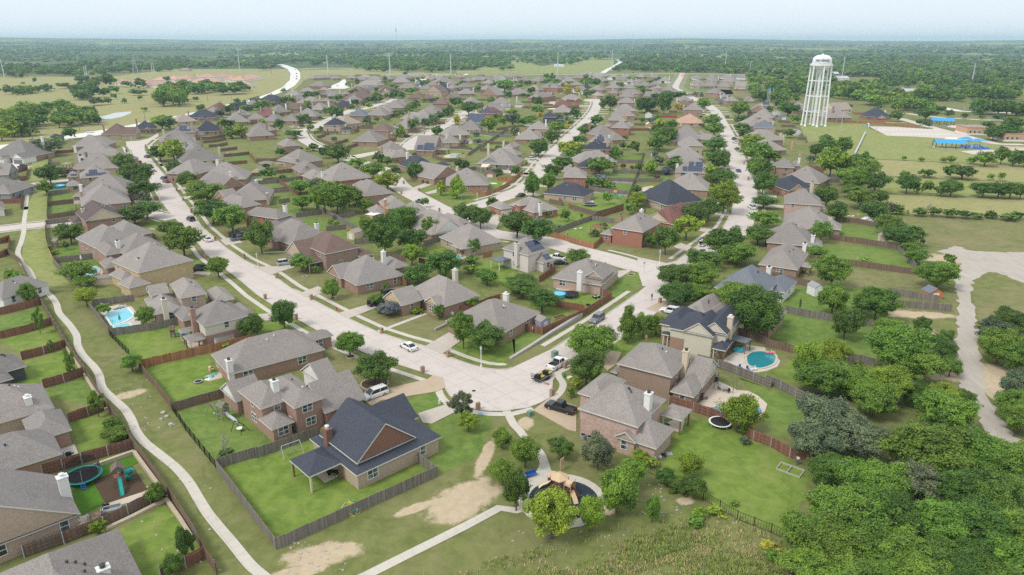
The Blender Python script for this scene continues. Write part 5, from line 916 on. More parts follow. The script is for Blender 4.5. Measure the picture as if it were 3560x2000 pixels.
TR('d4','470,260,460,330,3,broad|880,290,510,380,3,broad|640,600,430,340,0,broad|800,650,370,360,1|1350,310,310,260,1|1600,450,710,490,1,broad|2000,430,610,400,1,broad|2350,490,510,360,1,broad|1150,730,510,370,1,broad|1450,710,410,350,3|1900,790,510,390,0,broad|2250,860,510,390,0,broad|700,990,530,390,1,broad|1000,960,460,350,1|1300,1010,460,340,0,broad|1700,1110,510,390,1,broad|2100,1160,510,410,0,broad|2420,1210,460,410,1,broad|330,1210,390,360,1|600,1340,570,390,1,broad|950,1310,460,350,1|1300,1360,430,340,1|1650,1410,410,310,0|2050,1450,460,310,0,broad|2450,1510,430,360,1|400,1510,410,290,1|750,1560,510,310,1,broad|1100,1570,510,310,1,broad|1500,1600,500,340,1,broad|1900,1640,500,330,0,broad|2300,1680,500,330,1,broad|60,1300,130,110,1|40,1160,160,60,8,bush')
TR('d3','130,360,270,280,1|500,270,220,200,0|850,385,280,320,3|40,790,250,390,0|400,1060,440,430,2,round|770,985,260,300,2,round|1180,560,260,270,1|1040,810,390,440,1|1390,905,140,250,1,oval|1770,445,230,220,2|1520,530,180,140,0|1650,590,210,130,0|1810,650,240,180,0|1280,305,160,110,2|1390,355,130,85,2|2210,745,80,60,1|1860,850,150,90,2|2030,830,160,90,2|1830,940,160,80,1|2300,20,150,90,1|2320,120,110,60,3')
TR('d2','2450,540,240,240,1|2440,160,180,180,1|2420,440,190,130,2')
TR('c3','740,985,310,350,0,oval|790,720,430,330,1,broad|640,640,150,150,1|1145,535,210,340,1,cone|1300,495,180,230,1|1430,475,210,170,1|590,1095,75,95,2|640,1015,110,110,2|2250,1440,340,360,2|1640,175,340,210,0,broad|1850,100,220,120,1|2230,260,430,290,1,broad|2380,500,490,460,0,broad|300,245,260,200,0|100,100,260,160,0|1860,1100,120,60,6|960,890,40,40,1|2520,1290,60,40,2|1640,270,70,30,1')
TR('d1','1570,720,170,190,1,oval|1860,1270,170,300,0,oval|1740,1440,170,190,0|980,1000,150,110,2|1160,100,230,130,1|2250,270,190,260,7,sparse|2260,275,150,90,0,bush')
TR('z2','430,745,130,95,1|270,965,210,175,0|385,900,185,155,0|90,1025,195,165,3|580,895,115,115,1|670,885,65,75,1|870,875,250,155,0|1000,805,95,95,2|1350,755,250,135,0|1510,725,115,95,0|1350,525,95,85,1|1840,655,250,145,0|2010,625,155,115,0|2160,615,135,105,2|1960,775,85,85,0|1740,875,95,95,0|2275,745,75,135,0|2450,685,190,115,1|2070,1015,105,115,1|1995,1065,95,95,1|1760,1145,280,185,0|2390,1085,320,265,0|2200,985,140,155,3|210,1265,320,195,0|500,1275,190,145,1|260,1315,95,105,1|930,1195,190,115,2|1270,1295,190,225,0|1150,1295,120,115,0|1890,1315,155,145,1|2000,1395,105,115,1|1560,1440,360,155,0|320,1440,260,210,1|520,1440,260,250,2|2090,1295,95,95,0|1720,1235,115,70,3,bush')
TR('z3','185,625,185,155,0|600,505,160,85,0|460,505,160,45,1|620,735,270,195,1|480,735,140,115,0|820,645,95,115,2|940,445,140,95,1|1040,475,105,85,0|980,645,230,175,0|1120,655,175,135,1|1310,565,230,135,1|1420,445,120,85,0|1540,425,120,135,0|800,305,85,95,0|200,805,190,135,0|400,795,125,95,0|480,855,145,115,2|130,865,120,105,0|1400,865,160,205,0|1560,725,145,85,2|1310,905,155,155,0|1260,945,155,145,2|1090,1025,230,145,1|940,1015,125,75,0|930,885,120,75,5|420,1175,195,165,3|640,1135,115,125,1|850,1095,135,65,0|1090,1440,210,265,2|1360,1315,230,265,0|1620,1245,190,195,0|1760,1165,180,195,0|1890,1105,180,185,0|1990,995,145,155,0|2100,995,175,195,0|2210,835,280,205,0|2460,985,310,255,0|1840,1405,220,195,0|2225,1165,135,185,8|1720,725,160,85,3|1830,685,90,65,1|2330,375,145,85,0|2130,395,75,65,1|1890,375,125,75,0|1200,190,90,70,0|1540,230,70,50,0')
TR('z4','60,515,130,115,0|600,525,330,235,1|890,445,150,95,2|1030,415,105,115,0|1130,575,165,145,0|1200,505,95,95,1|560,615,135,85,0|680,615,175,105,0|960,635,125,95,0|1060,635,105,85,0|1160,645,105,95,5|340,745,165,135,1|50,895,135,155,1|150,865,85,135,1|1250,845,230,225,0|1260,985,250,185,1|760,985,270,125,2|1310,1075,155,155,8|420,1095,135,145,0|720,1205,270,235,3|820,1125,175,175,0|1000,1195,340,165,1|1130,1125,210,135,0|1660,1115,195,165,0|1820,1005,105,85,0|2000,1045,205,225,0|1840,1095,95,75,0|2550,905,130,260,0|1840,595,175,215,8|2050,595,145,175,8|1690,495,105,105,1|1750,425,85,95,2|1860,395,95,85,1|1500,515,115,135,0|1390,505,115,95,3|2350,615,135,135,0|2230,625,145,165,0|1430,275,135,115,0|1540,285,115,135,0|1460,345,175,95,1|1610,335,145,85,0|2210,305,115,135,0|2150,345,155,95,1|2400,425,250,165,0|2290,325,135,85,0')
TR('z6','960,1010,330,280,1,broad|1040,830,180,140,1|1000,1120,270,110,0|1000,1270,280,130,0|1070,1390,310,150,0|1930,1000,370,270,0,broad|1730,860,190,200,0|1560,910,160,110,1|2120,1150,260,170,1|1980,1431,230,160,0|880,300,70,50,0')
TR('a1','470,905,110,65,0|640,885,140,55,0|1085,865,150,110,0|1145,935,105,75,0|1260,870,90,60,0|1390,880,125,95,0|1350,950,100,60,0|1420,950,90,55,0|1045,970,120,85,0|1140,990,60,55,0|960,1050,140,75,3|1075,1040,80,65,0|580,1065,115,40,0|1555,865,60,45,1|1395,1000,50,45,1|1600,890,60,50,2|1660,820,75,55,0|1955,1015,60,50,0|700,1385,130,110,0|970,1240,90,70,0|540,1440,160,60,1|570,1420,140,80,5|1620,1290,170,130,2|1690,1300,140,130,0|230,840,40,22,0|350,830,40,55,0|2000,1115,90,70,0|1440,1110,70,40,2|1240,1030,50,50,1')
TR('a4','1590,1200,170,120,0|1610,1275,90,65,0|1990,1295,75,65,2|1530,1250,70,50,0|1300,1215,130,100,0|800,1115,100,80,0|1825,1175,90,80,0|1980,1185,70,55,0|2210,1290,120,80,0|2260,1400,180,140,0,broad|2390,1390,260,150,0,broad|2460,1300,190,130,0,broad|2150,1190,60,40,0|2310,1205,110,60,0|1750,1130,80,70,0|1140,870,90,50,0|2540,1390,100,70,0|450,60,1,1,0'.replace('|450,60,1,1,0',''))
# woods and tree belts: scattered inside outlined areas
def inside(p,poly):
    x,y=p; c=False; n=len(poly)
    for i in range(n):
        x1,y1=poly[i]; x2,y2=poly[i-1]
        if (y1>y)!=(y2>y) and x<(x2-x1)*(y-y1)/(y2-y1)+x1: c=not c
    return c
def WOOD(c,poly,n,w,h,kinds):
    P=[(poly[i],poly[i+1]) for i in range(0,len(poly),2)]; xs=[p[0] for p in P]; ys=[p[1] for p in P]; k=0; t=0
    while k<n and t<n*30:
        t+=1; x,y=R.uniform(min(xs),max(xs)),R.uniform(min(ys),max(ys))
        if not inside((x,y),P): continue
        p=at(c,x,y); s=R.uniform(.7,1.3); z=T(*p); TREES.append([p,w*s,h*s*R.uniform(.85,1.15),R.choice(kinds),'wide' if R.random()<.5 else 'round',x]); k+=1
WOOD('a1',(0,1150,330,1070,560,1090,900,1150,950,1200,1000,1250,700,1290,400,1350,0,1420),70,13,10,(0,0,1,2,2,1))
WOOD('a1',(650,950,850,870,1000,890,1000,950,930,1010,760,1030),16,14,10,(0,0,0,1))
WOOD('a1',(1630,900,2400,870,2480,910,2300,955,1650,930),34,16,11,(0,0,1,1)); WOOD('a1',(1550,1050,1680,970,1850,970,1870,1030,1750,1085,1600,1075),16,15,14,(1,2,1,0))
WOOD('a1',(780,810,1130,800,1130,850,820,850),14,15,11,(0,0,3)); WOOD('a1',(0,905,200,905,300,920,500,905,500,930,200,955,0,960),16,12,9,(0,1,0))
WOOD('a1',(0,745,400,750,800,770,1300,740,1700,720,1900,690,1900,640,0,660),190,16,12,(0,0,0,1,3)); WOOD('a2',(0,600,300,560,600,520,820,560,1000,520,1050,590,560,650,0,670),80,17,12,(0,0,1))
WOOD('a2',(950,680,1140,620,1700,590,1900,650,1870,725,1740,725,1150,728),110,16,13,(0,0,1,1)); WOOD('a2',(1140,560,2576,560,2576,620,2300,640,1900,640,1140,620),110,18,13,(0,0,1))
WOOD('a2',(2260,610,2576,600,2576,640,2260,640),12,16,11,(0,)); WOOD('a2',(2290,660,2430,660,2430,680,2290,680),6,15,11,(0,)); WOOD('a2',(540,640,640,640,640,655,540,655),4,15,10,(0,))
WOOD('a3',(0,640,180,540,560,530,760,570,960,540,960,600,760,600,600,655,300,650),120,18,13,(0,0,1,1)); WOOD('a3',(1000,705,1170,640,1240,700,1020,715),14,17,12,(0,))
WOOD('a3',(1220,700,1340,700,1340,715,1220,715),6,16,12,(0,)); WOOD('a3',(1390,722,2350,730,2350,650,1400,660),90,17,13,(0,0,0,1)); WOOD('a3',(1080,590,2576,590,2576,650,1080,640),140,18,13,(0,0,1,3))
WOOD('a4',(0,650,420,660,700,800,990,870,1350,960,1500,1085,1300,1120,880,1010,600,965,0,965),250,13,10,(0,0,1,1,2)); WOOD('a4',(1050,850,1340,820,1340,885,1050,885),18,13,10,(0,))
WOOD('a4',(1480,940,1900,900,2500,930,2500,1020,1500,1010),100,13,10,(0,0,1)); WOOD('a4',(1380,820,2576,800,2576,880,1380,870),80,15,11,(0,0,1)); WOOD('a4',(700,650,2576,640,2576,800,1300,790,700,740),220,16,11,(0,0,3,1))
WOOD('a4',(1460,1070,1850,1100,1830,1130,1500,1150),14,12,9,(0,1)); WOOD('a4',(2010,1095,2576,1110,2576,1160,2080,1150),24,12,10,(0,0,1))
WOOD('z6',(1150,220,1300,220,1420,330,1330,560,1300,650,1600,720,1300,750,1200,560,1180,420),46,11,9,(0,1,1,2)); WOOD('z6',(1600,650,1800,560,2300,640,2250,760,1700,740),16,11,9,(0,1))
WOOD('y7',(1050,560,1400,560,1500,850,1100,830),6,9,9,(0,1)); WOOD('y7',(1600,1180,2000,1150,2300,1300,2350,1431,1600,1431),8,9,9,(1,0))
WOOD('z4',(0,330,2576,330,2576,400,0,400),26,7,6,(0,1,1)); WOOD('z3',(0,300,2300,260,2300,420,0,480),30,7,6,(0,1)); WOOD('z5',(0,250,1300,250,1300,420,0,400),22,7,6,(0,1)); WOOD('z2',(300,800,2300,620,2400,900,400,1250),22,7,6,(0,1,2))
for t in TREES:
    t.append(depth(t[0])); 
TREES=[t for t in TREES if not any(h['d']<900 and math.hypot(t[0][0]-h['p'][0],t[0][1]-h['p'][1])<2.2 and h['d']>330 for h in HOUSES)]
TREES.sort(key=lambda t:-(t[1]*t[2])/(t[6]**2))
NEAR=TREES[:300]; REST=TREES[300:]
LAND=[(h['p'],h['nick'] or None) for h in HOUSES if h['nick']]+[(PGC,'the playground'),(at('c3',2450,720),'the teal pool'),(at('a4',480,1260),'the water tower'),(at('b4',1960,1200),'the white dirt track bend'),(at('d4',1400,700),'the bottom right wood'),(at('b4',1800,520),'the field hedgerow'),(at('b4',1800,730),'the dead tree hedge'),(at('a4',1700,1330),'the parking lot'),(at('c4',2400,700),'the thicket right of the track'),(at('c4',1200,900),'the wood edge by the fences'),(at('d1',1150,520),'the green slide playset'),(at('z1',600,420),'the pond'),(at('y4',1400,500),'the long diagonal fence'),(at('y6',1500,700),'the right street kerb'),(at('y5',900,400),'the middle street kerb'),(at('b1',1450,450),'the left street kerb'),(at('z3',1900,1250),'the upper middle street'),(at('z5',1300,900),'the peach roof'),(at('b2',700,600),'the shady back garden'),(at('z4',2440,690),'the far turning circle'),(at('z2',1700,1270),'the left crossroads'),(at('b4',850,700),'the rubble yard'),(at('c3',500,850),'the corner bulb'),(at('c2',1200,960),'the white minivan drive')]
COUNT={}
def place_label(p,desc,noun,far=999):
    q,nm=min(LAND,key=lambda l:math.dist(l[0],p)); u,v=proj(p); u2,v2=proj(q); dx,dy=u-u2,(v-v2)*1.4
    rel='left of' if dx<0 else 'right of'
    if abs(dy)>abs(dx): rel='in front of' if dy>0 else 'behind'
    if 'wood' in nm or 'thicket' in nm or 'hedge' in nm:
        if math.dist(p,q)<40: rel='within'
    return f'{desc} {noun} {rel} {nm}',math.dist(p,q)
def dedupe(items):
    # items: (object, base label, distance): add an order where labels meet
    d={}
    for o,b,ds in items: d.setdefault(b,[]).append((ds,o))
    for b,L in d.items():
        L.sort(key=lambda e:e[0])
        for i,(ds,o) in enumerate(L):
            b=' '.join(b.split()[:13]); o['label']=b if len(L)==1 else b+(', nearest of those' if i==0 else ', farthest out' if i==len(L)-1 and len(L)>1 else f', {word(i)} nearest')
def set_tree(p,wm,ht,k,sh,i,z=0.0):
    lod=0 if depth(p)<190 else 1 if depth(p)<330 else 2 if depth(p)<800 else 3
    r=random.Random(i*7+3)
    if sh is None: sh='bush' if ht<2.4 else r.choice(('round','round','oval','wide')) if ht>.95*wm else 'wide'
    if k==7: sh='sparse'
    bush=sh=='bush' or ht<2.4
    if bush: sh='bush'
    root=bpy.data.objects.new('bush' if bush else 'tree',None); COL.objects.link(root); root.empty_display_size=.2
    root.location=(p[0],p[1],z); root.rotation_euler=(0,0,r.uniform(0,6.28)); root.scale=(wm,wm,ht)
    var=r.randrange(3)
    if k!=7:
        c=bpy.data.objects.new('crown',crown_mesh(sh,lod,var)); COL.objects.link(c); c.parent=root
        j=r.uniform(.82,1.2); h=r.uniform(.9,1.12); b=KC[k]; c.color=(b[0]*j*h,b[1]*j,b[2]*j,1)
    if k!=7: t=bpy.data.objects.new('trunk',trunk_mesh(sh,var))
    else: t=bpy.data.objects.new('trunk',bare_mesh(var))
    COL.objects.link(t); t.parent=root
    return root,bush
BARE={}
def bare_mesh(var):
    if var not in BARE:
        r=random.Random(var); m=MB()
        def br(p,d,l,w,n):
            q=p+d*l; m.tube([p,p+d*l*.5+Vector((r.uniform(-.02,.02),r.uniform(-.02,.02),0)),q],[w,w*.8,w*.55],4,0,False)
            if n:
                for k in range(4 if n>1 else 5): br(p+d*l*r.uniform(.45,1),(d+Vector((r.uniform(-.9,.9),r.uniform(-.9,.9),r.uniform(-.05,.5)))).normalized(),l*r.uniform(.5,.75),w*.5,n-1)
        br(Vector((0,0,0)),Vector((0,0,1)),.42,.035,4); BARE[var]=m.mesh('trunk',['bark_pale'])
    return BARE[var]
items=[]
for i,(p,wm,ht,k,sh,x,d) in enumerate(NEAR):
    root,bush=set_tree(p,wm,ht,k,sh,i,T(*p))
    size='low' if bush else 'small' if wm*ht<22 else 'medium' if wm*ht<62 else 'large'
    b,ds=place_label(p,f'{size} {KW[k]}','bush' if bush else 'tree'); items.append((root,b,ds)); tag(root,None,'bush' if bush else 'tree','bushes in the yards' if bush else 'trees')
TREE_ITEMS=items
def merged(name,lst,lod_n,ls,label):
    protos=[leaf_arrays(900+i,lod_n,ls,s) for i,s in enumerate(('round','wide','bush','broad'))]
    Vs=[];Ts=[];Cs=[]
    for (p,wm,ht,k) in lst:
        V,t=protos[R.randrange(4)]; a=R.uniform(0,6.28); c,s=math.cos(a),math.sin(a)
        W=np.empty_like(V); W[:,0]=(V[:,0]*c-V[:,1]*s)*wm+p[0]; W[:,1]=(V[:,0]*s+V[:,1]*c)*wm+p[1]; W[:,2]=V[:,2]*ht+T(*p); Vs.append(W); Ts.append(t)
        j=R.uniform(.75,1.25); h=R.uniform(.88,1.12); b=KC[k]; Cs.append(np.tile([b[0]*j*h,b[1]*j,b[2]*j,1],(len(t),1)))
    V=np.vstack(Vs); me=mesh_quads(name,V,np.concatenate(Ts),'leaf_mass'); a=me.attributes.new('hue','FLOAT_COLOR','FACE'); a.data.foreach_set('color',np.vstack(Cs).astype(np.float32).ravel())
    o=link(name,me); return tag(o,label,'woodland',kind='stuff')
def massmat():
    m=MATS['leaf'].copy(); m.name='leaf_mass'; nt=m.node_tree; oi=[n for n in nt.nodes if n.type=='OBJECT_INFO'][0]; a=nd(nt,'ShaderNodeAttribute',attribute_name='hue')
    for l in list(nt.links):
        if l.from_node==oi: s=l.to_socket; nt.links.remove(l); lk(nt,a.outputs['Color'],s)
    MATS['leaf_mass']=m
massmat()
# woodland in the far country, thinned by broad clearings
def fbm(x,y):
    v=0
    for i,(f,a) in enumerate(((.0021,1),(.0047,.6),(.0102,.4))): v+=a*math.sin(x*f*1.3+y*f*.8+i*1.7+1.4*math.sin(y*f*.9+i))*math.cos(y*f*1.1-x*f*.5+i*2.3)
    return v
far=[]; t=0
EXC=[A('a1',-700,800,1150,780,1700,700,2576,690,2576,960,0,1420),A('a2',330,600,1960,735,2576,735,2576,770,400,900,-100,900),A('a3',0,745,0,600,760,560,1100,560,1100,700,2400,745,2400,900,0,900)]
while len(far)<6500 and t<90000:
    t+=1; D=1500*math.exp(R.random()*1.5); a=R.uniform(-.78,.78); x,y=D*math.sin(a),D*math.cos(a)
    if fbm(x,y)+R.gauss(0,.22)<-.02 or any(inside((x,y),e) for e in EXC): continue
    s=R.uniform(.75,1.35); far.append(((x,y),15*s*(1+D/9000),9.5*s,R.choice((0,0,0,1,3,9))))
merged('distant_trees',[(t[0],t[1],t[2],t[3] if t[3]!=7 else 3) for t in REST],230,.20,'smaller trees and woods spread beyond the houses')
merged('far_woodland',far,44,.42,'wooded country stretching to the horizon')
# tall weeds at the bottom
def weeds():
    g=np.random.default_rng(5); poly=A('d3',-1700,1700,-900,1431,-200,1260,200,1130,500,1060,850,990,1250,930,1500,880,1780,820,1960,760,2150,800,2576,1010,2900,1300,2900,1700); out=[];tint=[];col=[]
    xs=[p[0] for p in poly]; ys=[p[1] for p in poly]; n=0
    while n<10000:
        x,y=R.uniform(min(xs),max(xs)),R.uniform(min(ys),max(ys))
        if not inside((x,y),poly): continue
        de=min(math.dist((x,y),poly[i]) if 0 else abs((poly[i][0]-poly[i-1][0])*(poly[i-1][1]-y)-(poly[i-1][0]-x)*(poly[i][1]-poly[i-1][1]))/math.dist(poly[i],poly[i-1]) for i in range(2,12))
        n+=1
        if R.random()>de/5: continue
        dens=math.sin(x*.31+1.3*math.sin(y*.23))*math.cos(y*.37+.8*math.sin(x*.19)); 
        if dens<-.35 and R.random()<.75: continue
        h=R.uniform(.15,.55)*(1.25 if dens>.2 else .8); c=(.42,.45,.16) if dens>.1 else (.60,.52,.28) if R.random()<.6 else (.40,.44,.14)
        if R.random()<.2: c=(.28,.40,.09)
        for k in range(9):
            a=R.uniform(0,6.28); e=R.uniform(.1,.5)*h; w=.05; px_,py_=x+R.uniform(-.3,.3),y+R.uniform(-.3,.3); cx,cy_=math.cos(a),math.sin(a)
            out+=[(px_-cy_*w,py_+cx*w,0),(px_+cy_*w,py_-cx*w,0),(px_+cx*e+cy_*w*.4,py_+cy_*e-cx*w*.4,h),(px_+cx*e-cy_*w*.4,py_+cy_*e+cx*w*.4,h)]; tint.append(R.random()); j=R.uniform(.8,1.2); col.append((c[0]*j,c[1]*j,c[2]*j,1))
    me=mesh_quads('weeds',np.array(out),np.array(tint),'leaf_mass'); at_=me.attributes.new('hue','FLOAT_COLOR','FACE'); at_.data.foreach_set('color',np.array(col,dtype=np.float32).ravel()); tag(link('weeds',me),'knee high weeds and rough grass beyond the playground','weeds',kind='stuff')
weeds()
# ---------- fences ----------
def wood(n,c,amt=.5):
    m,nt,b=newmat(n); p=wpos(nt); f=noise(nt,vscale(nt,p,(3.2,3.2,.12)),1.0,3,.8); f2=noise(nt,p,.16,3); f3=noise(nt,vscale(nt,p,(6.5,6.5,.05)),1.0,1,.5)
    col=mixc(nt,ramp(nt,f,.3,.7),tuple(x*.68 for x in c),tuple(min(1,x*1.3) for x in c)); col=mixc(nt,mth(nt,'MULTIPLY',ramp(nt,f3,.6,.7),.35),col,tuple(x*.4 for x in c)); g=sum(c)/3
    col=mixc(nt,mth(nt,'MULTIPLY',ramp(nt,f2,.45,.7),amt),col,(g*1.05,g,g*.95)); finish(b,nt,col,.9,.1); MATS[n]=m
wood('wood_gr',(.215,.19,.165),.3); wood('wood_br',(.20,.135,.10)); wood('wood_rd',(.25,.115,.075),.25); wood('wood_or',(.36,.175,.09),.2); wood('wood_tn',(.45,.32,.17),.2); wood('wood_bright',(.42,.06,.04),.1)
plain('iron',(.012,.014,.014),.5); plain('galv',(.45,.47,.5),.5); plain('stone',(.50,.42,.31),.9,.1,0,.25); plain('limestone',(.42,.40,.37),.9,.1,0,.25)
FK=dict(gr='weathered grey wooden',br='brown wooden',rd='reddish brown wooden',bk='black iron',tn='new tan wooden',bright='bright red wooden'); FK['or']='orange brown wooden'
FENCES=[]
def fence_at(P,kind,h=1.85,label=None,rail=False):
    P=[tuple(p) for p in P]; c=(sum(p[0] for p in P)/len(P),sum(p[1] for p in P)/len(P)); root=thing('fence',label or '','fence',(c[0],c[1],0),0,'garden fences')
    L=[(p[0]-c[0],p[1]-c[1]) for p in P]; r=random.Random(int(abs(c[0]*17+c[1]*3))); d=math.hypot(*c)
    if kind=='bk':
        n=0; r1,r2=MB(),MB()
        for i in range(len(L)-1):
            a,b=L[i],L[i+1]; l=math.dist(a,b); k=max(1,int(l/2.3)); pk=MB()
            r1.tube([(*a,h-.12),(*b,h-.12)],.03,4); r2.tube([(*a,.15),(*b,.15)],.03,4)
            for j in range(k):
                x,y=a[0]+(b[0]-a[0])*j/k,a[1]+(b[1]-a[1])*j/k; 
                if n<60: m=MB(); m.box(x-.05,y-.05,0,x+.05,y+.05,h+.06); m.build('post','iron',root); n+=1
            q=max(2,int(l/.34))
            for j in range(q):
                x,y=a[0]+(b[0]-a[0])*j/q,a[1]+(b[1]-a[1])*j/q; pk.box(x-.017,y-.017,.1,x+.017,y+.017,h-.04)
            pk.build('pickets','iron',root)
        r1.build('top_rail','iron',root); r2.build('bottom_rail','iron',root)
    else:
        m=MB(); rl=[MB(),MB(),MB()]; step=1.1 if d<260 else 3.0; pp=[]
        for i in range(len(L)-1):
            a,b=L[i],L[i+1]; l=math.dist(a,b) or 1; k=max(1,int(l/step)); nx,ny=-(b[1]-a[1])/l*.03,(b[0]-a[0])/l*.03
            for j in range(k):
                p=(a[0]+(b[0]-a[0])*j/k,a[1]+(b[1]-a[1])*j/k); q=(a[0]+(b[0]-a[0])*(j+1)/k,a[1]+(b[1]-a[1])*(j+1)/k); z=h+r.uniform(-.05,.05)
                m.face([(p[0]-nx,p[1]-ny,0),(q[0]-nx,q[1]-ny,0),(q[0]-nx,q[1]-ny,z),(p[0]-nx,p[1]-ny,z)]); m.face([(q[0]+nx,q[1]+ny,0),(p[0]+nx,p[1]+ny,0),(p[0]+nx,p[1]+ny,z),(q[0]+nx,q[1]+ny,z)])
                m.face([(p[0]-nx,p[1]-ny,z),(q[0]-nx,q[1]-ny,z),(q[0]+nx,q[1]+ny,z),(p[0]+nx,p[1]+ny,z)])
            if rail:
                for t,z in enumerate((.35,.95,1.55)): rl[t].tube([(a[0]-nx*3*rail,a[1]-ny*3*rail,z),(b[0]-nx*3*rail,b[1]-ny*3*rail,z)],.05,4)
                for j in range(max(1,int(l/2.6))): t=j/max(1,int(l/2.6)); pp.append((a[0]+(b[0]-a[0])*t-nx*3*rail,a[1]+(b[1]-a[1])*t-ny*3*rail))
        m.build('panel','wood_'+kind,root)
        if rail:
            for t in rl: t.build('rail','wood_'+kind if kind!='rd' else 'wood_br',root)
            for x,y in pp[:40]: q=MB(); q.box(x-.05,y-.05,0,x+.05,y+.05,h+.02); q.build('post','galv',root)
    FENCES.append((root,P,kind)); return root
def FN(c,kind,s,rail=0,h=1.85):
    for e in s.split('|'):
        v=e.split(','); P=[]; cc=c; i=0
        while i<len(v):
            if v[i] in CR: cc=v[i]; i+=1; continue
            P.append(at(cc,float(v[i]),float(v[i+1]))); i+=2
        fence_at(P,kind,h,rail=rail)
FN('d2','gr','d1,2155,378,d2,208,1180,1800,452,1612,312'); FN('d1','gr','2158,376,2576,250,d2,0,272,640,45')
FN('d1','bk','2150,370,1990,170,1850,-5,c1,1800,1345,1715,1225',h=1.6); FN('c1','br','1712,1218,1560,1010,1385,808'); FN('c1','br','1722,1240,2100,1130,2576,1010'); FN('c1','or','1392,805,1900,690,2210,620,2540,540,2440,470')
FN('c1','bk','1290,680,1190,580,1090,478',h=1.6); FN('c1','gr','1090,476,990,320,895,215'); FN('c1','gr','1112,482,1500,430,1850,358'); FN('c1','gr','925,192,1120,165,1340,138')
FN('c1','rd','0,512,270,450,520,368'); FN('c1','rd','215,722,440,665,665,592',1); FN('c1','rd','430,1003,640,945,838,872',1); FN('c1','rd','680,1345,880,1280,1062,1212',1); FN('d1','rd','430,442,820,315,1330,172',1); FN('d1','br','245,1255,640,1120,1040,962,1500,722,1655,648',1); FN('d1','rd','1600,1450,1850,1358,2045,1262',1); FN('c1','rd','0,275,200,225,400,172')
FN('b1','br','75,1095,210,1200,320,1431,c1,400,150,520,352,660,592,840,855,1062,1205,1230,1431,d1,1330,165,1500,390,1660,620,1800,830,1935,1040,2055,1280,2160,1431',-1)
FN('b1','rd','0,1000,105,962,95,1090,0,1140'); FN('y1','rd','0,1310,440,1295,455,1150'); FN('y1','rd','440,1300,430,1431'); FN('y1','rd','300,705,565,630,535,830,400,870'); FN('y1','rd','540,380,620,372,655,190')
FN('b1','br','478,752,820,702'); FN('b1','br','476,622,735,592'); FN('b1','gr','500,512,600,500,700,492'); FN('b1','gr','474,752,478,600,482,480'); FN('y1','gr','970,600,972,450,975,312'); FN('y1','rd','985,318,1330,300,1470,285'); FN('y1','gr','975,545,1210,545')
FN('b1','br','455,812,460,900,468,1005'); FN('b1','tn','468,1005,490,1090,538,1190'); FN('b1','gr','540,1192,630,1300,722,1400'); FN('b1','gr','552,1190,780,1165,1000,1140'); FN('b1','gr','460,810,720,775')
FN('c3','rd','120,432,305,470,715,288,990,112,815,52',-1); FN('c3','rd','360,182,540,212,720,242'); FN('c2','rd','1990,252,2100,250,2300,170,2430,130')
FN('c3','gr','1842,742,2050,800,2230,862,2576,1000',1); FN('c4','gr','0,952,150,1010,300,1092,560,1200',1); FN('c3','rd','1560,1162,1800,1235,2070,1322,d3,2400,92,2576,155,d4,240,262,460,312',1); FN('c3','br','2240,472,2400,520,2576,592'); FN('c4','br','0,592,150,620,275,652'); FN('c4','br','520,692,600,700'); FN('c4','gr','810,732,950,755,1080,792'); FN('c4','gr','200,252,440,300,690,342,1062,392'); FN('c4','gr','1220,62,1500,110,1730,152'); FN('c4','gr','1230,192,1550,210,1855,242')
FN('b4','br','450,1162,1000,1235,1545,1312'); FN('b4','gr','1312,1062,1400,1150,1500,1255'); FN('b4','br','640,952,980,1000,1312,1052'); FN('b4','br','692,772,900,790,1110,832'); FN('b4','rd','430,282,580,292'); FN('b4','gr','500,387,735,387'); FN('b4','gr','660,492,760,502'); FN('b4','br','0,1320,200,1370,450,1431')
FN('d3','bk','1222,342,1450,462,1900,682,2240,880,2576,1012,d4,165,1062',h=1.5)
FN('b3','or','350,912,580,980,812,1048,915,952'); FN('b3','gr','420,902,600,830,790,762,1020,792'); FN('b3','rd','792,762,950,710,1110,662'); FN('b3','br','560,640,840,722,960,690,1110,640'); FN('b3','gr','1120,642,1190,450,1260,282,1310,95'); FN('b3','gr','760,462,960,490,1170,515'); FN('b3','gr','950,372,1240,382,1500,382'); FN('b3','gr','1000,292,1300,302,1620,305'); FN('b3','gr','1042,192,1300,195'); FN('b3','gr','1290,545,1430,548'); FN('b3','rd','270,1382,430,1275,310,1222'); FN('b3','br','370,590,500,620,440,530'); FN('b3','br','1210,680,1330,690')
FN('b2','gr','20,407,215,392,510,352'); FN('b2','rd','212,372,300,440,420,522'); FN('b2','gr','90,492,330,482'); FN('b2','gr','600,642,850,780,1155,952'); FN('b2','gr','400,737,530,720,660,702'); FN('b2','gr','700,872,900,852'); FN('b2','gr','760,762,980,722'); FN('b2','gr','980,1002,1160,992'); FN('b2','br','180,302,410,282'); FN('b2','br','1310,1152,1490,1172'); FN('b2','rd','1620,1192,1750,1222'); FN('b2','gr','1670,1022,1870,962'); FN('b2','or','2150,482,2285,522,2430,470,2576,372'); FN('b2','rd','1410,1400,1500,1420,1480,1340'); FN('b2','gr','230,600,340,580'); FN('b2','gr','2000,1210,2180,1200'); FN('b2','or','2260,1140,2350,1120')
FN('y4','gr','1020,812,1200,690,1420,560,1600,440,1830,292'); FN('y4','br','650,682,880,690,1100,712'); FN('y4','gr','1100,542,1400,552'); FN('y4','gr','1050,372,1350,390,1600,432,1880,452'); FN('y4','br','1420,582,1830,592'); FN('y4','br','1250,722,1560,732'); FN('y4','gr','850,1152,1160,1092,1600,1232'); FN('y4','or','1600,1302,1900,1322,2110,1172'); FN('y4','br','300,850,560,940,780,930'); FN('y4','br','1580,310,1780,300'); FN('y4','tn','2000,318,2200,316')
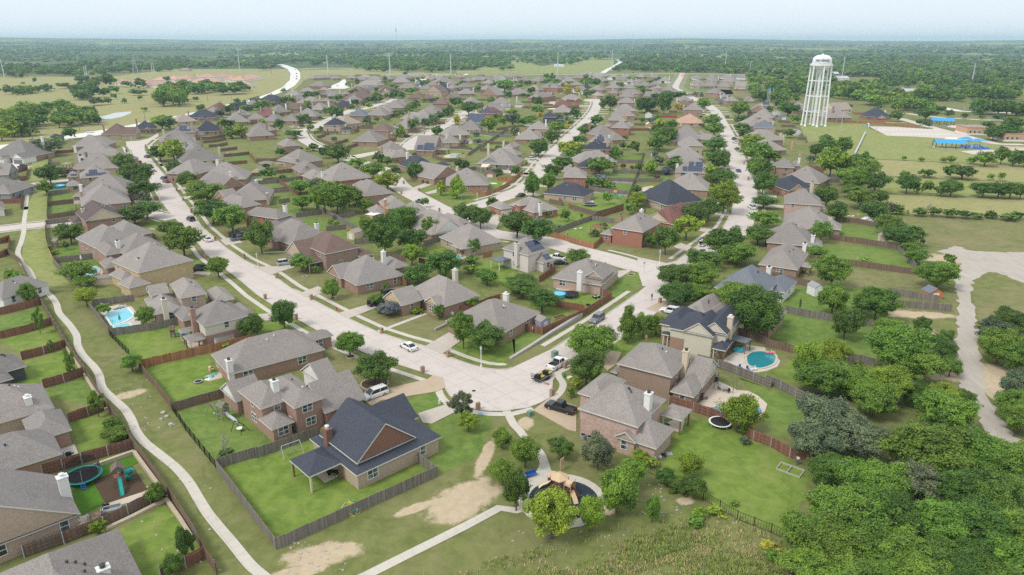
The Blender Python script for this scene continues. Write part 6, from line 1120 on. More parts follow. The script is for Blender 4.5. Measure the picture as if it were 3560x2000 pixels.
FN('y2','br','700,222,1000,200,1280,152'); FN('y2','br','840,282,1080,260,1300,212'); FN('y2','br','950,362,1150,350,1330,312'); FN('y2','br','1170,450,1520,402'); FN('y2','br','1250,555,1500,535,1750,502'); FN('y2','rd','1150,735,1450,705,1720,682'); FN('y2','rd','1740,482,1890,682'); FN('y2','br','1900,642,2150,645,2420,640'); FN('y2','br','1650,952,1980,932'); FN('y2','gr','1930,1102,2320,1062'); FN('y2','gr','2060,1272,2540,1222'); FN('y2','br','2290,882,2576,862'); FN('y2','rd','2320,1040,2540,1200')
FN('y3','br','590,482,830,392'); FN('y3','br','590,502,760,570,960,640'); FN('y3','br','910,622,1050,575,1210,522'); FN('y3','br','1160,692,1390,612'); FN('y3','br','1340,272,1700,282'); FN('y3','br','2480,830,2576,800')
FN('z5','rd','520,1292,910,1285'); FN('z5','br','600,1182,1000,1192'); FN('z5','br','560,1072,940,1082'); FN('z5','bright','1120,1025,1450,1030'); FN('z5','rd','830,915,1080,912'); FN('z5','rd','1290,930,1450,930')
FN('a4','or','600,1212,1000,1230,1520,1270'); FN('a4','or','880,1140,1030,1140'); FN('a4','rd','300,1165,620,1180'); FN('z6','gr','1140,690,950,660,730,640'); FN('z6','br','1640,1022,1780,1022'); FN('z6','br','1740,1122,1990,1135'); FN('z6','br','1800,1215,2090,1220'); FN('z6','br','1690,1320,2010,1325'); FN('z6','gr','2060,1220,2240,1431'); FN('y7','br','700,490,850,495'); FN('y7','gr','855,440,880,560'); FN('y7','br','890,1060,1250,1110'); FN('y7','gr','1060,1275,1530,1330')
FN('z6','rd','0,275,260,280,880,285'); FN('z5','rd','1700,270,2576,280'); FN('z3','br','190,190,700,190'); FN('z3','br','20,330,240,330'); FN('z3','br','620,325,900,330'); FN('z4','br','0,690,270,690'); FN('z4','br','880,740,1160,735'); FN('z4','br','1620,660,1760,665'); FN('z4','br','940,840,1160,850'); FN('z4','br','1360,850,1680,850'); FN('z3','br','700,365,1050,370'); FN('z3','br','480,1155,620,1160'); FN('z3','br','200,1235,560,1235'); FN('z2','br','1500,920,1600,920'); FN('z4','br','1370,790,1560,790'); FN('z6','rd','730,690,1140,700')
FN('b4','rd','0,990,10,960'); FN('c3','gr','1240,690,1300,700') if False else None
def autofences():
    r=random.Random(12)
    for h in HOUSES:
        if h['lab'] and h.get('grp')!='houses of the far neighbourhood': continue
        if h['d']>1150 or r.random()<.35: continue
        x0,x1,y0,y1=h['rects'][0][:4]; ca,sa=math.cos(h['ang']),math.sin(h['ang']); Wd=lambda x,y:(h['a0'][0]+x*ca-y*sa,h['a0'][1]+x*sa+y*ca)
        if r.random()<.5: P=[Wd(x0-1.5,y1-2),Wd(x0-1.5,y1+9),Wd(x1+1.5,y1+9),Wd(x1+1.5,y1-2)]
        else: P=[Wd(x0-1.5,y0+2),Wd(x0-1.5,y0-7),Wd(x1+1.5,y0-7)]
        if any(math.dist(Wd((x0+x1)/2,y0-5),q)<9 for ln in (NS,LS2,LS3,ZS,RSC,CSC) for q in ln[::2]): continue
        fence_at(P,r.choice(('br','br','rd','gr')))
autofences()
items=[]
for root,P,kind in FENCES:
    m=P[len(P)//2]; b,ds=place_label(m,FK[kind],'fence'); items.append((root,b,ds))
dedupe(items)
# low stone walls
def wall_at(c,pts,h,w,mat,label):
    P=A(c,*pts); q=P[0]; root=MB()
    for i in range(len(P)-1):
        a,b=P[i],P[i+1]; l=math.dist(a,b) or 1; nx,ny=-(b[1]-a[1])/l*w/2,(b[0]-a[0])/l*w/2
        c8=[(a[0]-nx,a[1]-ny),(b[0]-nx,b[1]-ny),(b[0]+nx,b[1]+ny),(a[0]+nx,a[1]+ny)]; hh=h if isinstance(h,tuple) else (h,h); n=len(P)-1; h0,h1=hh[0]+(hh[1]-hh[0])*i/n,hh[0]+(hh[1]-hh[0])*(i+1)/n
        hs=(h0,h1,h1,h0)
        root.face([(*c8[k],hs[k]) for k in range(4)])
        for k in range(4): j=(k+1)%4; root.face([(*c8[k],0),(*c8[j],0),(*c8[j],hs[j]),(*c8[k],hs[k])])
    o=root.build('stone_wall',mat); return tag(o,label,'wall')
wall_at('c3',(-20,712,160,610,400,460,560,370,700,285),(.3,1.2),.7,'limestone','grey rubble retaining wall beside the right street pavement')
wall_at('c2',(1780,432,1850,400,1910,370,2000,300),.6,.35,'limestone','pale stone wall stepping up beside the corner oak driveway')
wall_at('d1',(1340,230,1500,450,1640,640),.7,.5,'stone','tan stone retaining wall under the fence by the green playset'); wall_at('d1',(940,365,1150,290,1335,225),.7,.5,'stone','tan stone wall along the back of the green playset yard')
wall_at('d1',(1655,690,1790,880,1920,1090),.5,.5,'stone','tan stone wall below the path fence by the bottom yard'); wall_at('c1',(845,880,950,1060,1060,1230),.6,.5,'stone','tan stone wall below the path fence by the patio house'); wall_at('c1',(670,605,740,720,830,850),.5,.5,'stone','tan stone wall below the path fence by the charcoal house')
wall_at('d1',(1050,985,1300,870,1640,695),.4,.6,'stone','tan stone edging along the brown rail fence')
wall_at('y3',(460,405,800,425,1230,430),.5,.4,'limestone','white retaining wall behind the trampoline yard'); wall_at('y4',(640,690,850,695,1080,718),.5,.4,'limestone','white retaining wall above the small pool'); wall_at('y4',(1040,410,1250,405,1480,435),.5,.4,'limestone','white retaining wall behind the netted trampoline')
wall_at('b3',(1000,385,1210,398),.5,.4,'limestone','white retaining wall in the shared back gardens'); wall_at('b3',(810,495,1160,522),.5,.4,'limestone','white retaining wall behind the teal swing set')
# ---------- vehicles ----------
def paint():
    m,nt,b=newmat('car_paint'); oi=nd(nt,'ShaderNodeObjectInfo'); lk(nt,oi.outputs['Color'],b.inputs['Base Color']); b.inputs['Roughness'].default_value=.28; b.inputs['Coat Weight'].default_value=.4; MATS['car_paint']=m
paint(); plain('car_glass',(.02,.024,.028),.08,.7); plain('tyre',(.018,.018,.018),.8); plain('rim',(.42,.43,.44),.3,.5,.6); plain('lamp_white',(.75,.76,.76),.15,.6); plain('lamp_red',(.35,.02,.02),.25,.5); plain('bumper',(.05,.05,.05),.6); plain('plate',(.6,.6,.58),.5)
def car(kind):
    L,W,H={'sedan':(4.8,1.84,1.46),'suv':(4.9,1.96,1.78),'van':(5.1,1.98,1.78),'pickup':(5.8,2.02,1.9),'jeep':(4.3,1.88,1.85)}[kind]
    root=thing('parked_car','','car',(0,0,0)); b=MB(); x0,x1=-L/2,L/2; w=W/2; zb=.28
    belt={'sedan':.92,'suv':1.08,'van':1.05,'pickup':1.14,'jeep':1.12}[kind]
    hood={'sedan':(.55,.80),'suv':(.9,1.0),'van':(.75,.92),'pickup':(1.02,1.1),'jeep':(1.05,1.1)}[kind]
    cab={'sedan':(-1.9,1.05,-1.05,.25),'suv':(-2.3,1.0,-2.05,.35),'van':(-2.45,1.5,-2.25,.55),'pickup':(-.75,1.25,-.55,.65),'jeep':(-2.05,.75,-1.95,.5)}[kind]
    # lower hull: stations along the car (x, top z, half width)
    st=[(x0,belt*.62,w*.86),(x0+.12,belt*.94,w*.94),(x0+.5,belt,w)]+[(cab[0],belt,w),(cab[1],belt*1.0,w),(cab[1]+.25,hood[1],w),(x1-.55,(hood[0]+hood[1])/2 if kind!='sedan' else .72,w*.97),(x1-.12,hood[0]*.9,w*.9),(x1,hood[0]*.68,w*.8)]
    st.sort(); rows=[]
    for x,zt,hw in st: rows.append([(x,-hw*.96,zb),(x,-hw,zb+.2),(x,-hw,zt*.82),(x,-hw*.90,zt),(x,hw*.90,zt),(x,hw,zt*.82),(x,hw,zb+.2),(x,hw*.96,zb)])
    for i in range(len(rows)-1):
        p,q=rows[i],rows[i+1]
        bed=kind=='pickup' and st[i+1][0]<=cab[0]+.01 and st[i][0]>=x0+.4
        for k in range(8):
            if bed and k==3: continue
            j=(k+1)%8; b.face([p[k],q[k],q[j],p[j]][::-1])
    b.face(rows[0]); b.face(rows[-1][::-1])
    if kind=='pickup':   # open load bed
        xa,xb=x0+.45,cab[0]-.02; ww=w*.82; b.face([(xa,-ww,.72),(xb,-ww,.72),(xb,ww,.72),(xa,ww,.72)],1)
        for y in (-1,1): b.face([(xa,y*ww,.72),(xb,y*ww,.72),(xb,y*w*.9,belt),(xa,y*w*.9,belt)],1)
        b.face([(xa,-ww,.72),(xa,ww,.72),(xa,w*.9,belt),(xa,-w*.9,belt)],1); b.face([(xb,-ww,.72),(xb,ww,.72),(xb,w*.9,belt),(xb,-w*.9,belt)],1)
    # roof and pillars over the glass house
    rz=H-.06; rw=w*.74; b.box(cab[2],-rw,rz-.04,cab[3],rw,rz+.05)
    for y in (-1,1):
        for (xa,xb) in ((cab[0],cab[2]),(cab[1],cab[3]),((cab[0]+cab[1])/2-.15,(cab[2]+cab[3])/2-.1)): b.tube([(xa,y*w*.89,belt-.03),(xb,y*rw*.98,rz)],.045,4)
    o=b.build('body',['car_paint','bumper'],root)
    g=MB(); k=.97; B=[(cab[0]+.03,-w*.88,belt-.02),(cab[1]-.03,-w*.88,belt-.02),(cab[1]-.03,w*.88,belt-.02),(cab[0]+.03,w*.88,belt-.02)]; Tt=[(cab[2],-rw*.97,rz-.02),(cab[3],-rw*.97,rz-.02),(cab[3],rw*.97,rz-.02),(cab[2],rw*.97,rz-.02)]
    for i in range(4): j=(i+1)%4; g.face([B[i],B[j],Tt[j],Tt[i]])
    g.build('window_glass','car_glass',root)
    wr=.33 if kind in('sedan','van') else .39
    for x in (x0+L*.19,x1-L*.185):
        for y in (-1,1):
            t=MB(); t.lathe([(wr*.6,-.11),(wr*.95,-.11),(wr,-.06),(wr,.06),(wr*.95,.11),(wr*.6,.11)],14,0,cap=False)
            t.v=[(v[0]+x,v[2]+y*(w-.1),v[1]+wr) for v in t.v]; wo=t.build('wheel','tyre',root)
            t=MB(); t.lathe([(.02,.1),(wr*.62,.085),(wr*.62,-.085),(.02,-.1)],12); t.v=[(v[0]+x,v[2]+y*(w-.1),v[1]+wr) for v in t.v]; t.build('rim','rim',wo)
    for y in (-1,1):
        m=MB(); m.box(x1-.2,y*w*.66-.2,hood[0]*.68,x1-.03,y*w*.66+.2,hood[0]*.86); m.build('headlight','lamp_white',root)
        m=MB(); m.box(x0-.01,y*w*.78-.12,belt*.66,x0+.12,y*w*.78+.12,belt*.9); m.build('tail_light','lamp_red',root)
        m=MB(); m.box(cab[1]-.35,y*(w+.02)-.09,belt+.0,cab[1]-.2,y*(w+.02)+.09,belt+.14); m.build('mirror','car_paint',root)
    m=MB(); m.box(x0-.02,-.26,.5,x0+.03,.26,.62); m.build('number_plate','plate',root)
    if kind=='jeep': m=MB(); m.lathe([(.1,-.1),(.38,-.1),(.4,.08),(.1,.1)],12); m.v=[(x0-.12+v[2],v[0],v[1]+1.0) for v in m.v]; m.build('spare_wheel','tyre',root)
    return root
CCOL=dict(white=(.78,.78,.77),silver=(.42,.46,.52),grey=(.14,.155,.17),black=(.012,.013,.015),blue=(.03,.08,.28),navy=(.015,.02,.06),teal=(.05,.12,.14),red=(.25,.03,.03),dark=(.04,.042,.047))
CARP={}; CARS=[]
def CAR(c,x,y,hd,kind,col,label=None,cat=None,name=None):
    p=at(c,x,y)
    if kind not in CARP: CARP[kind]=car(kind); o=CARP[kind]
    else: o=copy_tree(CARP[kind])
    o.location=(p[0],p[1],.06); o.rotation_euler=(0,0,math.radians(hd)); o.name={'pickup':'pickup_truck','van':'minivan','suv':'parked_suv','jeep':'off_road_car'}.get(kind,'parked_car')
    for ch in o.children:
        if ch.name.split('.')[0] in ('body','mirror'): ch.color=(*CCOL[col],1)
    tag(o,label,cat or {'pickup':'truck','van':'minivan','suv':'car','jeep':'car','sedan':'car'}[kind],'cars parked or driving in the neighbourhood')
    CARS.append((o,p,col,kind,label)); return o
CAR('c2',1515,608,132,'sedan','white','white sedan parked at the kerb of the left street near the corner')
CAR('c2',545,596,48,'suv','white','white car nosing out behind the weedy-yard house roof'); CAR('c2',1182,1088,222,'van','white','white minivan on the tan driveway above the black-roofed house')
CAR('c2',1195,175,42,'jeep','navy','dark blue boxy off road car on the stone-gable house driveway'); CAR('c2',1335,75,42,'suv','black','black car half hidden behind the stone-gable house wing')
CAR('c3',482,1225,148,'pickup','black','black pickup truck on the driveway of the pale pink brick house'); CAR('c3',458,785,52,'pickup','white','white pickup truck towing the mower trailer on the corner bulb')
CAR('c3',845,335,236,'suv','grey','grey SUV driving down the right street'); CAR('c3',935,475,53,'suv','black','black car parked behind the street tree on the right street'); CAR('c3',1570,255,150,'suv','white','white SUV on the driveway below the dark tree row')
CAR('b1',1900,765,132,'suv','dark','black SUV driving along the left street'); CAR('b1',2065,968,132,'sedan','white','white car with black roof driving down the left street'); CAR('b1',2385,960,38,'pickup','grey','grey pickup truck, nearer of two on one driveway'); CAR('b1',2355,915,38,'pickup','dark','dark pickup truck, farther of two on one driveway'); CAR('b1',1975,1265,210,'suv','black','black SUV at the garage of the dirt-yard house'); CAR('b1',1800,865,132,'sedan','white','white car under the street tree on the left street'); CAR('b2',295,1205,30,'suv','silver','silver blue SUV on the driveway of the brown-roofed stone house')
CAR('b2',1635,590,135,'suv','grey','grey SUV parked at the kerb of the middle street'); CAR('b2',1350,290,40,'suv','black','black car beside the blue black roofed house')
CAR('b3',95,522,60,'sedan','black','black car near the mailbox on the middle street'); CAR('b3',200,162,20,'suv','white','white SUV on the drive of the two-garage L house'); CAR('b3',1900,1012,54,'jeep','white','white boxy car behind the big tree at the junction'); CAR('b3',1985,945,54,'suv','white','white car mostly hidden at the right street junction'); CAR('b3',445,1155,150,'pickup','white','white pickup beside the solar house'); CAR('b3',478,1200,10,'sedan','black','black low car beside the solar house'); CAR('b3',2385,645,92,'suv','white','white SUV with open tailgate on the right street'); CAR('b3',2378,728,92,'suv','white','white SUV under the tree on the right street'); CAR('b3',2252,280,88,'sedan','blue','bright blue car driving up the right street'); CAR('b3',2238,65,95,'suv','teal','dark teal car at the far right kerb'); CAR('b3',2218,480,95,'sedan','navy','blue car half hidden by the roadside tree'); CAR('b3',590,222,70,'suv','white','white boat-like vehicle under the middle street trees'); CAR('b3',2385,925,95,'sedan','silver','silver car under trees right of the junction')
CAR('y6',1590,50,95,'suv','black','black car at the kerb high on the right street'); CAR('y6',1462,220,95,'suv','blue','blue car peeping from the roadside trees'); CAR('y6',1470,330,95,'sedan','white','white car on the left kerb of the right street'); CAR('y6',1725,495,95,'suv','dark','dark car parked nose to tail with a white one'); CAR('y6',1745,560,95,'suv','white','white car parked nose to tail with a dark one')
for i,(c,x,y,hd,k,col) in enumerate([('b1',1465,140,140,'suv','dark'),('b1',1358,172,140,'sedan','white'),('b1',1380,198,140,'suv','red'),('b1',1405,258,140,'sedan','silver'),('b1',1635,358,140,'suv','dark'),('b1',1655,388,140,'sedan','red'),('b1',1780,378,40,'suv','white'),('y1',390,490,80,'suv','white'),('y1',25,560,10,'suv','white'),('y1',455,950,0,'suv','white'),('y1',450,590,90,'pickup','black'),('y1',660,105,30,'sedan','blue'),('z2',1610,262,95,'suv','black'),('z2',1615,212,95,'suv','black'),('z2',1612,158,95,'suv','black'),('z2',1580,75,110,'suv','black'),('z2',1245,800,10,'suv','white'),('z2',200,1022,20,'suv','white'),('z2',1530,1232,160,'suv','white'),('z2',1550,1308,150,'sedan','white'),('z3',1235,1410,40,'suv','black'),('z3',1488,1285,30,'suv','white'),('z3',738,695,150,'sedan','white'),('z4',75,735,160,'pickup','white'),('z4',1735,570,20,'suv','white'),('z4',2440,640,20,'sedan','white'),('z4',1930,1012,20,'suv','white'),('z5',1700,608,10,'sedan','silver'),('z5',1990,910,60,'suv','white'),('z5',2070,990,160,'suv','white'),('z5',590,138,0,'sedan','black'),('z2',90,755,10,'suv','teal'),('z3',1985,545,150,'suv','white'),('z2',2100,1050,30,'sedan','dark'),('z2',1890,1135,30,'suv','dark'),('z5',2170,750,20,'sedan','silver'),('a4',1830,835,0,'suv','blue'),('z2',410,245,10,'suv','black'),('z2',640,215,10,'suv','red'),('z2',340,290,10,'sedan','white'),('z1',80,755,10,'suv','white'),('z2',2280,395,20,'suv','dark'),('z2',2430,400,20,'sedan','white'),('a3',1205,725,0,'sedan','black'),('a2',1995,738,0,'suv','red')]): CAR(c,x,y,hd,k,col)
items=[]
for o,p,col,kind,label in CARS:
    if not label: b,ds=place_label(p,col,{'pickup':'pickup','suv':'SUV','sedan':'car','van':'minivan'}[kind]); items.append((o,b,ds))
dedupe(items)
# ---------- small things ----------
for n,c in dict(blue=(.02,.10,.42),sky=(.03,.30,.62),teal=(.02,.33,.30),green=(.02,.26,.15),cyan=(.05,.42,.52),yellow=(.65,.48,.04),pink=(.75,.15,.25),red=(.45,.04,.03),sand=(.60,.43,.27),brownp=(.14,.06,.045),cream=(.72,.62,.42),black=(.015,.015,.016),grey=(.30,.31,.32),whitep=(.78,.78,.77),greenbox=(.16,.26,.19),lilac=(.36,.37,.46),orange=(.55,.20,.06),net=(.03,.03,.035),skin=(.45,.27,.19),bluecanopy=(.05,.33,.62),steel=(.55,.57,.60)).items(): plain(n,c,.55)
plain('tank_white',(.80,.81,.82),.45)
def B1(name,parent,mat,*boxes):
    m=MB()
    for b in boxes: m.box(*b)
    return m.build(name,mat,parent)
def T1(name,parent,mat,pts,r,seg=6): m=MB(); m.tube(pts,r,seg); return m.build(name,mat,parent)
def L1(name,parent,mat,prof,seg=14,c=(0,0,0)): m=MB(); m.lathe(prof,seg,0,c); return m.build(name,mat,parent)
PEND=[]
def spot(name,c,x,y,label,cat,hd=0,group=None):
    p=at(c,x,y); return thing(name,label,cat,(p[0],p[1],T(*p)),math.radians(hd),group)
# mailboxes
mail=None
for (c,x,y) in [('c2',95,118),('c2',553,122),('c2',402,318),('c2',1253,458),('c2',1913,692),('c2',1660,848),('c2',2210,1215),('c3',527,805),('c3',396,1078),('c3',1470,155),('b1',2145,965),('b1',2432,1142),('b1',2048,1140),('b1',1905,678),('b1',1825,568),('b1',1760,472),('b1',1590,602),('b1',1450,30),('b3',1765,1092),('b3',2002,900),('b3',2172,698),('b3',42,548),('b3',2350,358),('b2',208,1338),('b2',1825,675),('b2',1470,400),('b2',1622,472),('b2',1447,500),('y6',2005,1300),('y6',1922,985),('y6',1845,715),('z3',2020,1125),('z3',2112,1218),('z3',1805,1232),('z3',1575,1360)]:
    p=at(c,x,y); r=random.Random(int(x+y)); rz=math.radians(r.choice((42,-47)))
    if mail is None:
        mail=thing('mailbox','','mailbox',(p[0],p[1],0),rz,'brick mailboxes along the kerbs'); m=MB(); m.box(-.32,-.32,0,.32,.32,1.25)
        for k in range(6):
            a,b=math.pi*k/6,math.pi*(k+1)/6; m.face([(-.32,.32*math.cos(a),1.25+.26*math.sin(a)),(.32,.32*math.cos(a),1.25+.26*math.sin(a)),(.32,.32*math.cos(b),1.25+.26*math.sin(b)),(-.32,.32*math.cos(b),1.25+.26*math.sin(b))])
        for s in (-1,1): m.face([(s*.32,.32*math.cos(math.pi*k/6),1.25+.26*math.sin(math.pi*k/6)) for k in range(7)])
        m.build('pillar','wall_br',mail); B1('mail_door',mail,'black',(.3,-.11,.95,.35,.11,1.2)); o=mail
    else: o=copy_tree(mail); o.location=(p[0],p[1],0); o.rotation_euler=(0,0,rz)
    b,ds=place_label(p,'brick pillar','mailbox'); PEND.append((o,b,ds))
# street lamps
lampp=None
for (c,x,y,t) in [('c2',2241,795,595),('b1',1597,605,535),('b2',22,1238,1090),('b3',1466,1208,1072),('z1',910,985,850),('z3',1695,1280,1165),('z3',215,850,810),('b2',2202,600,548),('b3',2170,50,0),('y6',1700,1431,1380)]:
    p=at(c,x,y)
    if lampp is None:
        lampp=thing('street_lamp','','street lamp',(p[0],p[1],0),0,'white street lamps'); L1('pole',lampp,'whitep',[(.17,0),(.17,.5),(.08,.7),(.07,3.9)],10); L1('lantern',lampp,'whitep',[(.08,3.9),(.17,4.0),(.24,4.35),(.2,4.42)],10); L1('lantern_cap',lampp,'grey',[(.27,4.42),(.2,4.55),(.05,4.72),(.01,4.85)],10); o=lampp
    else: o=copy_tree(lampp); o.location=(p[0],p[1],0)
    b,ds=place_label(p,'white','street lamp'); PEND.append((o,b,ds))
sg=None
for (c,x,y) in [('b3',1312,1285),('b1',1642,748),('b2',2048,590),('c2',2240,1420),('b2',946,110)]:
    p=at(c,x,y)
    if sg is None:
        sg=thing('street_sign','','street sign',(p[0],p[1],0),math.radians(45),'blue street name signs'); T1('pole',sg,'galv',[(0,0,0),(0,0,3.1)],.05); B1('sign_blade',sg,'sky',(-.45,-.02,2.75,.45,.02,2.95)); B1('sign_blade',sg,'sky',(-.02,-.45,3.0,.02,.45,3.2)); o=sg
    else: o=copy_tree(sg); o.location=(p[0],p[1],0)
    b,ds=place_label(p,'blue bladed','street sign'); PEND.append((o,b,ds))
# utility things
h=spot('fire_hydrant','c2',803,228,'red fire hydrant beside the pavement of the left street','hydrant'); L1('barrel',h,'red',[(.14,0),(.13,.5),(.16,.55),(.1,.7),(.02,.75)]); T1('outlet',h,'red',[(-.22,0,.42),(.22,0,.42)],.06)
for (c,x,y,w,hh,mt,lb) in [('c3',180,1275,.9,.9,'greenbox','green utility box on the lawn by the short playground path'),('c2',1112,735,1.0,.8,'greenbox','green transformer box under the kerbside tree'),('c3',522,892,.35,.7,'green','small green utility pedestal by the winding pavement'),('c3',425,700,1.2,1.5,'greenbox','grey green cabinet behind the white pickup truck'),('c3',572,905,.9,.3,'cream','pale flat utility cover near the leaning meter post'),('c2',1827,1160,.3,.8,'whitep','white utility post on the narrow bright lawn'),('b3',2120,1350,.6,.6,'green','small green box on the kerb lawn')]:
    o=spot('utility_box',c,x,y,lb,'utility box',40); B1('cabinet',o,mt,(-w/2,-w*.4,0,w/2,w*.4,hh)); B1('cabinet_lid',o,mt,(-w/2-.03,-w*.43,hh,w/2+.03,w*.43,hh+.05))
ac=None
for x,y,lb in ((705,75,'left'),(768,95,'right')):
    p=at('d3',x,y); o=thing('air_conditioner',f'dark round air conditioner, {lb}most of two by the pale pink brick wall','air conditioner',(p[0],p[1],0),0,'air conditioners'); L1('casing',o,'grey',[(.42,0),(.45,.05),(.45,.8),(.43,.85)]); L1('fan_grille',o,'black',[(.36,.855),(.36,.87),(.02,.88)]); 
for x,y,lb in ((930,385,'first'),(960,388,'second')):
    o=spot('air_conditioner','y3',x,y,f'grey air conditioner, {lb} of two by the tan two-storey wall','air conditioner',0,'air conditioners'); B1('casing',o,'grey',(-.5,-.45,0,.5,.45,.9)); L1('fan_grille',o,'black',[(.36,.9),(.36,.92),(.02,.93)])
# pools
def pool(c,pts,mat,label,cop='deck',n=6,deck=None,z=.09,w=.45):
    P=smoothline(A(c,*pts)+A(c,*pts[:2]),n)[:-1] if n>1 else A(c,*pts); cx,cy=sum(p[0] for p in P)/len(P),sum(p[1] for p in P)/len(P)
    o=thing('swimming_pool',label,'swimming pool',(cx,cy,0),0,'swimming pools'); Lp=[(p[0]-cx,p[1]-cy) for p in P]; m=MB()
    tri=geometry.tessellate_polygon([[Vector((*p,0)) for p in Lp]])
    for t in tri:
        f=[Lp[i] for i in t]
        if (f[1][0]-f[0][0])*(f[2][1]-f[0][1])-(f[1][1]-f[0][1])*(f[2][0]-f[0][0])<0: f=f[::-1]
        m.face([(*q,z) for q in f])
    m.build('water',mat,o); m=MB(); ar=sum(Lp[i-1][0]*Lp[i][1]-Lp[i][0]*Lp[i-1][1] for i in range(len(Lp))); s=1 if ar>0 else -1; Lc=Lp+Lp[:1]; O=offset(Lp[-1:]+Lc+Lp[1:2],-w*s)[1:-1]
    for i in range(len(Lp)):
        a,b,c_,d=Lc[i],Lc[i+1],O[i+1],O[i]; m.face([(*a,z+.08),(*b,z+.08),(*c_,z+.08),(*d,z+.08)]); m.face([(*a,z-.05),(*b,z-.05),(*b,z+.08),(*a,z+.08)]); m.face([(*d,0),(*c_,0),(*c_,z+.08),(*d,z+.08)])
    m.build('coping',cop,o); return o
sheet('patio','walk',.045,A('c1',980,215,1180,170,1310,190,1420,330,1395,395,1150,425,1000,260)); sheet('patio','walk',.045,mix_poly(('c3',2100,720,2190,660,2330,570,2520,600,2530,640,2576,640),('c4',60,620,110,680,150,735,120,790,20,830),('c3',2480,840,2390,850,2230,800,2110,735)))
sheet('patio','deck',.045,mix_poly(('c3',1880,980,1960,930,2070,940,2240,1020,2350,1030,2450,1080,2540,1160,2500,1290,2350,1300,2090,1290,1830,1200,1900,1110))); sheet('patio','deck',.045,A('b2',1900,1080,2090,1085,2110,1130,2060,1150,1870,1150)); sheet('patio','deck',.045,A('b1',850,1230,960,1215,1030,1260,1020,1320,960,1340,830,1330)); sheet('patio','deck',.045,A('y4',520,820,700,765,900,775,980,800,880,850,640,855,540,845)); sheet('patio','deck',.045,A('b3',1280,440,1380,420,1490,430,1500,480,1400,500,1290,470)); sheet('patio','deck',.045,A('y2',1560,830,1650,810,1780,840,1700,900,1560,890)); sheet('patio','deck',.045,A('d3',1,1,2,1,2,2)) if False else None
sheet('patio','deck',.045,A('b3',650,580,800,560,820,580,720,600),A('c1',1800,520,1880,490,2040,560,1930,635),A('c1',2030,885,2200,840,2215,900,2070,935),A('d2',515,360,690,280,860,430,685,518),A('c3',1480,1400,1620,1290,1720,1330,1690,1420,1660,1440),A('c3',430,-10,620,0,590,40,440,20))
pool('c1',(1045,262,1265,210,1335,285,1225,350,1120,378),'water_light','long rectangular swimming pool with pale blue water','whitep',1); pool('c1',(1130,388,1280,360,1310,385,1145,415),'water_light','small square spa at the end of the rectangular pool','whitep',1)
pool('b1',(870,1260,900,1232,960,1235,985,1262,955,1300,900,1335,835,1325),'water_light','pale kidney shaped pool behind the kidney-pool house'); pool('c3',(2335,690,2390,650,2480,640,2576,655,2620,690,2600,760,2500,800,2420,800,2350,765),'water_teal','teal free-form pool with stone coping by the shade canopy')
pool('c3',(1940,1210,2000,1198,2110,1205,2250,1190,2380,1175,2470,1210,2480,1260,2400,1275,2250,1260,2090,1285,1980,1245),'water_blue','long blue pool half hidden by the bright tree'); pool('b2',(1990,1120,2040,1117,2050,1135,2010,1148,1960,1140),'water_light','little turquoise pool on the patio of the pool patio house')
pool('y4',(640,825,730,790,850,785,880,800,800,825,700,840),'water_blue','small blue pool behind the dark solar-roof house'); pool('b3',(1350,450,1400,435,1455,440,1460,462,1410,475,1360,468),'water_light','round-ended pool with a yellow float'); pool('y2',(1555,850,1620,840,1680,860,1670,885,1590,890),'water_teal','small turquoise pool among flower beds'); pool('y2',(1720,1000,1850,990,2000,995,1980,1015,1800,1025,1730,1020),'water_light','narrow bright pool between grey fences'); pool('d4',(1,1,2,1,2,2),'water_blue','x') if False else None
fl=spot('pool_float','b3',1405,440,'yellow inflatable float on the round-ended pool','pool float'); L1('ring',fl,'yellow',[(1.2,.2),(2.0,.2),(2.1,.4),(1.6,.5),(1.1,.35)],16)
fl=spot('pool_float','c3',2570,660,'pink and green pool float at the edge of the teal pool','pool float'); m=MB(); m.box(-.9,-.35,.2,.9,.35,.35); m.build('mattress','pink',fl); B1('pillow',fl,'yellow',(.6,-.35,.35,.9,.35,.5))
def agpool(c,x,y,r,lb):
    o=spot('above_ground_pool',c,x,y,lb,'above ground pool'); m=MB(); m.lathe([(r,0),(r,1.1),(r-.18,1.12),(r-.18,.9)],24,0,cap=False); m.build('pool_wall','sky',o); m=MB(); m.lathe([(.01,.95),(r-.17,.95)],24,0,cap=False); m.build('water','water_light',o)
agpool('c3',460,95,2.0,'round blue above-ground pool next to the trampoline'); agpool('y1',1150,990,3.2,'blue above-ground pool under the spreading tree')
# trampolines
def tramp(c,x,y,r,h,lb,net=0,ring='steel',hd=0):
    o=spot('trampoline',c,x,y,lb,'trampoline',hd); m=MB(); m.lathe([(.01,h),(r*.86,h)],24,0,cap=False); m.build('jump_mat','black',o); m=MB(); m.lathe([(r*.86,h+.01),(r,h+.03),(r*1.02,h-.03),(r*.86,h-.02)],24,0,cap=False); m.build('ring_pad',ring,o)
    for k in range(4): a=k*1.57+.4; T1('leg',o,'galv',[(r*.95*math.cos(a),r*.95*math.sin(a),0),(r*.95*math.cos(a),r*.95*math.sin(a),h)],.035)
    if net:
        m=MB(); m.lathe([(r*.97,h),(r*.9,h+net)],28,0,cap=False); m.build('safety_net','mesh_net',o)
        for k in range(6): a=k*1.047; T1('net_pole',o,'grey',[(r*.97*math.cos(a),r*.97*math.sin(a),h),(r*.9*math.cos(a),r*.9*math.sin(a),h+net+.05)],.035)
    return o
def netmat():
    m,nt,b=newmat('mesh_net'); finish(b,nt,(.02,.02,.022),.8,.1); b.inputs['Alpha'].default_value=.55; MATS['mesh_net']=m
netmat()
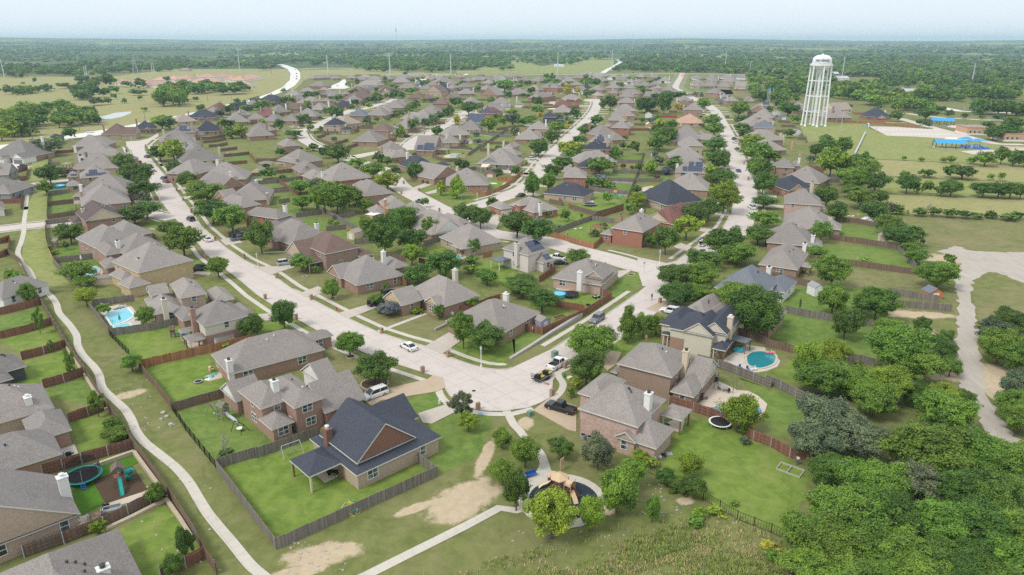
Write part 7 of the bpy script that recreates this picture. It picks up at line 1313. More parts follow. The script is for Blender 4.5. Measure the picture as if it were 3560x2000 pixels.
tramp('c3',578,90,2.2,.85,'black round trampoline beside the blue above-ground pool',ring='black'); tramp('b3',775,615,2.7,.8,'big black trampoline behind the low black-roofed house',ring='grey'); tramp('c3',2068,1372,1.9,.75,'trampoline with white net poles by the red fence',ring='whitep'); o=tramp('d1',835,480,2.6,.9,'huge netted trampoline beside the green slide playset',1.9,'teal'); 
tramp('y4',1182,430,2.3,.8,'netted trampoline with a teal pad in the long yard',1.6,'teal'); tramp('y3',930,525,2.0,.8,'tall netted trampoline on the dry fenced lawn',2.0,'grey'); tramp('y5',2420,820,2.4,.8,'wide dark trampoline by the grey wooden shed',1.4,'teal'); tramp('c1',1975,945,.75,.3,'small black mini trampoline on the weedy lawn')
lad=spot('toy_ladder','d1',838,580,'blue plastic ladder against the huge netted trampoline','ladder',20); 
for s in (-1,1): T1('side_rail',lad,'blue',[(s*.3,-.35,0),(s*.22,.2,1.0)],.06)
for k in range(3): T1('rung',lad,'blue',[(-.28,-.2+k*.17,.25+k*.28),(.28,-.2+k*.17,.25+k*.28)],.05)
# play sets
def slide(o,mat,a,b,w=.5):
    m=MB(); n=8
    a,b=Vector(a),Vector(b); d=(b-a); s=Vector((-d.y,d.x,0)).normalized()*w/2; P=[]
    for i in range(n+1):
        t=i/n; z=a.z+(b.z-a.z)*(t+.10*math.sin(t*6.28)); P.append(Vector((a.x+d.x*t,a.y+d.y*t,z)))
    for i in range(n):
        p,q=P[i],P[i+1]; m.face([p-s,p+s,q+s,q-s]); 
        for e in (1,-1): m.face([p+s*e,q+s*e,q+s*e*1.15+Vector((0,0,.18)),p+s*e*1.15+Vector((0,0,.18))])
    return m.build('slide',mat,o)
def swings(o,mat,x0,x1,h,seat='teal',n=2):
    T1('swing_beam',o,mat,[(x0,0,h),(x1,0,h)],.06)
    for x in (x0,x1):
        for s in (-1,1): T1('leg',o,mat,[(x,0,h),(x+.12*(1 if x==x1 else -1),s*.9,0)],.05)
    for k in range(n):
        x=x0+(x1-x0)*(k+1)/(n+1)
        for s in (-.2,.2): T1('chain',o,'steel',[(x+s,0,h),(x+s,.1,.6)],.015,4)
        B1('swing_seat',o,seat,(x-.25,0,.55,x+.25,.2,.6))
def playset(c,x,y,hd,lb,wood='wood_gr',roof='wood_gr',sl='sky',swing=True,tw=1.3,h=1.5,flip=1):
    o=spot('play_set',c,x,y,lb,'play set',hd)
    for sx in (-1,1):
        for sy in (-1,1): B1('post',o,wood,(sx*tw/2-.06,sy*tw/2-.06,0,sx*tw/2+.06,sy*tw/2+.06,h+1.3))
    B1('deck',o,wood,(-tw/2,-tw/2,h-.08,tw/2,tw/2,h)); B1('railing',o,wood,(-tw/2,-tw/2-.03,h+.1,tw/2,-tw/2+.03,h+.7))
    m=MB(); e=tw/2+.2; z=h+1.25; m.face([(-e,-e,z),(e,-e,z),(e,0,z+.75),(-e,0,z+.75)]); m.face([(e,e,z),(-e,e,z),(-e,0,z+.75),(e,0,z+.75)]); m.face([(-e*.9,-e,z),(-e*.9,0,z+.75),(-e*.9,e,z)]); m.face([(e*.9,-e,z),(e*.9,0,z+.75),(e*.9,e,z)]); m.build('roof',roof,o)
    slide(o,sl,(-tw/2,0,h),(-tw/2-2.6,0,.1))
    if swing:
        T1('swing_beam',o,wood,[(tw/2,0,h+.5),(tw/2+2.9,0,h+.5)],.07)
        for s in (-1,1): T1('leg',o,wood,[(tw/2+2.9,0,h+.5),(tw/2+3.1,s*1.0,0)],.06)
        for k in (1,2):
            for s in (-.2,.2): T1('chain',o,'steel',[(tw/2+k*.95+s,0,h+.5),(tw/2+k*.95+s,0,.5)],.015,4)
            B1('swing_seat',o,sl,(tw/2+k*.95-.24,-.1,.46,tw/2+k*.95+.24,.1,.5))
    return o
o=playset('d1',1200,530,-58+180,'wooden play set with green straight and tube slides on brown mulch','wood_rd','wood_br','teal',True,1.4,1.6)
m=MB(); m.tube([(.2,-.6,1.75),(.5,-1.3,1.6),(1.1,-1.7,1.25),(1.5,-1.4,.8),(1.3,-.9,.45),(.9,-1.0,.28),(.4,-1.5,.2)],.42,10,0,False); m.build('tube_slide','teal',o)
playset('c1',2232,1310,150,'weathered grey play tower with a silver blue slide','wood_gr','wood_gr','steel'); playset('c1',1725,495,200,'small wooden toy climber with pink and blue slides','wood_br','wood_br','sky',False,.8,.8); playset('b1',575,1030,-20,'wooden playhouse with grey roof and blue slide','wood_br','roof_g','blue',False,1.7,1.0); playset('b3',1030,545,-40,'teal swing and slide tower on the lush lawn','teal','orange','teal'); playset('y4',1830,370,60,'dark timber play tower by the long diagonal fence','wood_br','roof_g','green',False,2.0,1.6)
o=spot('swing_set','d2',355,225,'steel A-frame swing set on the black-roofed house lawn','swing set',40); swings(o,'galv',-1.5,1.5,2.0,'teal')
o=spot('swing_set','c1',2390,1431,'dark swing frame with a white saucer swing','swing set',-30); swings(o,'iron',-1.1,1.1,1.7,'black',0); L1('saucer_seat',o,'whitep',[(.45,.6),(.55,.65),(.4,.7),(.1,.62)])
# dome climber
o=spot('dome_climber','d2',945,790,'yellow and teal geodesic dome climber by the grey fence','climbing dome'); rr=1.5; rings=[(0,6,1.5),(.62,6,1.3),(1.15,6,.85)]
pts={}
for ri,(z,n,q) in enumerate(rings):
    for k in range(n): a=2*math.pi*(k+(.5 if ri==1 else 0))/n; pts[ri,k]=(q*math.cos(a),q*math.sin(a),z+.05)
top=(0,0,1.5)
for k in range(6):
    T1('bar',o,'yellow',[pts[0,k],pts[0,(k+1)%6]],.045); T1('bar',o,'teal',[pts[0,k],pts[1,k]],.045); T1('bar',o,'yellow',[pts[0,(k+1)%6],pts[1,k]],.045); T1('bar',o,'teal',[pts[1,k],pts[1,(k+1)%6]],.045); T1('bar',o,'yellow',[pts[1,k],pts[2,k]],.045); T1('bar',o,'teal',[pts[1,k],pts[2,(k+1)%6]],.045); T1('bar',o,'yellow',[pts[2,k],top],.045); T1('bar',o,'teal',[pts[2,k],pts[2,(k+1)%6]],.045)
# the playground
pg=at('d3',470,600); o=thing('playground_structure','tan playground tower with hexagonal canopy, slides and steps on dark mulch','playground',(pg[0],pg[1],.07),math.radians(-35)); o.scale=(.72,.72,.8)
m=MB(); n=6; R0=2.0
for k in range(n):
    a,b=2*math.pi*k/n,2*math.pi*(k+1)/n; m.face([(R0*math.cos(a),R0*math.sin(a),3.1),(R0*math.cos(b),R0*math.sin(b),3.1),(0,0,4.0)]); m.face([(R0*math.cos(a),R0*math.sin(a),2.95),(R0*math.cos(b),R0*math.sin(b),2.95),(R0*math.cos(b),R0*math.sin(b),3.1),(R0*math.cos(a),R0*math.sin(a),3.1)])
m.build('canopy','sand',o)
for k in range(6): a=math.pi/3*k; T1('post',o,'brownp',[(1.5*math.cos(a),1.5*math.sin(a),0),(1.5*math.cos(a),1.5*math.sin(a),3.1)],.08)
B1('deck',o,'brownp',(-1.4,-1.3,1.1,1.4,1.3,1.2)); B1('deck',o,'brownp',(1.5,-.9,1.3,3.1,.9,1.4))
for (x,y) in ((1.6,-.9),(1.6,.9),(3.1,-.9),(3.1,.9)): T1('post',o,'sand',[(x,y,0),(x,y,3.3)],.08)
m=MB()
for k in range(8):
    a,b=math.pi*k/8,math.pi*(k+1)/8; m.face([(1.5,.9*math.cos(a),2.3+.8*math.sin(a)),(3.1,.9*math.cos(a),2.3+.8*math.sin(a)),(3.1,.9*math.cos(b),2.3+.8*math.sin(b)),(1.5,.9*math.cos(b),2.3+.8*math.sin(b))])
m.build('arch_roof','sand',o); slide(o,'sand',(3.0,-.2,1.4),(5.0,-1.9,.15),.9); slide(o,'cream',(-2.2,.2,1.5),(-3.9,-1.6,.15),.7); B1('guard_panel',o,'brownp',(-1.4,-1.36,1.2,1.4,-1.28,1.9)); B1('guard_panel',o,'sand',(1.5,.85,1.4,3.1,.93,2.1))
L1('turret',o,'brownp',[(.5,0),(.5,2.0)],12,(-2.6,.6,0)); L1('turret_cap',o,'pink' if False else 'sand',[(.7,2.0),(.72,2.15),(.5,2.45),(.1,2.55)],14,(-2.6,.6,0)); 
for k in range(4): B1('step',o,'brownp',(3.1+k*.3,.1,1.1-k*.27,3.5+k*.3,.9,1.17-k*.27))
T1('climb_loop',o,'sand',[(1.0,1.6,0),(1.0,1.8,2.6),(1.0,1.3,3.0),(1.0,1.2,1.2)],.05)
o=spot('park_bench','d3',190,455,'bright blue slatted park bench beside the playground paving','bench',25); B1('seat',o,'blue',(-.95,-.25,.42,.95,.22,.48)); B1('backrest',o,'blue',(-.95,.22,.5,.95,.3,1.0))
for s in (-1,1): T1('leg',o,'steel',[(s*.95,-.2,0),(s*.95,-.2,.62),(s*.95,.28,.62),(s*.95,.28,0)],.04)
o=spot('notice_board','d3',497,385,'tan notice board on two posts by the playground path','sign',55); m=MB(); m.box(-.5,-.04,.9,.5,.04,2.1); m.build('board','sand',o)
for s in (-.42,.42): T1('post',o,'sand',[(s,0,0),(s,0,1.0)],.05)
# sheds
def shed(c,x,y,hd,w,d,h,wm,rm,lb,door=True):
    o=spot('shed',c,x,y,lb,'shed',hd); m=MB(); m.box(-w/2,-d/2,0,w/2,d/2,h); m.face([(-w/2,-d/2,h),(w/2,-d/2,h),(0,-d/2,h+w*.28)]); m.face([(w/2,d/2,h),(-w/2,d/2,h),(0,d/2,h+w*.28)]); m.build('wall',wm,o)
    m=MB(); e=.15; 
    for s in (-1,1): m.face([(s*(w/2+e),-d/2-e,h-.06),(s*(w/2+e),d/2+e,h-.06),(0,d/2+e,h+w*.28+.06),(0,-d/2-e,h+w*.28+.06)])
    m.build('roof',rm,o)
    if door: B1('door',o,'frame',(-w*.22,-d/2-.03,.05,w*.22,-d/2+.01,min(h-.1,1.9)))
    return o
shed('c3',290,392,35,2.8,3.4,2.1,'lilac','roof_g','lilac garden shed with grey roof behind the red fence'); shed('b2',985,940,-30,3.2,4,2.4,'wall_cr','roof_t','cream garden shed beside the twin grey fences'); shed('b4',1165,990,-10,2.4,2.6,2.8,'wall_cr','roof_g','narrow beige shed under the dark yard tree'); shed('c1',2235,565,-42,1.6,4,1.8,'wall_cr','roof_k','low tan shed against the tall-chimney house'); shed('b1',1040,1395,-70,1.9,4.6,2.0,'wall_cr','roof_g','long tan shed beside the kidney pool'); shed('z5',882,1030,0,5,4,3.4,'whitep','roof_t','white shed with a dark doorway in the terraced yards'); shed('z5',885,1262,0,4.2,4,4,'wall_ot','whitep','orange brick shed with white gable trim'); shed('y7',668,402,20,6,4,2.6,'whitep','roof_g','white shed by the field edge fence'); shed('c4',490,68,15,2.6,3,2.5,'whitep','grey','white and grey shed on the back lawn',True); shed('y4',1060,575,10,3,3,2.6,'pink' if False else 'wall_cr','roof_t','pinkish cream shed beside the grey purple tree'); shed('z6',1710,985,0,6,4,3.4,'whitep','roof_g','white shed among the tower yards'); shed('z6',1840,1065,0,7,5,2.6,'wall_gy','roof_s','grey metal shed by the tower fence'); shed('y4',1450,1235,0,6,2.6,1.6,'wall_br','roof_b','low brick roofed shed near the street corner hip house'); shed('c4',1650,105,10,4,3,2.0,'orange','roof_s','orange shed with a slate roof beside the track'); shed('b3',1385,125,0,2,2.4,2.2,'wall_gy','roof_s','small grey shed by the rear fence'); shed('b4',1010,790,0,4,2,1.2,'whitep','whitep','low white box under the rubble yard tree',False); shed('y2',1950,870,0,5,5,2,'wall_cr','roof_g','pale garden cabana beside the flower beds',False); shed('y4',1905,1010,0,1,1,1,'wall_cr','roof_g','little box at the garage corner',False)
def canopy(c,x,y,hd,w,d,h,rm,lb,pm='wood_br',hip=True,cat='gazebo',name='gazebo',pt=.35):
    o=spot(name,c,x,y,lb,cat,hd); m=MB(); r=min(w,d)/2*pt if hip else .12
    if hip:
        k=min(w,d)/2; a,b=((-w/2+k,0,h+r),(w/2-k,0,h+r)) if w>=d else ((0,-d/2+k,h+r),(0,d/2-k,h+r)); P=[(-w/2,-d/2,h),(w/2,-d/2,h),(w/2,d/2,h),(-w/2,d/2,h)]
        if w>d: F=[(P[0],P[1],b,a),(P[1],P[2],b),(P[2],P[3],a,b),(P[3],P[0],a)]
        elif w<d: F=[(P[0],P[1],a),(P[1],P[2],b,a),(P[2],P[3],b),(P[3],P[0],a,b)]
        else: F=[(P[i],P[(i+1)%4],a) for i in range(4)]
        for f in F: m.face(f)
    else: m.box(-w/2,-d/2,h,w/2,d/2,h+.12)
    m.build('roof',rm,o)
    for sx in (-1,1):
        for sy in (-1,1): B1('post',o,pm,(sx*(w/2-.2)-.09,sy*(d/2-.2)-.09,0,sx*(w/2-.2)+.09,sy*(d/2-.2)+.09,h))
    return o
canopy('b3',855,900,-30,4.2,4.2,2.6,'wood_rd','square red brown timber gazebo behind the red brick corner house'); canopy('y2',2110,790,10,7,6,3.2,'roof_g','pitched grey pavilion beside the football goal'); canopy('c3',2265,625,-40,3.6,3.0,2.5,'roof_s','flat slate canopy over a teal seat by the teal pool','wood_br',False,'canopy','patio_canopy'); canopy('b2',1170,780,-30,4,4,3,'whitep','white metal patio roof behind the orange tan house','wood_br',False,'canopy','patio_canopy'); canopy('b2',2440,1235,42,5,4,2.6,'solar','solar panel patio roof on the solar house','whitep',False,'canopy','patio_canopy'); canopy('c1',80,95,30,3,2.4,2.2,'roof_k','dark grey pergola roof over a picnic table','black',False,'canopy','patio_canopy'); canopy('z3',850,1010,10,10,6,2.8,'whitep','white patio awning in the far gardens','whitep',False,'canopy','patio_canopy'); canopy('z4',1010,800,0,9,6,3,'wood_br','brown pergola beside the white patio','wood_br',False,'canopy','patio_canopy')
o=spot('pergola','c3',2120,1010,'slender grey swing pergola frame on the pool patio','pergola',-35)
for (x,y) in ((-1.8,-1),(1.8,-1),(1.8,1),(-1.8,1)): T1('post',o,'wood_gr',[(x,y,0),(x,y,2.5)],.07)
for y in (-1,1): T1('beam',o,'wood_gr',[(-1.9,y,2.5),(0,y,2.75),(1.9,y,2.5)],.06)
for k in range(6): T1('slat',o,'wood_gr',[(-1.6+k*.64,-1.1,2.62),(-1.6+k*.64,1.1,2.62)],.03,4)
# umbrellas, tables, seats, grills
def umbrella(c,x,y,mat,lb,closed=False,r=1.4):
    o=spot('patio_umbrella',c,x,y,lb,'umbrella'); T1('pole',o,'steel',[(0,0,0),(0,0,2.5)],.04); L1('canopy',o,mat,[(.28,1.2),(.22,1.9),(.03,2.55)] if closed else [(r,2.0),(r*.6,2.3),(.03,2.6)],10)
umbrella('c1',1200,365,'navyu' if 'navyu' in MATS else 'teal','closed dark blue umbrella standing beside the spa',True); umbrella('b2',2015,1075,'whitep','closed white umbrella on the small pool patio',True); umbrella('z4',1545,895,'cream','square cream umbrella on the far patio',False,5); umbrella('b1',815,1185,'whitep','closed white umbrella behind the kidney-pool house',True)
def tableset(c,x,y,hd,lb,tm='grey',cm='steel',n=4):
    o=spot('patio_table',c,x,y,lb,'table',hd); B1('table_top',o,tm,(-.75,-.5,.72,.75,.5,.76))
    for sx in (-1,1):
        for sy in (-1,1): T1('leg',o,cm,[(sx*.65,sy*.4,0),(sx*.65,sy*.4,.72)],.03)
def chair(c,x,y,hd,lb,mat='grey'):
    o=spot('patio_chair',c,x,y,lb,'chair',hd,'garden chairs'); B1('seat',o,mat,(-.25,-.25,.4,.25,.25,.45)); B1('backrest',o,mat,(-.25,.2,.45,.25,.26,.95))
    for sx in (-1,1):
        for sy in (-1,1): T1('leg',o,mat,[(sx*.22,sy*.22,0),(sx*.22,sy*.22,.4)],.02)
tableset('d1',955,870,25,'brown dining table on the white patio strip','wood_br'); chair('d1',895,880,115,'steel chair left of the brown dining table','steel'); chair('d1',1015,835,-65,'steel chair right of the brown dining table','steel'); tableset('d2',760,440,0,'dark table under the black-roofed porch','black'); chair('d2',735,450,30,'dark slatted chair left of the porch table','black'); chair('d2',800,445,-60,'dark slatted chair right of the porch table','black'); tableset('c3',2110,1030,10,'grey glass table on the pool patio','grey'); chair('c3',2060,1020,60,'dark chair left of the glass table','black'); chair('c3',2150,1050,-60,'dark chair right of the glass table','black')
for i,(x,y) in enumerate(((2270,810),(2345,825))): chair('c3',x,y,20,f'blue deck chair, {word(i)} from the left beside the teal pool','blue')
for i,(x,y) in enumerate(((2385,830),(2420,825))): chair('c3',x,y,20,f'white deck chair, {word(i)} from the left at the teal pool rim','whitep')
for i,(x,y) in enumerate(((1165,215),(1215,205))):
    o=spot('sun_lounger','c1',x,y,f'dark sun lounger, {word(i)} from the left behind the rectangular pool','sun lounger',60,'sun loungers'); B1('frame',o,'grey',(-.9,-.32,.25,.5,.32,.33)); m=MB(); m.face([(.5,-.32,.33),(.5,.32,.33),(1.0,.32,.8),(1.0,-.32,.8)]); m.build('backrest','grey',o)
    for sx in (-.8,.4): T1('leg',o,'steel',[(sx,-.3,0),(sx,-.3,.27)],.03)
def sofa(c,x,y,hd,lb,m_,w=1.7):
    o=spot('patio_sofa',c,x,y,lb,'sofa',hd); B1('seat',o,m_,(-w/2,-.4,.1,w/2,.4,.45)); B1('backrest',o,m_,(-w/2,.3,.45,w/2,.45,.85))
    for s in (-1,1): B1('armrest',o,m_,(s*w/2-.08,-.4,.45,s*w/2+.08,.4,.62))
sofa('d1',1110,800,25,'grey wicker sofa corner on the patio strip','grey',2.4); sofa('c3',2250,640,-35,'bright teal seat under the flat canopy','cyan',1.7); sofa('d1',620,960,30,'white cushioned sofa under the recessed porch','whitep',1.8); sofa('d1',1060,780,115,'dark armchair beside the wicker sofa','black',1.0)
def grill(c,x,y,hd,lb,mt='black'):
    o=spot('barbecue_grill',c,x,y,lb,'grill',hd); B1('cart',o,mt,(-.35,-.28,.1,.35,.28,.8)); m=MB()
    for k in range(6):
        a,b=math.pi*k/6,math.pi*(k+1)/6; m.face([(-.36,.3*math.cos(a),.82+.3*math.sin(a)),(.36,.3*math.cos(a),.82+.3*math.sin(a)),(.36,.3*math.cos(b),.82+.3*math.sin(b)),(-.36,.3*math.cos(b),.82+.3*math.sin(b))])
    m.build('lid',mt,o); B1('side_shelf',o,mt,(.36,-.25,.74,.75,.25,.78))
grill('d1',690,265,20,'dark covered grill on the grey house patio'); grill('d1',625,255,20,'silver grill on the grey house patio','steel'); grill('c3',2020,935,-35,'black grill on the pool patio'); grill('c1',2100,835,-40,'covered grill at the weedy-yard house patio','sand'); grill('d1',560,1010,20,'black grill under the recessed porch'); grill('c3',1930,985,-35,'black smoker cart beside the brick gable')
# garden toys and odds and ends
def toybits(c,x,y,lb,cols,cat='toys',name='toy_pile'):
    o=spot(name,c,x,y,lb,cat); r=random.Random(int(x*y))
    for k,cm in enumerate(cols):
        a=r.uniform(0,6.3); q=r.uniform(0,1.3); X,Y=q*math.cos(a),q*math.sin(a); w,d,h=r.uniform(.2,.5),r.uniform(.2,.5),r.uniform(.12,.5); M=None
        m=MB(); m.box(X-w,Y-d,0,X+w,Y+d,h*.6); m.face([(X-w*.7,Y-d*.7,h*.6),(X+w*.7,Y-d*.7,h*.6),(X,Y,h*1.3)]); m.face([(X+w*.7,Y-d*.7,h*.6),(X,Y+d*.7,h*.6),(X,Y,h*1.3)]); m.face([(X,Y+d*.7,h*.6),(X-w*.7,Y-d*.7,h*.6),(X,Y,h*1.3)]); m.build('toy',cm,o)
toybits('c1',2090,890,'turquoise and white clutter on the small concrete patio',('cyan','cyan','whitep','green','whitep','sand')); toybits('b3',660,845,'pastel plastic toys by the curved grey fence',('whitep','green','yellow','cyan','whitep')); toybits('b3',845,805,'tan and green toy house in the fence corner',('sand','green','red')); toybits('b2',2050,1090,'red and blue patio clutter beside the small pool',('red','blue','black','yellow')); toybits('d1',735,915,'bright toys under the recessed porch',('green','blue','cyan','yellow')); toybits('d3',1480,245,'white wrapped clutter by the pale pink brick corner',('whitep','whitep','black','grey')); toybits('d3',1505,240,'lilac and cyan toys beside the white clutter',('cyan','lilac','lilac')); toybits('c3',1540,1385,'blue chairs and black grill bits under the pink house porch',('blue','black','grey','green')); toybits('b4',400,1275,'patio clutter at the crowded-patio house',('black','whitep','red','black','grey')); toybits('c4',60,110,'red patio furniture by the clock wall',('red','red','whitep','black')); toybits('z1',2400,840,'white statues and furniture on the far patio',('whitep','whitep','grey')); toybits('y2',1320,470,'rusty orange tarpaulin heap by the brown fence',('orange','sand','whitep')); toybits('b4',850,725,'white rubble heap in the back yard',('whitep','whitep','sand','grey','whitep','sand')); toybits('b1',820,1330,'x',('sand',)) if False else None
o=spot('dinghy','y4',1490,1370,'white upturned dinghy on the corner lawn','boat',-5); m=MB(); m.lathe([(.05,.5),(.5,.35),(.62,0)],10); m.v=[(v[0]*4.2,v[1]*1.3,v[2]) for v in m.v]; m.build('hull','whitep',o); B1('hatch',o,'black',(-.4,-.15,.46,.2,.15,.53))
o=spot('kayak','b2',2310,1115,'turquoise kayak leaning by the pool patio fence','kayak',10); m=MB(); m.lathe([(.05,.25),(.3,.12),(.34,0)],10); m.v=[(v[0]*5.5,v[1]*1.0,v[2]) for v in m.v]; m.build('hull','cyan',o); B1('cockpit',o,'sky',(-.4,-.14,.2,.4,.14,.28))
o=spot('football_goal','y2',2370,790,'white football goal on the small pitch','goal',0)
for s in (-1,1): T1('post',o,'whitep',[(s*2.6,0,0),(s*2.6,0,3.0)],.09); 
T1('crossbar',o,'whitep',[(-2.6,0,3.0),(2.6,0,3.0)],.09)
for s in (-1,1): T1('stay',o,'whitep',[(s*2.6,0,3.0),(s*2.6,1.6,0)],.05)
o=spot('satellite_dish','c2',1950,318,'grey satellite dish on a pole in the front bed','satellite dish',60); T1('mast',o,'galv',[(0,0,0),(0,0,1.2)],.04); m=MB(); m.lathe([(.02,0),(.3,.05),(.5,.16)],14,0,cap=False); m.v=[(v[2]*1.0+.1,v[0],v[1]+1.4) for v in m.v]; m.build('dish','grey',o)
o=spot('shade_sail','y4',1375,1035,'cream triangular shade sail over the side yard','shade sail'); P=[at3('y4',1290,975,3.4),at3('y4',1465,978,3.4),at3('y4',1390,1040,2.8),at3('y4',1270,1035,2.8)]; m=MB(); l=o.location; m.face([tuple(p-l) for p in P]); m.face([tuple(p-l-Vector((0,0,.03))) for p in P[::-1]]); m.build('cloth','cream',o)
for p in P: T1('pole',o,'steel',[(p.x-l.x,p.y-l.y,0),(p.x-l.x,p.y-l.y,p.z)],.06)
o=spot('privacy_screen','y4',880,890,'tan cloth privacy screen around the small pool','screen'); m=MB(); a,b=at('y4',785,880),at('y4',975,850); l=o.location; m.box(0,0,0,.01,.01,.01) if False else None; m.face([(a[0]-l[0],a[1]-l[1],0),(b[0]-l[0],b[1]-l[1],0),(b[0]-l[0],b[1]-l[1],2.4),(a[0]-l[0],a[1]-l[1],1.9)]); m.face([(a[0]-l[0],a[1]-l[1]+.06,0),(b[0]-l[0],b[1]-l[1]+.06,0),(b[0]-l[0],b[1]-l[1]+.06,2.4),(a[0]-l[0],a[1]-l[1]+.06,1.9)]); m.build('cloth','cream',o)
for q in (a,b): T1('pole',o,'wood_br',[(q[0]-l[0],q[1]-l[1],0),(q[0]-l[0],q[1]-l[1],2.4)],.07)
o=spot('raised_bed','c3',470,300,'timber raised vegetable beds by the red fence','garden bed',35); B1('frame',o,'wood_tn',(-1.8,-.7,0,1.8,-.6,.35),(-1.8,.6,0,1.8,.7,.35),(-1.8,-.6,0,-1.7,.6,.35),(1.7,-.6,0,1.8,.6,.35)); B1('soil',o,'mulch_brown',(-1.7,-.6,0,1.7,.6,.28))
o=spot('garden_frame','d4',250,390,'white timber garden bed frames by the red fence','garden bed',-40); m=MB(); 
for b in ((-1.8,-1.2,1.8,-1.08),(-1.8,1.08,1.8,1.2),(-1.8,-1.08,-1.68,1.08),(1.68,-1.08,1.8,1.08),(-.2,-1.08,-.1,1.08)): m.box(b[0],b[1],0,b[2],b[3],.25)
m.build('frame','limestone',o)
def ringbed(c,x,y,r,lb):
    o=spot('tree_bed',c,x,y,lb,'flower bed'); m=MB(); m.lathe([(r-.12,0),(r-.12,.16),(r+.08,.16),(r+.08,0)],18,0,cap=False); m.build('stone_edge','stone',o); m=MB(); m.lathe([(.01,.08),(r-.1,.08)],18,0,cap=False); m.build('mulch','mulch_brown',o)
ringbed('c2',765,110,.8,'stone ring round the small front lawn tree'); ringbed('c2',940,690,.9,'stone ring under the kerbside tree by the weedy-yard house'); ringbed('c2',1180,960,2.6,'wide stone-edged mulch bed under the spreading tree'); ringbed('b2',485,1322,.7,'empty stone ring on the dry front lawn'); ringbed('b3',1185,1305,1.0,'stone ring with plants on the corner lawn')
# boulders by the path and limestone bits
for i,(x,y,s) in enumerate(((1625,1250,.8),(1605,1318,.7),(1660,1290,.8),(1700,1372,.9),(1730,1368,.5),(1585,1400,.4))):
    o=spot('boulder','c1',x,y,f'pale limestone boulder, {word(i)} from the top of the heap by the path','boulder',i*40,'boulders'); o2=MB(); r=random.Random(i); o2.lathe([(s*.5,0),(s*r.uniform(.5,.6),s*.2),(s*.42,s*.42),(s*.1,s*.5)],7); o2.v=[(v[0]*r.uniform(.85,1.25),v[1]*r.uniform(.7,1.1),v[2]) for v in o2.v]; o2.build('stone','limestone',o)
def litter():
    g=random.Random(3); m=MB()
    for (c,x0,y0,x1,y1,n) in (('c1',1000,780,1500,1431,70),('d3',1300,500,2000,900,60),('d1',1400,0,2300,1400,60),('d2',300,1100,900,1431,40),('c4',1300,180,1850,320,40),('d3',0,950,1200,1150,25)):
        for k in range(n):
            p=at(c,g.uniform(x0,x1),g.uniform(y0,y1)); s=g.uniform(.04,.16); m.box(p[0]-s,p[1]-s*g.uniform(.4,1),.0,p[0]+s,p[1]+s*g.uniform(.4,1),.03+s*.5)
    tag(m.build('rubble','limestone'),'scattered white limestone chips in the grass',kind='stuff')
litter()
# ride-on mower, quad, leaf blower, trailer
o=spot('quad_bike','c3',840,105,'black and white quad bike inside the red fence','quad bike',30); B1('body',o,'whitep',(-.7,-.25,.45,.7,.25,.75)); B1('seat',o,'black',(-.6,-.18,.75,.2,.18,.92)); T1('handlebar',o,'black',[(.4,-.4,1.05),(.4,.4,1.05)],.03)
for x in (-.6,.6):
    for y in (-1,1): m=MB(); m.lathe([(.1,-.13),(.3,-.13),(.32,0),(.3,.13),(.1,.13)],12); m.v=[(v[0]+x,v[2]+y*.45,v[1]+.32) for v in m.v]; m.build('wheel','tyre',o)
o=spot('lawn_mower','c3',757,180,'small black lawn mower by the fence corner','lawn mower',20); B1('deck',o,'black',(-.4,-.28,.15,.4,.28,.42)); T1('handle',o,'black',[(-.4,-.2,.4),(-.9,-.2,.95),(-.9,.2,.95),(-.4,.2,.4)],.02); 
for x in (-.3,.3):
    for y in (-1,1): m=MB(); m.lathe([(.05,-.04),(.13,-.04),(.13,.04),(.05,.04)],10); m.v=[(v[0]+x,v[2]+y*.3,v[1]+.13) for v in m.v]; m.build('wheel','tyre',o)
p=at('c3',310,905); o=thing('utility_trailer','black landscaping trailer behind the white pickup truck','trailer',(p[0],p[1],.06),math.radians(48)); B1('bed',o,'wood_gr',(-2.4,-.95,.45,2.0,.95,.53))
for y in (-1,1): T1('side_rail',o,'black',[(-2.4,y*.97,.5),(-2.4,y*.97,.95),(2.0,y*.97,.95),(2.0,y*.97,.5)],.04)
m=MB()
for k in range(9): m.tube([(-2.45,-.95+k*.2375,.5),(-2.6,-.95+k*.2375,1.75)],.03,4)
for z in (.6,1.2,1.75): m.tube([(-2.45-.15*(z-.5)/1.25,-.97,z),(-2.45-.15*(z-.5)/1.25,.97,z)],.04,4)
m.build('ramp_gate','black',o); T1('drawbar',o,'black',[(2.0,-.7,.45),(3.2,0,.45),(2.0,.7,.45)],.05)
for x in (-.35,.35):
    for y in (-1,1): m=MB(); m.lathe([(.1,-.1),(.3,-.1),(.32,0),(.3,.1),(.1,.1)],12); m.v=[(v[0]+x,v[2]+y*1.08,v[1]+.33) for v in m.v]; m.build('wheel','tyre',o)
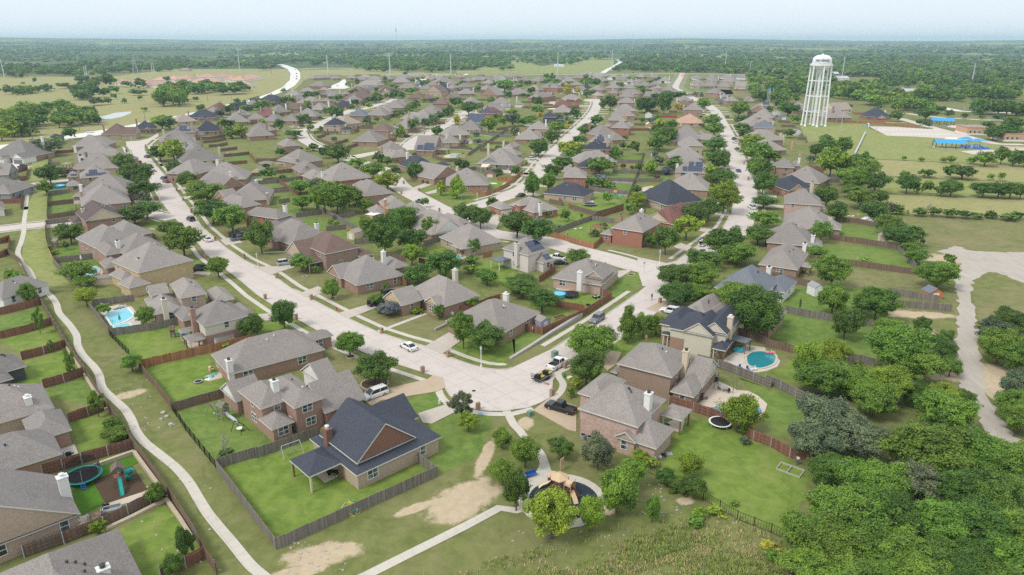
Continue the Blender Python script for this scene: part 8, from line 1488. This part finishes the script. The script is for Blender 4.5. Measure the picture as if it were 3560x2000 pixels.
for i,(dx,lb) in enumerate(((-1.2,'yellow and black zero turn mower at the trailer gate'),(1.1,'yellow and black mower at the front of the trailer'))):
    q=o.location; a=math.radians(48); t=thing('ride_on_mower',lb,'mower',(q[0]+dx*math.cos(a),q[1]+dx*math.sin(a),q[2]+.53),a,'mowers on the trailer'); B1('engine',t,'black',(-.8,-.4,.25,-.1,.4,.85)); B1('seat',t,'black',(-.1,-.25,.55,.35,.25,.68)); B1('seat_back',t,'yellow',(-.15,-.25,.68,-.05,.25,1.15)); B1('cutting_deck',t,'yellow',(-.1,-.65,.12,.9,.65,.32)); T1('lever',t,'yellow',[(.4,-.4,.4),(.55,-.4,1.1),(.55,0,1.15)],.035); T1('lever',t,'yellow',[(.4,.4,.4),(.55,.4,1.1),(.55,0,1.15)],.035)
    for y in (-1,1): m=MB(); m.lathe([(.1,-.12),(.28,-.12),(.3,0),(.28,.12),(.1,.12)],12); m.v=[(v[0]-.5,v[2]+y*.55,v[1]+.3) for v in m.v]; m.build('wheel','tyre',t)
o=spot('leaf_blower','c3',355,968,'orange leaf blower lying on the street behind the trailer','leaf blower',150); L1('motor',o,'orange',[(.16,0),(.24,.15),(.2,.36),(.05,.42)],10); T1('nozzle',o,'black',[(.1,0,.25),(.5,.1,.3),(.8,.15,.35)],.06); T1('strap',o,'cream',[(-.1,-.2,.1),(-.3,-.25,.05)],.05)
o=spot('manhole_cover','c2',2168,1030,'round dark manhole cover in the corner bulb','manhole cover'); o.location.z=.06; L1('lid',o,'black',[(.38,0),(.36,.012),(.02,.016)],16)
sheet('street','walk',.063,A('c2',2060,1000,2110,985,2270,1040,2230,1062))
# ---------- water tower ----------
def tower():
    p=at('a4',478,1252); zt=lambda y:top_at(p,'a4',561,y); root=thing('water_tower','tall white water tower on six legs with a lettered tank','water tower',(p[0],p[1],0),math.radians(8)); s=depth(p)/F/2.8622
    rb,rt,rk=112*s,92*s,92*s; zcat=zt(648); zbot=zt(702); ztop=zt(545); k=6
    legs=[]
    for i in range(k):
        a=2*math.pi*(i+.28)/k; b=(rb*math.cos(a),rb*math.sin(a),0); t=(rt*1.02*math.cos(a),rt*1.02*math.sin(a),zcat); legs.append((Vector(b),Vector(t))); lg=T1('leg',root,'tank_white',[b,t],.62,10); L1('footing',lg,'tank_white',[(1.1,-.1),(1.0,.5),(.6,1.3)],10,b)
    L1('riser',root,'tank_white',[(1.5,0),(1.15,1.5),(1.0,6),(1.0,zbot-2),(2.0,zbot+.6)],16)
    H_=ztop-zcat; hb=zcat-zbot; prof=[(1.5,zbot)]+[(rk*math.sin(t),zcat-hb*math.cos(t)) for t in np.linspace(.22,1.57,9)]+[(rk,zcat+H_*.34)]+[(rk*math.cos(t)**.8,zcat+H_*.34+H_*.66*math.sin(t)) for t in np.linspace(.12,1.54,12)]
    m=MB(); m.lathe(prof,48); tk=m.build('tank','tank_white',root,smooth=True); L1('vent_cap',tk,'tank_white',[(.8,ztop-.1),(.8,ztop+.4),(.2,ztop+.7)],12)
    m=MB(); m.lathe([(rk-.1,zcat-.4),(rt*1.08+.5,zcat-.4),(rt*1.08+.5,zcat+.9),(rt*1.08+.35,zcat+.9),(rt*1.08+.35,zcat-.15),(rk-.1,zcat-.15)],48,0,cap=False); m.build('catwalk','tank_white',root)
    # antenna cradle on the shoulder
    L1('antenna_mount',root,'tank_white',[(1.3,ztop-1.6),(1.3,ztop-.9),(1.15,ztop-.9),(1.15,ztop-1.6)],12,(rk*.75,rk*.2,0)); T1('antenna_post',root,'tank_white',[(rk*.75,rk*.2,ztop-5),(rk*.75,rk*.2,ztop-1.4)],.25)
    lv=[zt(805),zt(957),zt(1110)]; pts=lambda i,z:legs[i%k][0].lerp(legs[i%k][1],z/zcat)
    for z in lv:
        for i in range(k): T1('strut',root,'tank_white',[pts(i,z),pts(i+1,z)],.26,6)
        m=MB(); 
        for i in range(0,k,2): m=MB(); m.tube([pts(i,z),(0,0,z)],.14,5); m.build('tie',  'tank_white',root)
    zz=[0.5]+lv[::-1]+[zcat]
    for q in range(4):
        for i in range(k):
            for (u,v) in ((i,i+1),(i+1,i)): T1('brace_rod',root,'steel',[pts(u,zz[q]),pts(v,zz[q+1])],.055,4)
    # lettering wrapped round the tank, facing the viewer
    az=math.atan2(-p[1],-p[0])-root.rotation_euler[2]+.07; zc=zcat+H_*.43; R_=rk+.05
    def wrap(me,name,mat,zs=0):
        for v in me.vertices: x,y,z=v.co; t=az+x/R_; rr=R_+z; v.co=(rr*math.cos(t),rr*math.sin(t),zc+y)
        me.materials.clear(); me.materials.append(MATS[mat]); return link(name,me,tk)
    cu=bpy.data.curves.new('lettering','FONT'); cu.body='WEATHERFORD'; cu.align_x='CENTER'; cu.align_y='CENTER'; cu.size=2.1; cu.extrude=.04; cu.space_character=1.12; cu.offset=.035; tmp=bpy.data.objects.new('lettering',cu); COL.objects.link(tmp); bpy.context.view_layer.update(); dg=bpy.context.evaluated_depsgraph_get(); me=bpy.data.meshes.new_from_object(tmp.evaluated_get(dg)); bpy.data.objects.remove(tmp)
    w=max(v.co.x for v in me.vertices)*2; sc=min(1,rk*1.36/w)
    for v in me.vertices: v.co.x*=sc; v.co.y*=1.15
    wrap(me,'lettering','black')
    hw=rk*.80; hh=1.9; out=[(-hw,-hh*.62),(-hw*.93,-hh*.8),(-hw*.5,-hh*.85),(0,-hh*1.25),(hw*.5,-hh*.85),(hw*.93,-hh*.8),(hw,-hh*.62),(hw,hh*.62),(hw*.93,hh*.8),(hw*.5,hh*.85),(0,hh*1.25),(-hw*.5,hh*.85),(-hw*.93,hh*.8),(-hw,hh*.62)]
    m=MB(); n=len(out); 
    pts2=[]
    for i in range(n):
        a,b=out[i],out[(i+1)%n]
        for q in range(6): pts2.append((a[0]+(b[0]-a[0])*q/6,a[1]+(b[1]-a[1])*q/6))
    for i in range(len(pts2)):
        a,b=pts2[i],pts2[(i+1)%len(pts2)]; f=1-.16/hh; m.face([(a[0],a[1],.03),(b[0],b[1],.03),(b[0]*f**.4,b[1]*f,.03),(a[0]*f**.4,a[1]*f,.03)])
    wrap(m.mesh('badge_outline',['grey']),'badge_outline','grey')
    m=MB(); st=[]
    for i in range(10): r_=.42 if i%2==0 else .18; t=math.pi/2+i*math.pi/5; st.append((r_*math.cos(t),1.55+r_*math.sin(t),.04))
    m.face(st); wrap(m.mesh('star',['black']),'star','black')
    for sgn in (-1,1):
        m=MB(); m.face([(sgn*rk*1.40+1.3*math.cos(t*.5236)*.8,.2+2.0*math.sin(t*.5236),.03) for t in range(12)][::1]); wrap(m.mesh('emblem',['blue']),'emblem','lilac' if sgn>0 else 'blue')
tower()
# ---------- poles, masts and pylons ----------
items=[]
def tpole(c,x,y,xt,yt,lb,r=.75,arm=False):
    p=at(c,x,y); z0=T(*p); h=top_at(p,c,xt,yt)-z0; o=thing('transmission_pole',lb,'transmission pole',(p[0],p[1],z0),0,'steel transmission poles'); T1('pole',o,'steel',[(0,0,-.5),(0,0,h)],[r,r*.5],10)
    for k in range(3): T1('cross_arm',o,'steel',[(-2.2 if not arm else -9,0,h-.8-k*2.6),(2.2 if not arm else 9,0,h-.3-k*2.6)],.16 if not (arm and k==0) else .5,5)
    return o
for i,(c,x,y,xt,yt,w) in enumerate([('a1',45,772,0,588,1),('a1',850,770,830,664,.8),('a1',870,770,851,655,.8),('a1',1518,740,1503,635,.8),('a1',1540,738,1525,630,.8),('a1',2390,733,2367,490,1),('a2',718,738,705,545,1.2),('a2',1335,745,1327,528,1.2),('a2',1940,737,1935,536,1.2),('a3',453,735,457,517,1.1),('a3',991,705,998,506,1.1),('a3',2119,687,2132,507,1.0),('a3',2366,727,2374,620,.8),('a4',768,757,793,564,1.1),('a4',2053,838,2098,630,.9)]):
    tpole(c,x,y,xt,yt,f'grey steel transmission pole, {word(i)} from the left along the skyline',w,c=='a2' and x==1335)
def mast(c,x,y,yt,w,lb,taper=.5,dishes=0):
    p=at(c,x,y); z0=T(*p); h=top_at(p,c,x,yt)-z0; o=thing('radio_mast',lb,'radio mast',(p[0],p[1],z0)); n=14; q=[[(w*(1-taper*j/n)*math.cos(2.094*i),w*(1-taper*j/n)*math.sin(2.094*i),h*j/n) for i in range(3)] for j in range(n+1)]
    for i in range(3): T1('leg',o,'steel',[q[0][i],q[n][i]],w*.11,5)
    m=MB()
    for j in range(n):
        for i in range(3): m.tube([q[j][i],q[j+1][(i+1)%3]],w*.06,4,0,False); m.tube([q[j][i],q[j][(i+1)%3]],w*.05,4,0,False)
    m.build('bracing','steel',o); T1('aerial',o,'steel',[(0,0,h),(0,0,h*1.12)],w*.08)
    if dishes:
        m=MB(); m.lathe([(w*1.6,h*.80),(w*1.9,h*.81),(w*1.9,h*.835),(w*1.6,h*.84)],12,0,cap=False); m.build('antenna_ring','galv',o)
mast('a2',1405,536,255,2.6,'tall lattice radio mast rising above the skyline with an antenna ring',.5,1); mast('a3',1198,520,340,3.0,'thin distant radio mast on the right skyline',.4); mast('a1',714,470,372,3,'tiny faint mast on the left horizon',.4)
def pylon(c,x,y,yt,lb):
    p=at(c,x,y); z0=T(*p); h=top_at(p,c,x,yt)-z0; w=h*.14; o=thing('pylon',lb,'pylon',(p[0],p[1],z0),.4,'lattice pylons'); n=8; f=lambda j:1-.8*min(1,j/6); q=[[(w*f(j)*sx,w*f(j)*sy,h*j/n) for sx,sy in ((-1,-1),(1,-1),(1,1),(-1,1))] for j in range(n+1)]
    for i in range(4): T1('leg',o,'galv',[q[j][i] for j in range(n+1)],h*.006,4)
    m=MB()
    for j in range(n):
        for i in range(4): m.tube([q[j][i],q[j+1][(i+1)%4]],h*.0035,3,0,False); m.tube([q[j][(i+1)%4],q[j+1][i]],h*.0035,3,0,False)
    m.build('bracing','galv',o)
    for z in (.72,.85,.98): T1('cross_arm',o,'galv',[(-w*1.5,0,h*z),(w*1.5,0,h*z)],h*.006,4)
for i,(c,x,y,yt) in enumerate([('a1',1355,750,545),('a2',1670,500,400),('a2',2150,535,430),('a3',180,545,480),('a3',2430,600,540),('a4',2110,640,560)]): pylon(c,x,y,yt,f'faint grey lattice pylon, {word(i)} from the left')
up=None
for i,(c,x,y,yt) in enumerate([('a1',335,1431,1195),('a1',330,1275,1190),('a1',795,1310,1225),('a1',1448,1210,1110),('a1',2310,1035,950),('a1',2070,1010,920),('a2',155,740,600),('a2',470,850,770),('a2',545,790,690),('a2',292,900,850),('a2',780,690,600),('a2',1680,735,660),('a2',1893,730,640),('a2',1020,690,520),('a3',68,735,690),('a3',268,735,650),('a3',570,735,690),('a3',965,720,640),('a3',1403,725,640),('a3',1455,725,650),('a3',1865,730,650),('a4',705,1220,1005),('a4',750,1315,1090),('a4',1100,1320,1240),('a4',1420,1000,900),('a4',1978,1110,1040),('a4',2095,1060,1005),('a4',1312,795,730)]):
    p=at(c,x,y); z0=T(*p); h=top_at(p,c,x,yt)-z0; o=thing('utility_pole','','utility pole',(p[0],p[1],z0),0,'utility poles'); T1('pole',o,'wood_gr' if c!='a4' else 'galv',[(0,0,-.3),(0,0,h)],[.2+h*.006,.14],6); T1('cross_arm',o,'wood_gr',[(-1.3,0,h-.6),(1.3,0,h-.6)],.09,4); o['label']=f'slim utility pole, {word(i%20)} from the left in the {"far left field" if c=="a1" else "far middle" if c in("a2","a3") else "school side"} line'
for o in [o for o in bpy.data.objects if o.name.startswith('utility_pole')]: pass
# sports light poles and the leaning blue boom in the school field
o=spot('long_barrier','b4',890,110,'long pale blue tubular barrier lying across the school field','barrier'); a,b=at('a4',995,1330),at('b4',892,112); l=o.location; m=MB(); m.tube([(a[0]-l[0],a[1]-l[1],1.0),(b[0]-l[0],b[1]-l[1],1.0)],.5,8); m.build('tube','steel',o)
for t in (0,.33,.66,1): x,y=a[0]+(b[0]-a[0])*t-l[0],a[1]+(b[1]-a[1])*t-l[1]; T1('support',o,'galv',[(x,y,0),(x,y,1.0)],.12)
for i,(x,y) in enumerate(((1520,730),(1545,735),(1570,735))):
    o=spot('flag_pole','z6',x,y,f'flag pole with pale flag, {word(i)} of three beyond the rooftops','flag pole',0,'flag poles'); T1('pole',o,'whitep',[(0,0,0),(0,0,15)],.14); m=MB(); m.box(.1,-.03,12,3.2,.03,14.6); m.build('flag','cyan' if i else 'blue',o)
# school side
def pavilion(c,x,y,hd,w,d,lb):
    o=spot('pavilion',c,x,y,lb,'pavilion',hd,'blue roofed pavilions'); h=3.2; m=MB(); r=1.9; m.face([(-w/2,-d/2,h),(w/2,-d/2,h),(w/2,0,h+r),(-w/2,0,h+r)]); m.face([(w/2,d/2,h),(-w/2,d/2,h),(-w/2,0,h+r),(w/2,0,h+r)]); m.build('roof','bluecanopy',o); m=MB()
    for s in (-1,1): m.face([(s*w/2*.99,-d/2,h),(s*w/2*.99,d/2,h),(s*w/2*.99,0,h+r)])
    m.build('gable','sky',o)
    for i in range(4):
        for s in (-1,1): B1('post',o,'black',(-w/2+.4+i*(w-.8)/3-.16,s*(d/2-.3)-.16,0,-w/2+.4+i*(w-.8)/3+.16,s*(d/2-.3)+.16,h))
    B1('floor_slab',o,'lot',(-w/2,-d/2,0,w/2,d/2,.08)); return o
pavilion('a4',1755,1240,-18,16,9,'blue gabled pavilion, farther of two by the parking lot'); pavilion('b4',1825,40,-18,17,10,'blue gabled pavilion, nearer of two on the school field')
o=spot('play_structure','b4',2080,40,'blue school play structure with twin hip canopies','play structure'); 
for (x,y,w) in ((-1,8,4.2),(1,0,4.6)):
    m=MB(); h=4.4; P=[(x-w,y-w*.7,h),(x+w,y-w*.7,h),(x+w,y+w*.7,h),(x-w,y+w*.7,h)]
    for i in range(4): m.face([P[i],P[(i+1)%4],(x,y,h+1.4)])
    m.build('canopy','bluecanopy',o)
    for q in P: T1('post',o,'steel',[(x+(q[0]-x)*.85,y+(q[1]-y)*.85,0),(x+(q[0]-x)*.85,y+(q[1]-y)*.85,h+.2)],.14)
slide(o,'sky',(2,-1,2),(4.5,-4,.2),1.0); slide(o,'cyan',(-2,-1,2),(-4.5,-4,.2),1.0); B1('deck',o,'grey',(-2,-1.6,1.8,2,1.6,2.0)); 
for k in range(5): T1('panel_post',o,'whitep',[(-3+k*1.5,-1.6,0),(-3+k*1.5,-1.6,3)],.14)
c0=at('b4',2085,35); poly_sheet('playground_mulch',[[(c0[0]+8*math.cos(t*.3),c0[1]+9*math.sin(t*.3)) for t in range(21)]],.05,'blue')
def flatblock(c,x,y,hd,w,d,h,lb,band=True):
    o=spot('school_building',c,x,y,lb,'building',hd); B1('wall',o,'wall_ot',(-w/2,0,1.1,w/2,d,h)); B1('plinth',o,'wall_wh',(-w/2-.05,-.05,0,w/2+.05,d+.05,1.1)); B1('roof',o,'roof_t',(-w/2-.2,-.2,h,w/2+.2,d+.2,h+.3)); 
    for k in range(3): f=B1('window',o,'frame',(-w/2+1.4+k*3,-.07,1.3,-w/2+3.0+k*3,0,3.2)); B1('pane',f,'pane',(-w/2+1.5+k*3,-.09,1.4,-w/2+2.9+k*3,-.02,3.1))
flatblock('a4',2115,1345,-8,15,18,5,'flat orange brick school block with two windows'); flatblock('b4',2576,-20,-5,26,16,5,'flat orange brick school block cut by the right edge')
o=spot('portable_toilet','a4',1022,1268,'blue and white portable toilet at the parking lot edge','portable toilet'); B1('cabin',o,'sky',(-.75,-.75,0,.75,.75,2.6)); L1('roof',o,'whitep',[(1.1,2.6),(.9,2.85),(.3,3.0)],4); B1('door',o,'whitep',(-.5,-.8,.1,.5,-.74,2.3))
o=spot('pipe_stack','a4',1930,1402,'row of white wrapped bales by the school play area','bale',-6); m=MB(); m.tube([(-9,0,1.0),(9,0,1.0)],1.0,10); m.build('bale','whitep',o)
o=spot('basketball_backboard','y7',1268,70,'blue basketball hoop at the water tower leg','basketball hoop'); T1('pole',o,'galv',[(0,0,0),(0,0,3.6)],.12); B1('backboard',o,'sky',(-1,-.08,2.8,1,.08,4.2)); 
# road barrels on the highway works
for i in range(9): o=spot('traffic_barrel','z2',690+i*22,712-i*6,f'dark roadside marker, {word(i)} from the left in the highway row','traffic marker',0,'roadside markers'); L1('barrel',o,'black',[(.7,0),(.6,1.5),(.4,3.6),(.1,4)],8); L1('band',o,'grey',[(.64,1.2),(.62,1.5)],8)
dedupe(PEND)
# ---------- people ----------
def person(c,x,y,hd,lb,shirt,legs,shoe=(.05,.05,.05),hair=(.05,.035,.025),arms='down',scale=1.0,stride=.0,onz=.05,skincol=(.42,.26,.19)):
    p=at(c,x,y); root=thing('person',lb,'person',(p[0],p[1],onz),math.radians(hd)); root.scale=(scale,)*3
    V=[];E_=[];RD=[];MT=[]
    def add(pt,r,par,mt):
        V.append(pt); RD.append(r); MT.append(mt)
        if par is not None: E_.append((par,len(V)-1))
        return len(V)-1
    pel=add((0,0,.98),.135,None,1); wai=add((0,0,1.10),.125,pel,0); che=add((.01,0,1.32),.145,wai,0); nk=add((0,0,1.47),.06,che,2); hd0=add((.02,0,1.57),.085,nk,2); hd1=add((.025,0,1.67),.095,hd0,2); hd2=add((.015,0,1.74),.07,hd1,2)
    nose=add((.125,0,1.635),.018,hd1,2)
    for s in (-1,1): add((.02,s*.105,1.64),.02,hd1,2)
    for s in (-1,1):
        st=stride*s; hip=add((0,s*.10,.90),.095,pel,1); kn=add((.03+st*.5,s*.105,.50),.062,hip,1); an=add((-.01+st*.9,s*.105,.10),.043,kn,1); add((.13+st*.9,s*.115,.045),.042,an,3)
        sh=add((0,s*.19,1.40),.062,che,0)
        if arms=='up' or (arms=='out' and s==1): el=add((.10,s*.36,1.34),.045,sh,0); wr=add((.22,s*.40,1.50),.032,el,2); hnd=add((.26,s*.40,1.57),.036,wr,2); fd=Vector((.3,0,.95))
        elif arms=='fwd': el=add((.08,s*.25,1.16),.045,sh,0); wr=add((.32,s*.2,1.14),.032,el,2); hnd=add((.39,s*.19,1.14),.036,wr,2); fd=Vector((.9,0,-.3))
        else: el=add((-.02,s*.245,1.13),.045,sh,0); wr=add((.06,s*.26,.90),.032,el,2); hnd=add((.075,s*.26,.83),.036,wr,2); fd=Vector((.15,0,-1))
        H0=Vector(V[hnd])
        for k in range(4): b=H0+Vector((-.02+.016*k if abs(fd.z)>.5 else 0,s*(-.022+.015*k) if abs(fd.z)<=.5 else 0,0)); f1=add(tuple(b+fd*.055),.009,hnd,2); add(tuple(b+fd*(.085+.006*(k in(1,2)))+Vector((.012,0,0))),.008,f1,2)
        t1=add(tuple(H0+Vector((.035,-s*.012,-.005))),.011,hnd,2); add(tuple(H0+Vector((.055,-s*.012,-.03))),.009,t1,2)
    me=bpy.data.meshes.new('body'); me.from_pydata(V,E_,[]); o=bpy.data.objects.new('body',me); COL.objects.link(o); md=o.modifiers.new('skin','SKIN'); sv=me.skin_vertices[0].data if me.skin_vertices else None
    if sv is None:
        bpy.context.view_layer.objects.active=o; me.attributes; 
    if me.skin_vertices:
        for i,r in enumerate(RD): me.skin_vertices[0].data[i].radius=(r,r)
        me.skin_vertices[0].data[0].use_root=True
    sb=o.modifiers.new('sub','SUBSURF'); sb.levels=1; sb.render_levels=1; bpy.context.view_layer.update(); dg=bpy.context.evaluated_depsgraph_get(); nm=bpy.data.meshes.new_from_object(o.evaluated_get(dg)); o.modifiers.clear(); o.data=nm; nm.name='body'
    cols=[shirt,legs,skincol,shoe]
    for i,cl in enumerate(cols): nm.materials.append(plain(f'cloth_{cl[0]:.2f}_{cl[1]:.2f}_{cl[2]:.2f}',cl,.8))
    bones=[(Vector(V[a]),Vector(V[b]),MT[b]) for a,b in E_]
    for pl in nm.polygons:
        c_=pl.center; best=min(bones,key=lambda bn:((c_-(bn[0]+(bn[1]-bn[0])*max(0,min(1,(c_-bn[0]).dot(bn[1]-bn[0])/max(1e-6,(bn[1]-bn[0]).length_squared))))).length)); pl.material_index=best[2]; pl.use_smooth=True
    o.parent=root; L1('hair',root,plain(f'hair_{hair[0]:.2f}',hair,.8),[(.098,1.655),(.108,1.72),(.08,1.785),(.02,1.80)],12,(.0,0,0)); return root
def try_person(*a,**k):
    person(*a,**k)
try_person('c3',1390,128,-120,'person in black clothes riding a scooter up the street',(.015,.015,.017),(.02,.02,.024),arms='fwd',onz=.16)
q=at('c3',1390,128); o=thing('kick_scooter','white kick scooter under the person in black','scooter',(q[0],q[1],.06),math.radians(-120)); B1('deck',o,'whitep',(-.35,-.08,.06,.3,.08,.10)); T1('stem',o,'whitep',[(.32,0,.08),(.4,0,1.0)],.025); T1('handlebar',o,'black',[(.4,-.24,1.0),(.4,.24,1.0)],.02)
for x in (-.36,.36): m=MB(); m.lathe([(.02,-.02),(.07,-.02),(.07,.02),(.02,.02)],10); m.v=[(v[0]+x,v[2],v[1]+.07) for v in m.v]; m.build('wheel','black',o)
try_person('c3',1333,540,-100,'person in pink top and shorts standing on the lawn by a young tree',(.62,.22,.20),(.55,.30,.24),skincol=(.55,.36,.27),arms='fwd')
try_person('c3',206,455,-20,'person in white shirt walking beside the red fence corner',(.75,.75,.74),(.16,.17,.2),stride=.16)
try_person('c3',598,842,200,'person in white shirt raising both hands beside the white pickup truck',(.72,.72,.72),(.06,.08,.10),arms='up')
try_person('d4',318,338,60,'person in pale shirt standing at the white garden frames',(.62,.68,.66),(.10,.11,.12))
try_person('b3',552,918,10,'person in white cap and black shorts on the fenced dry lawn',(.55,.52,.50),(.02,.02,.025),hair=(.7,.7,.68))
dedupe(TREE_ITEMS)
# ---------- light, sky, haze, camera ----------
SUN_EL,SUN_AZ=math.radians(52),math.radians(-125)   # azimuth from +Y towards +X
def sky():
    w=bpy.data.worlds.new('World'); SC.world=w; w.use_nodes=True; nt=w.node_tree; bg=nt.nodes['Background']
    st=nd(nt,'ShaderNodeTexSky',sky_type='NISHITA',sun_disc=False); st.sun_elevation=SUN_EL; st.sun_rotation=SUN_AZ; st.air_density=1.0; st.dust_density=2.5; st.ozone_density=1.5
    tc=nd(nt,'ShaderNodeTexCoord').outputs['Generated']
    sx=nd(nt,'ShaderNodeSeparateXYZ'); lk(nt,tc,sx.inputs[0])
    v=vscale(nt,tc,(1,1,5)); n1=noise(nt,v,2.2,6,.55,.3)
    up=ramp(nt,sx.outputs[2],0.0,.30)
    cloud=mixc(nt,up,(7.0,7.7,8.3),(7.3,7.8,8.2))
    cloud=mixc(nt,mth(nt,'MULTIPLY',ramp(nt,n1,.50,.72),.22),cloud,(8.4,8.6,8.7))
    col=mixc(nt,.93,st.outputs[0],cloud); lk(nt,col,bg.inputs[0]); bg.inputs[1].default_value=.132
sky()
sl=bpy.data.lights.new('sun','SUN'); sl.energy=2.2; sl.angle=math.radians(16); sl.color=(1,.96,.9); so=bpy.data.objects.new('sun',sl); COL.objects.link(so)
so.rotation_euler=(math.pi/2-SUN_EL,0,math.pi-SUN_AZ); so.location=(0,0,200)
def haze():
    mb=MB(); mb.box(-16000,-120,-30,16000,16500,150)
    m=bpy.data.materials.new('haze'); m.use_nodes=True; nt=m.node_tree; nt.nodes.clear(); out=nd(nt,'ShaderNodeOutputMaterial'); v=nd(nt,'ShaderNodeVolumePrincipled'); lk(nt,v.outputs[0],out.inputs['Volume'])
    v.inputs['Color'].default_value=(.60,.82,1,1); v.inputs['Density'].default_value=HAZE; v.inputs['Anisotropy'].default_value=.2
    o=mb.build('haze',m); tag(o,'pale blue haze over the far country','haze',kind='stuff'); o.visible_shadow=True
HAZE=1.0e-4
haze()
cam=bpy.data.cameras.new('camera'); co=bpy.data.objects.new('camera',cam); COL.objects.link(co); co.location=(0,0,CH); co.rotation_euler=(math.pi/2-PIT,0,0)
cam.sensor_width=36; cam.lens=36*F/3560; cam.clip_end=40000; cam.clip_start=1; SC.camera=co
SC.view_settings.view_transform='Standard'; SC.view_settings.look='None'; SC.view_settings.exposure=0; SC.view_settings.gamma=1
SC.render.engine='CYCLES'; cy=SC.cycles; cy.max_bounces=6; cy.diffuse_bounces=3; cy.glossy_bounces=2; cy.transmission_bounces=2; cy.transparent_max_bounces=6; cy.volume_bounces=3; cy.use_denoising=False; cy.use_adaptive_sampling=False; cy.sample_clamp_indirect=6; SC.render.filter_size=1.3
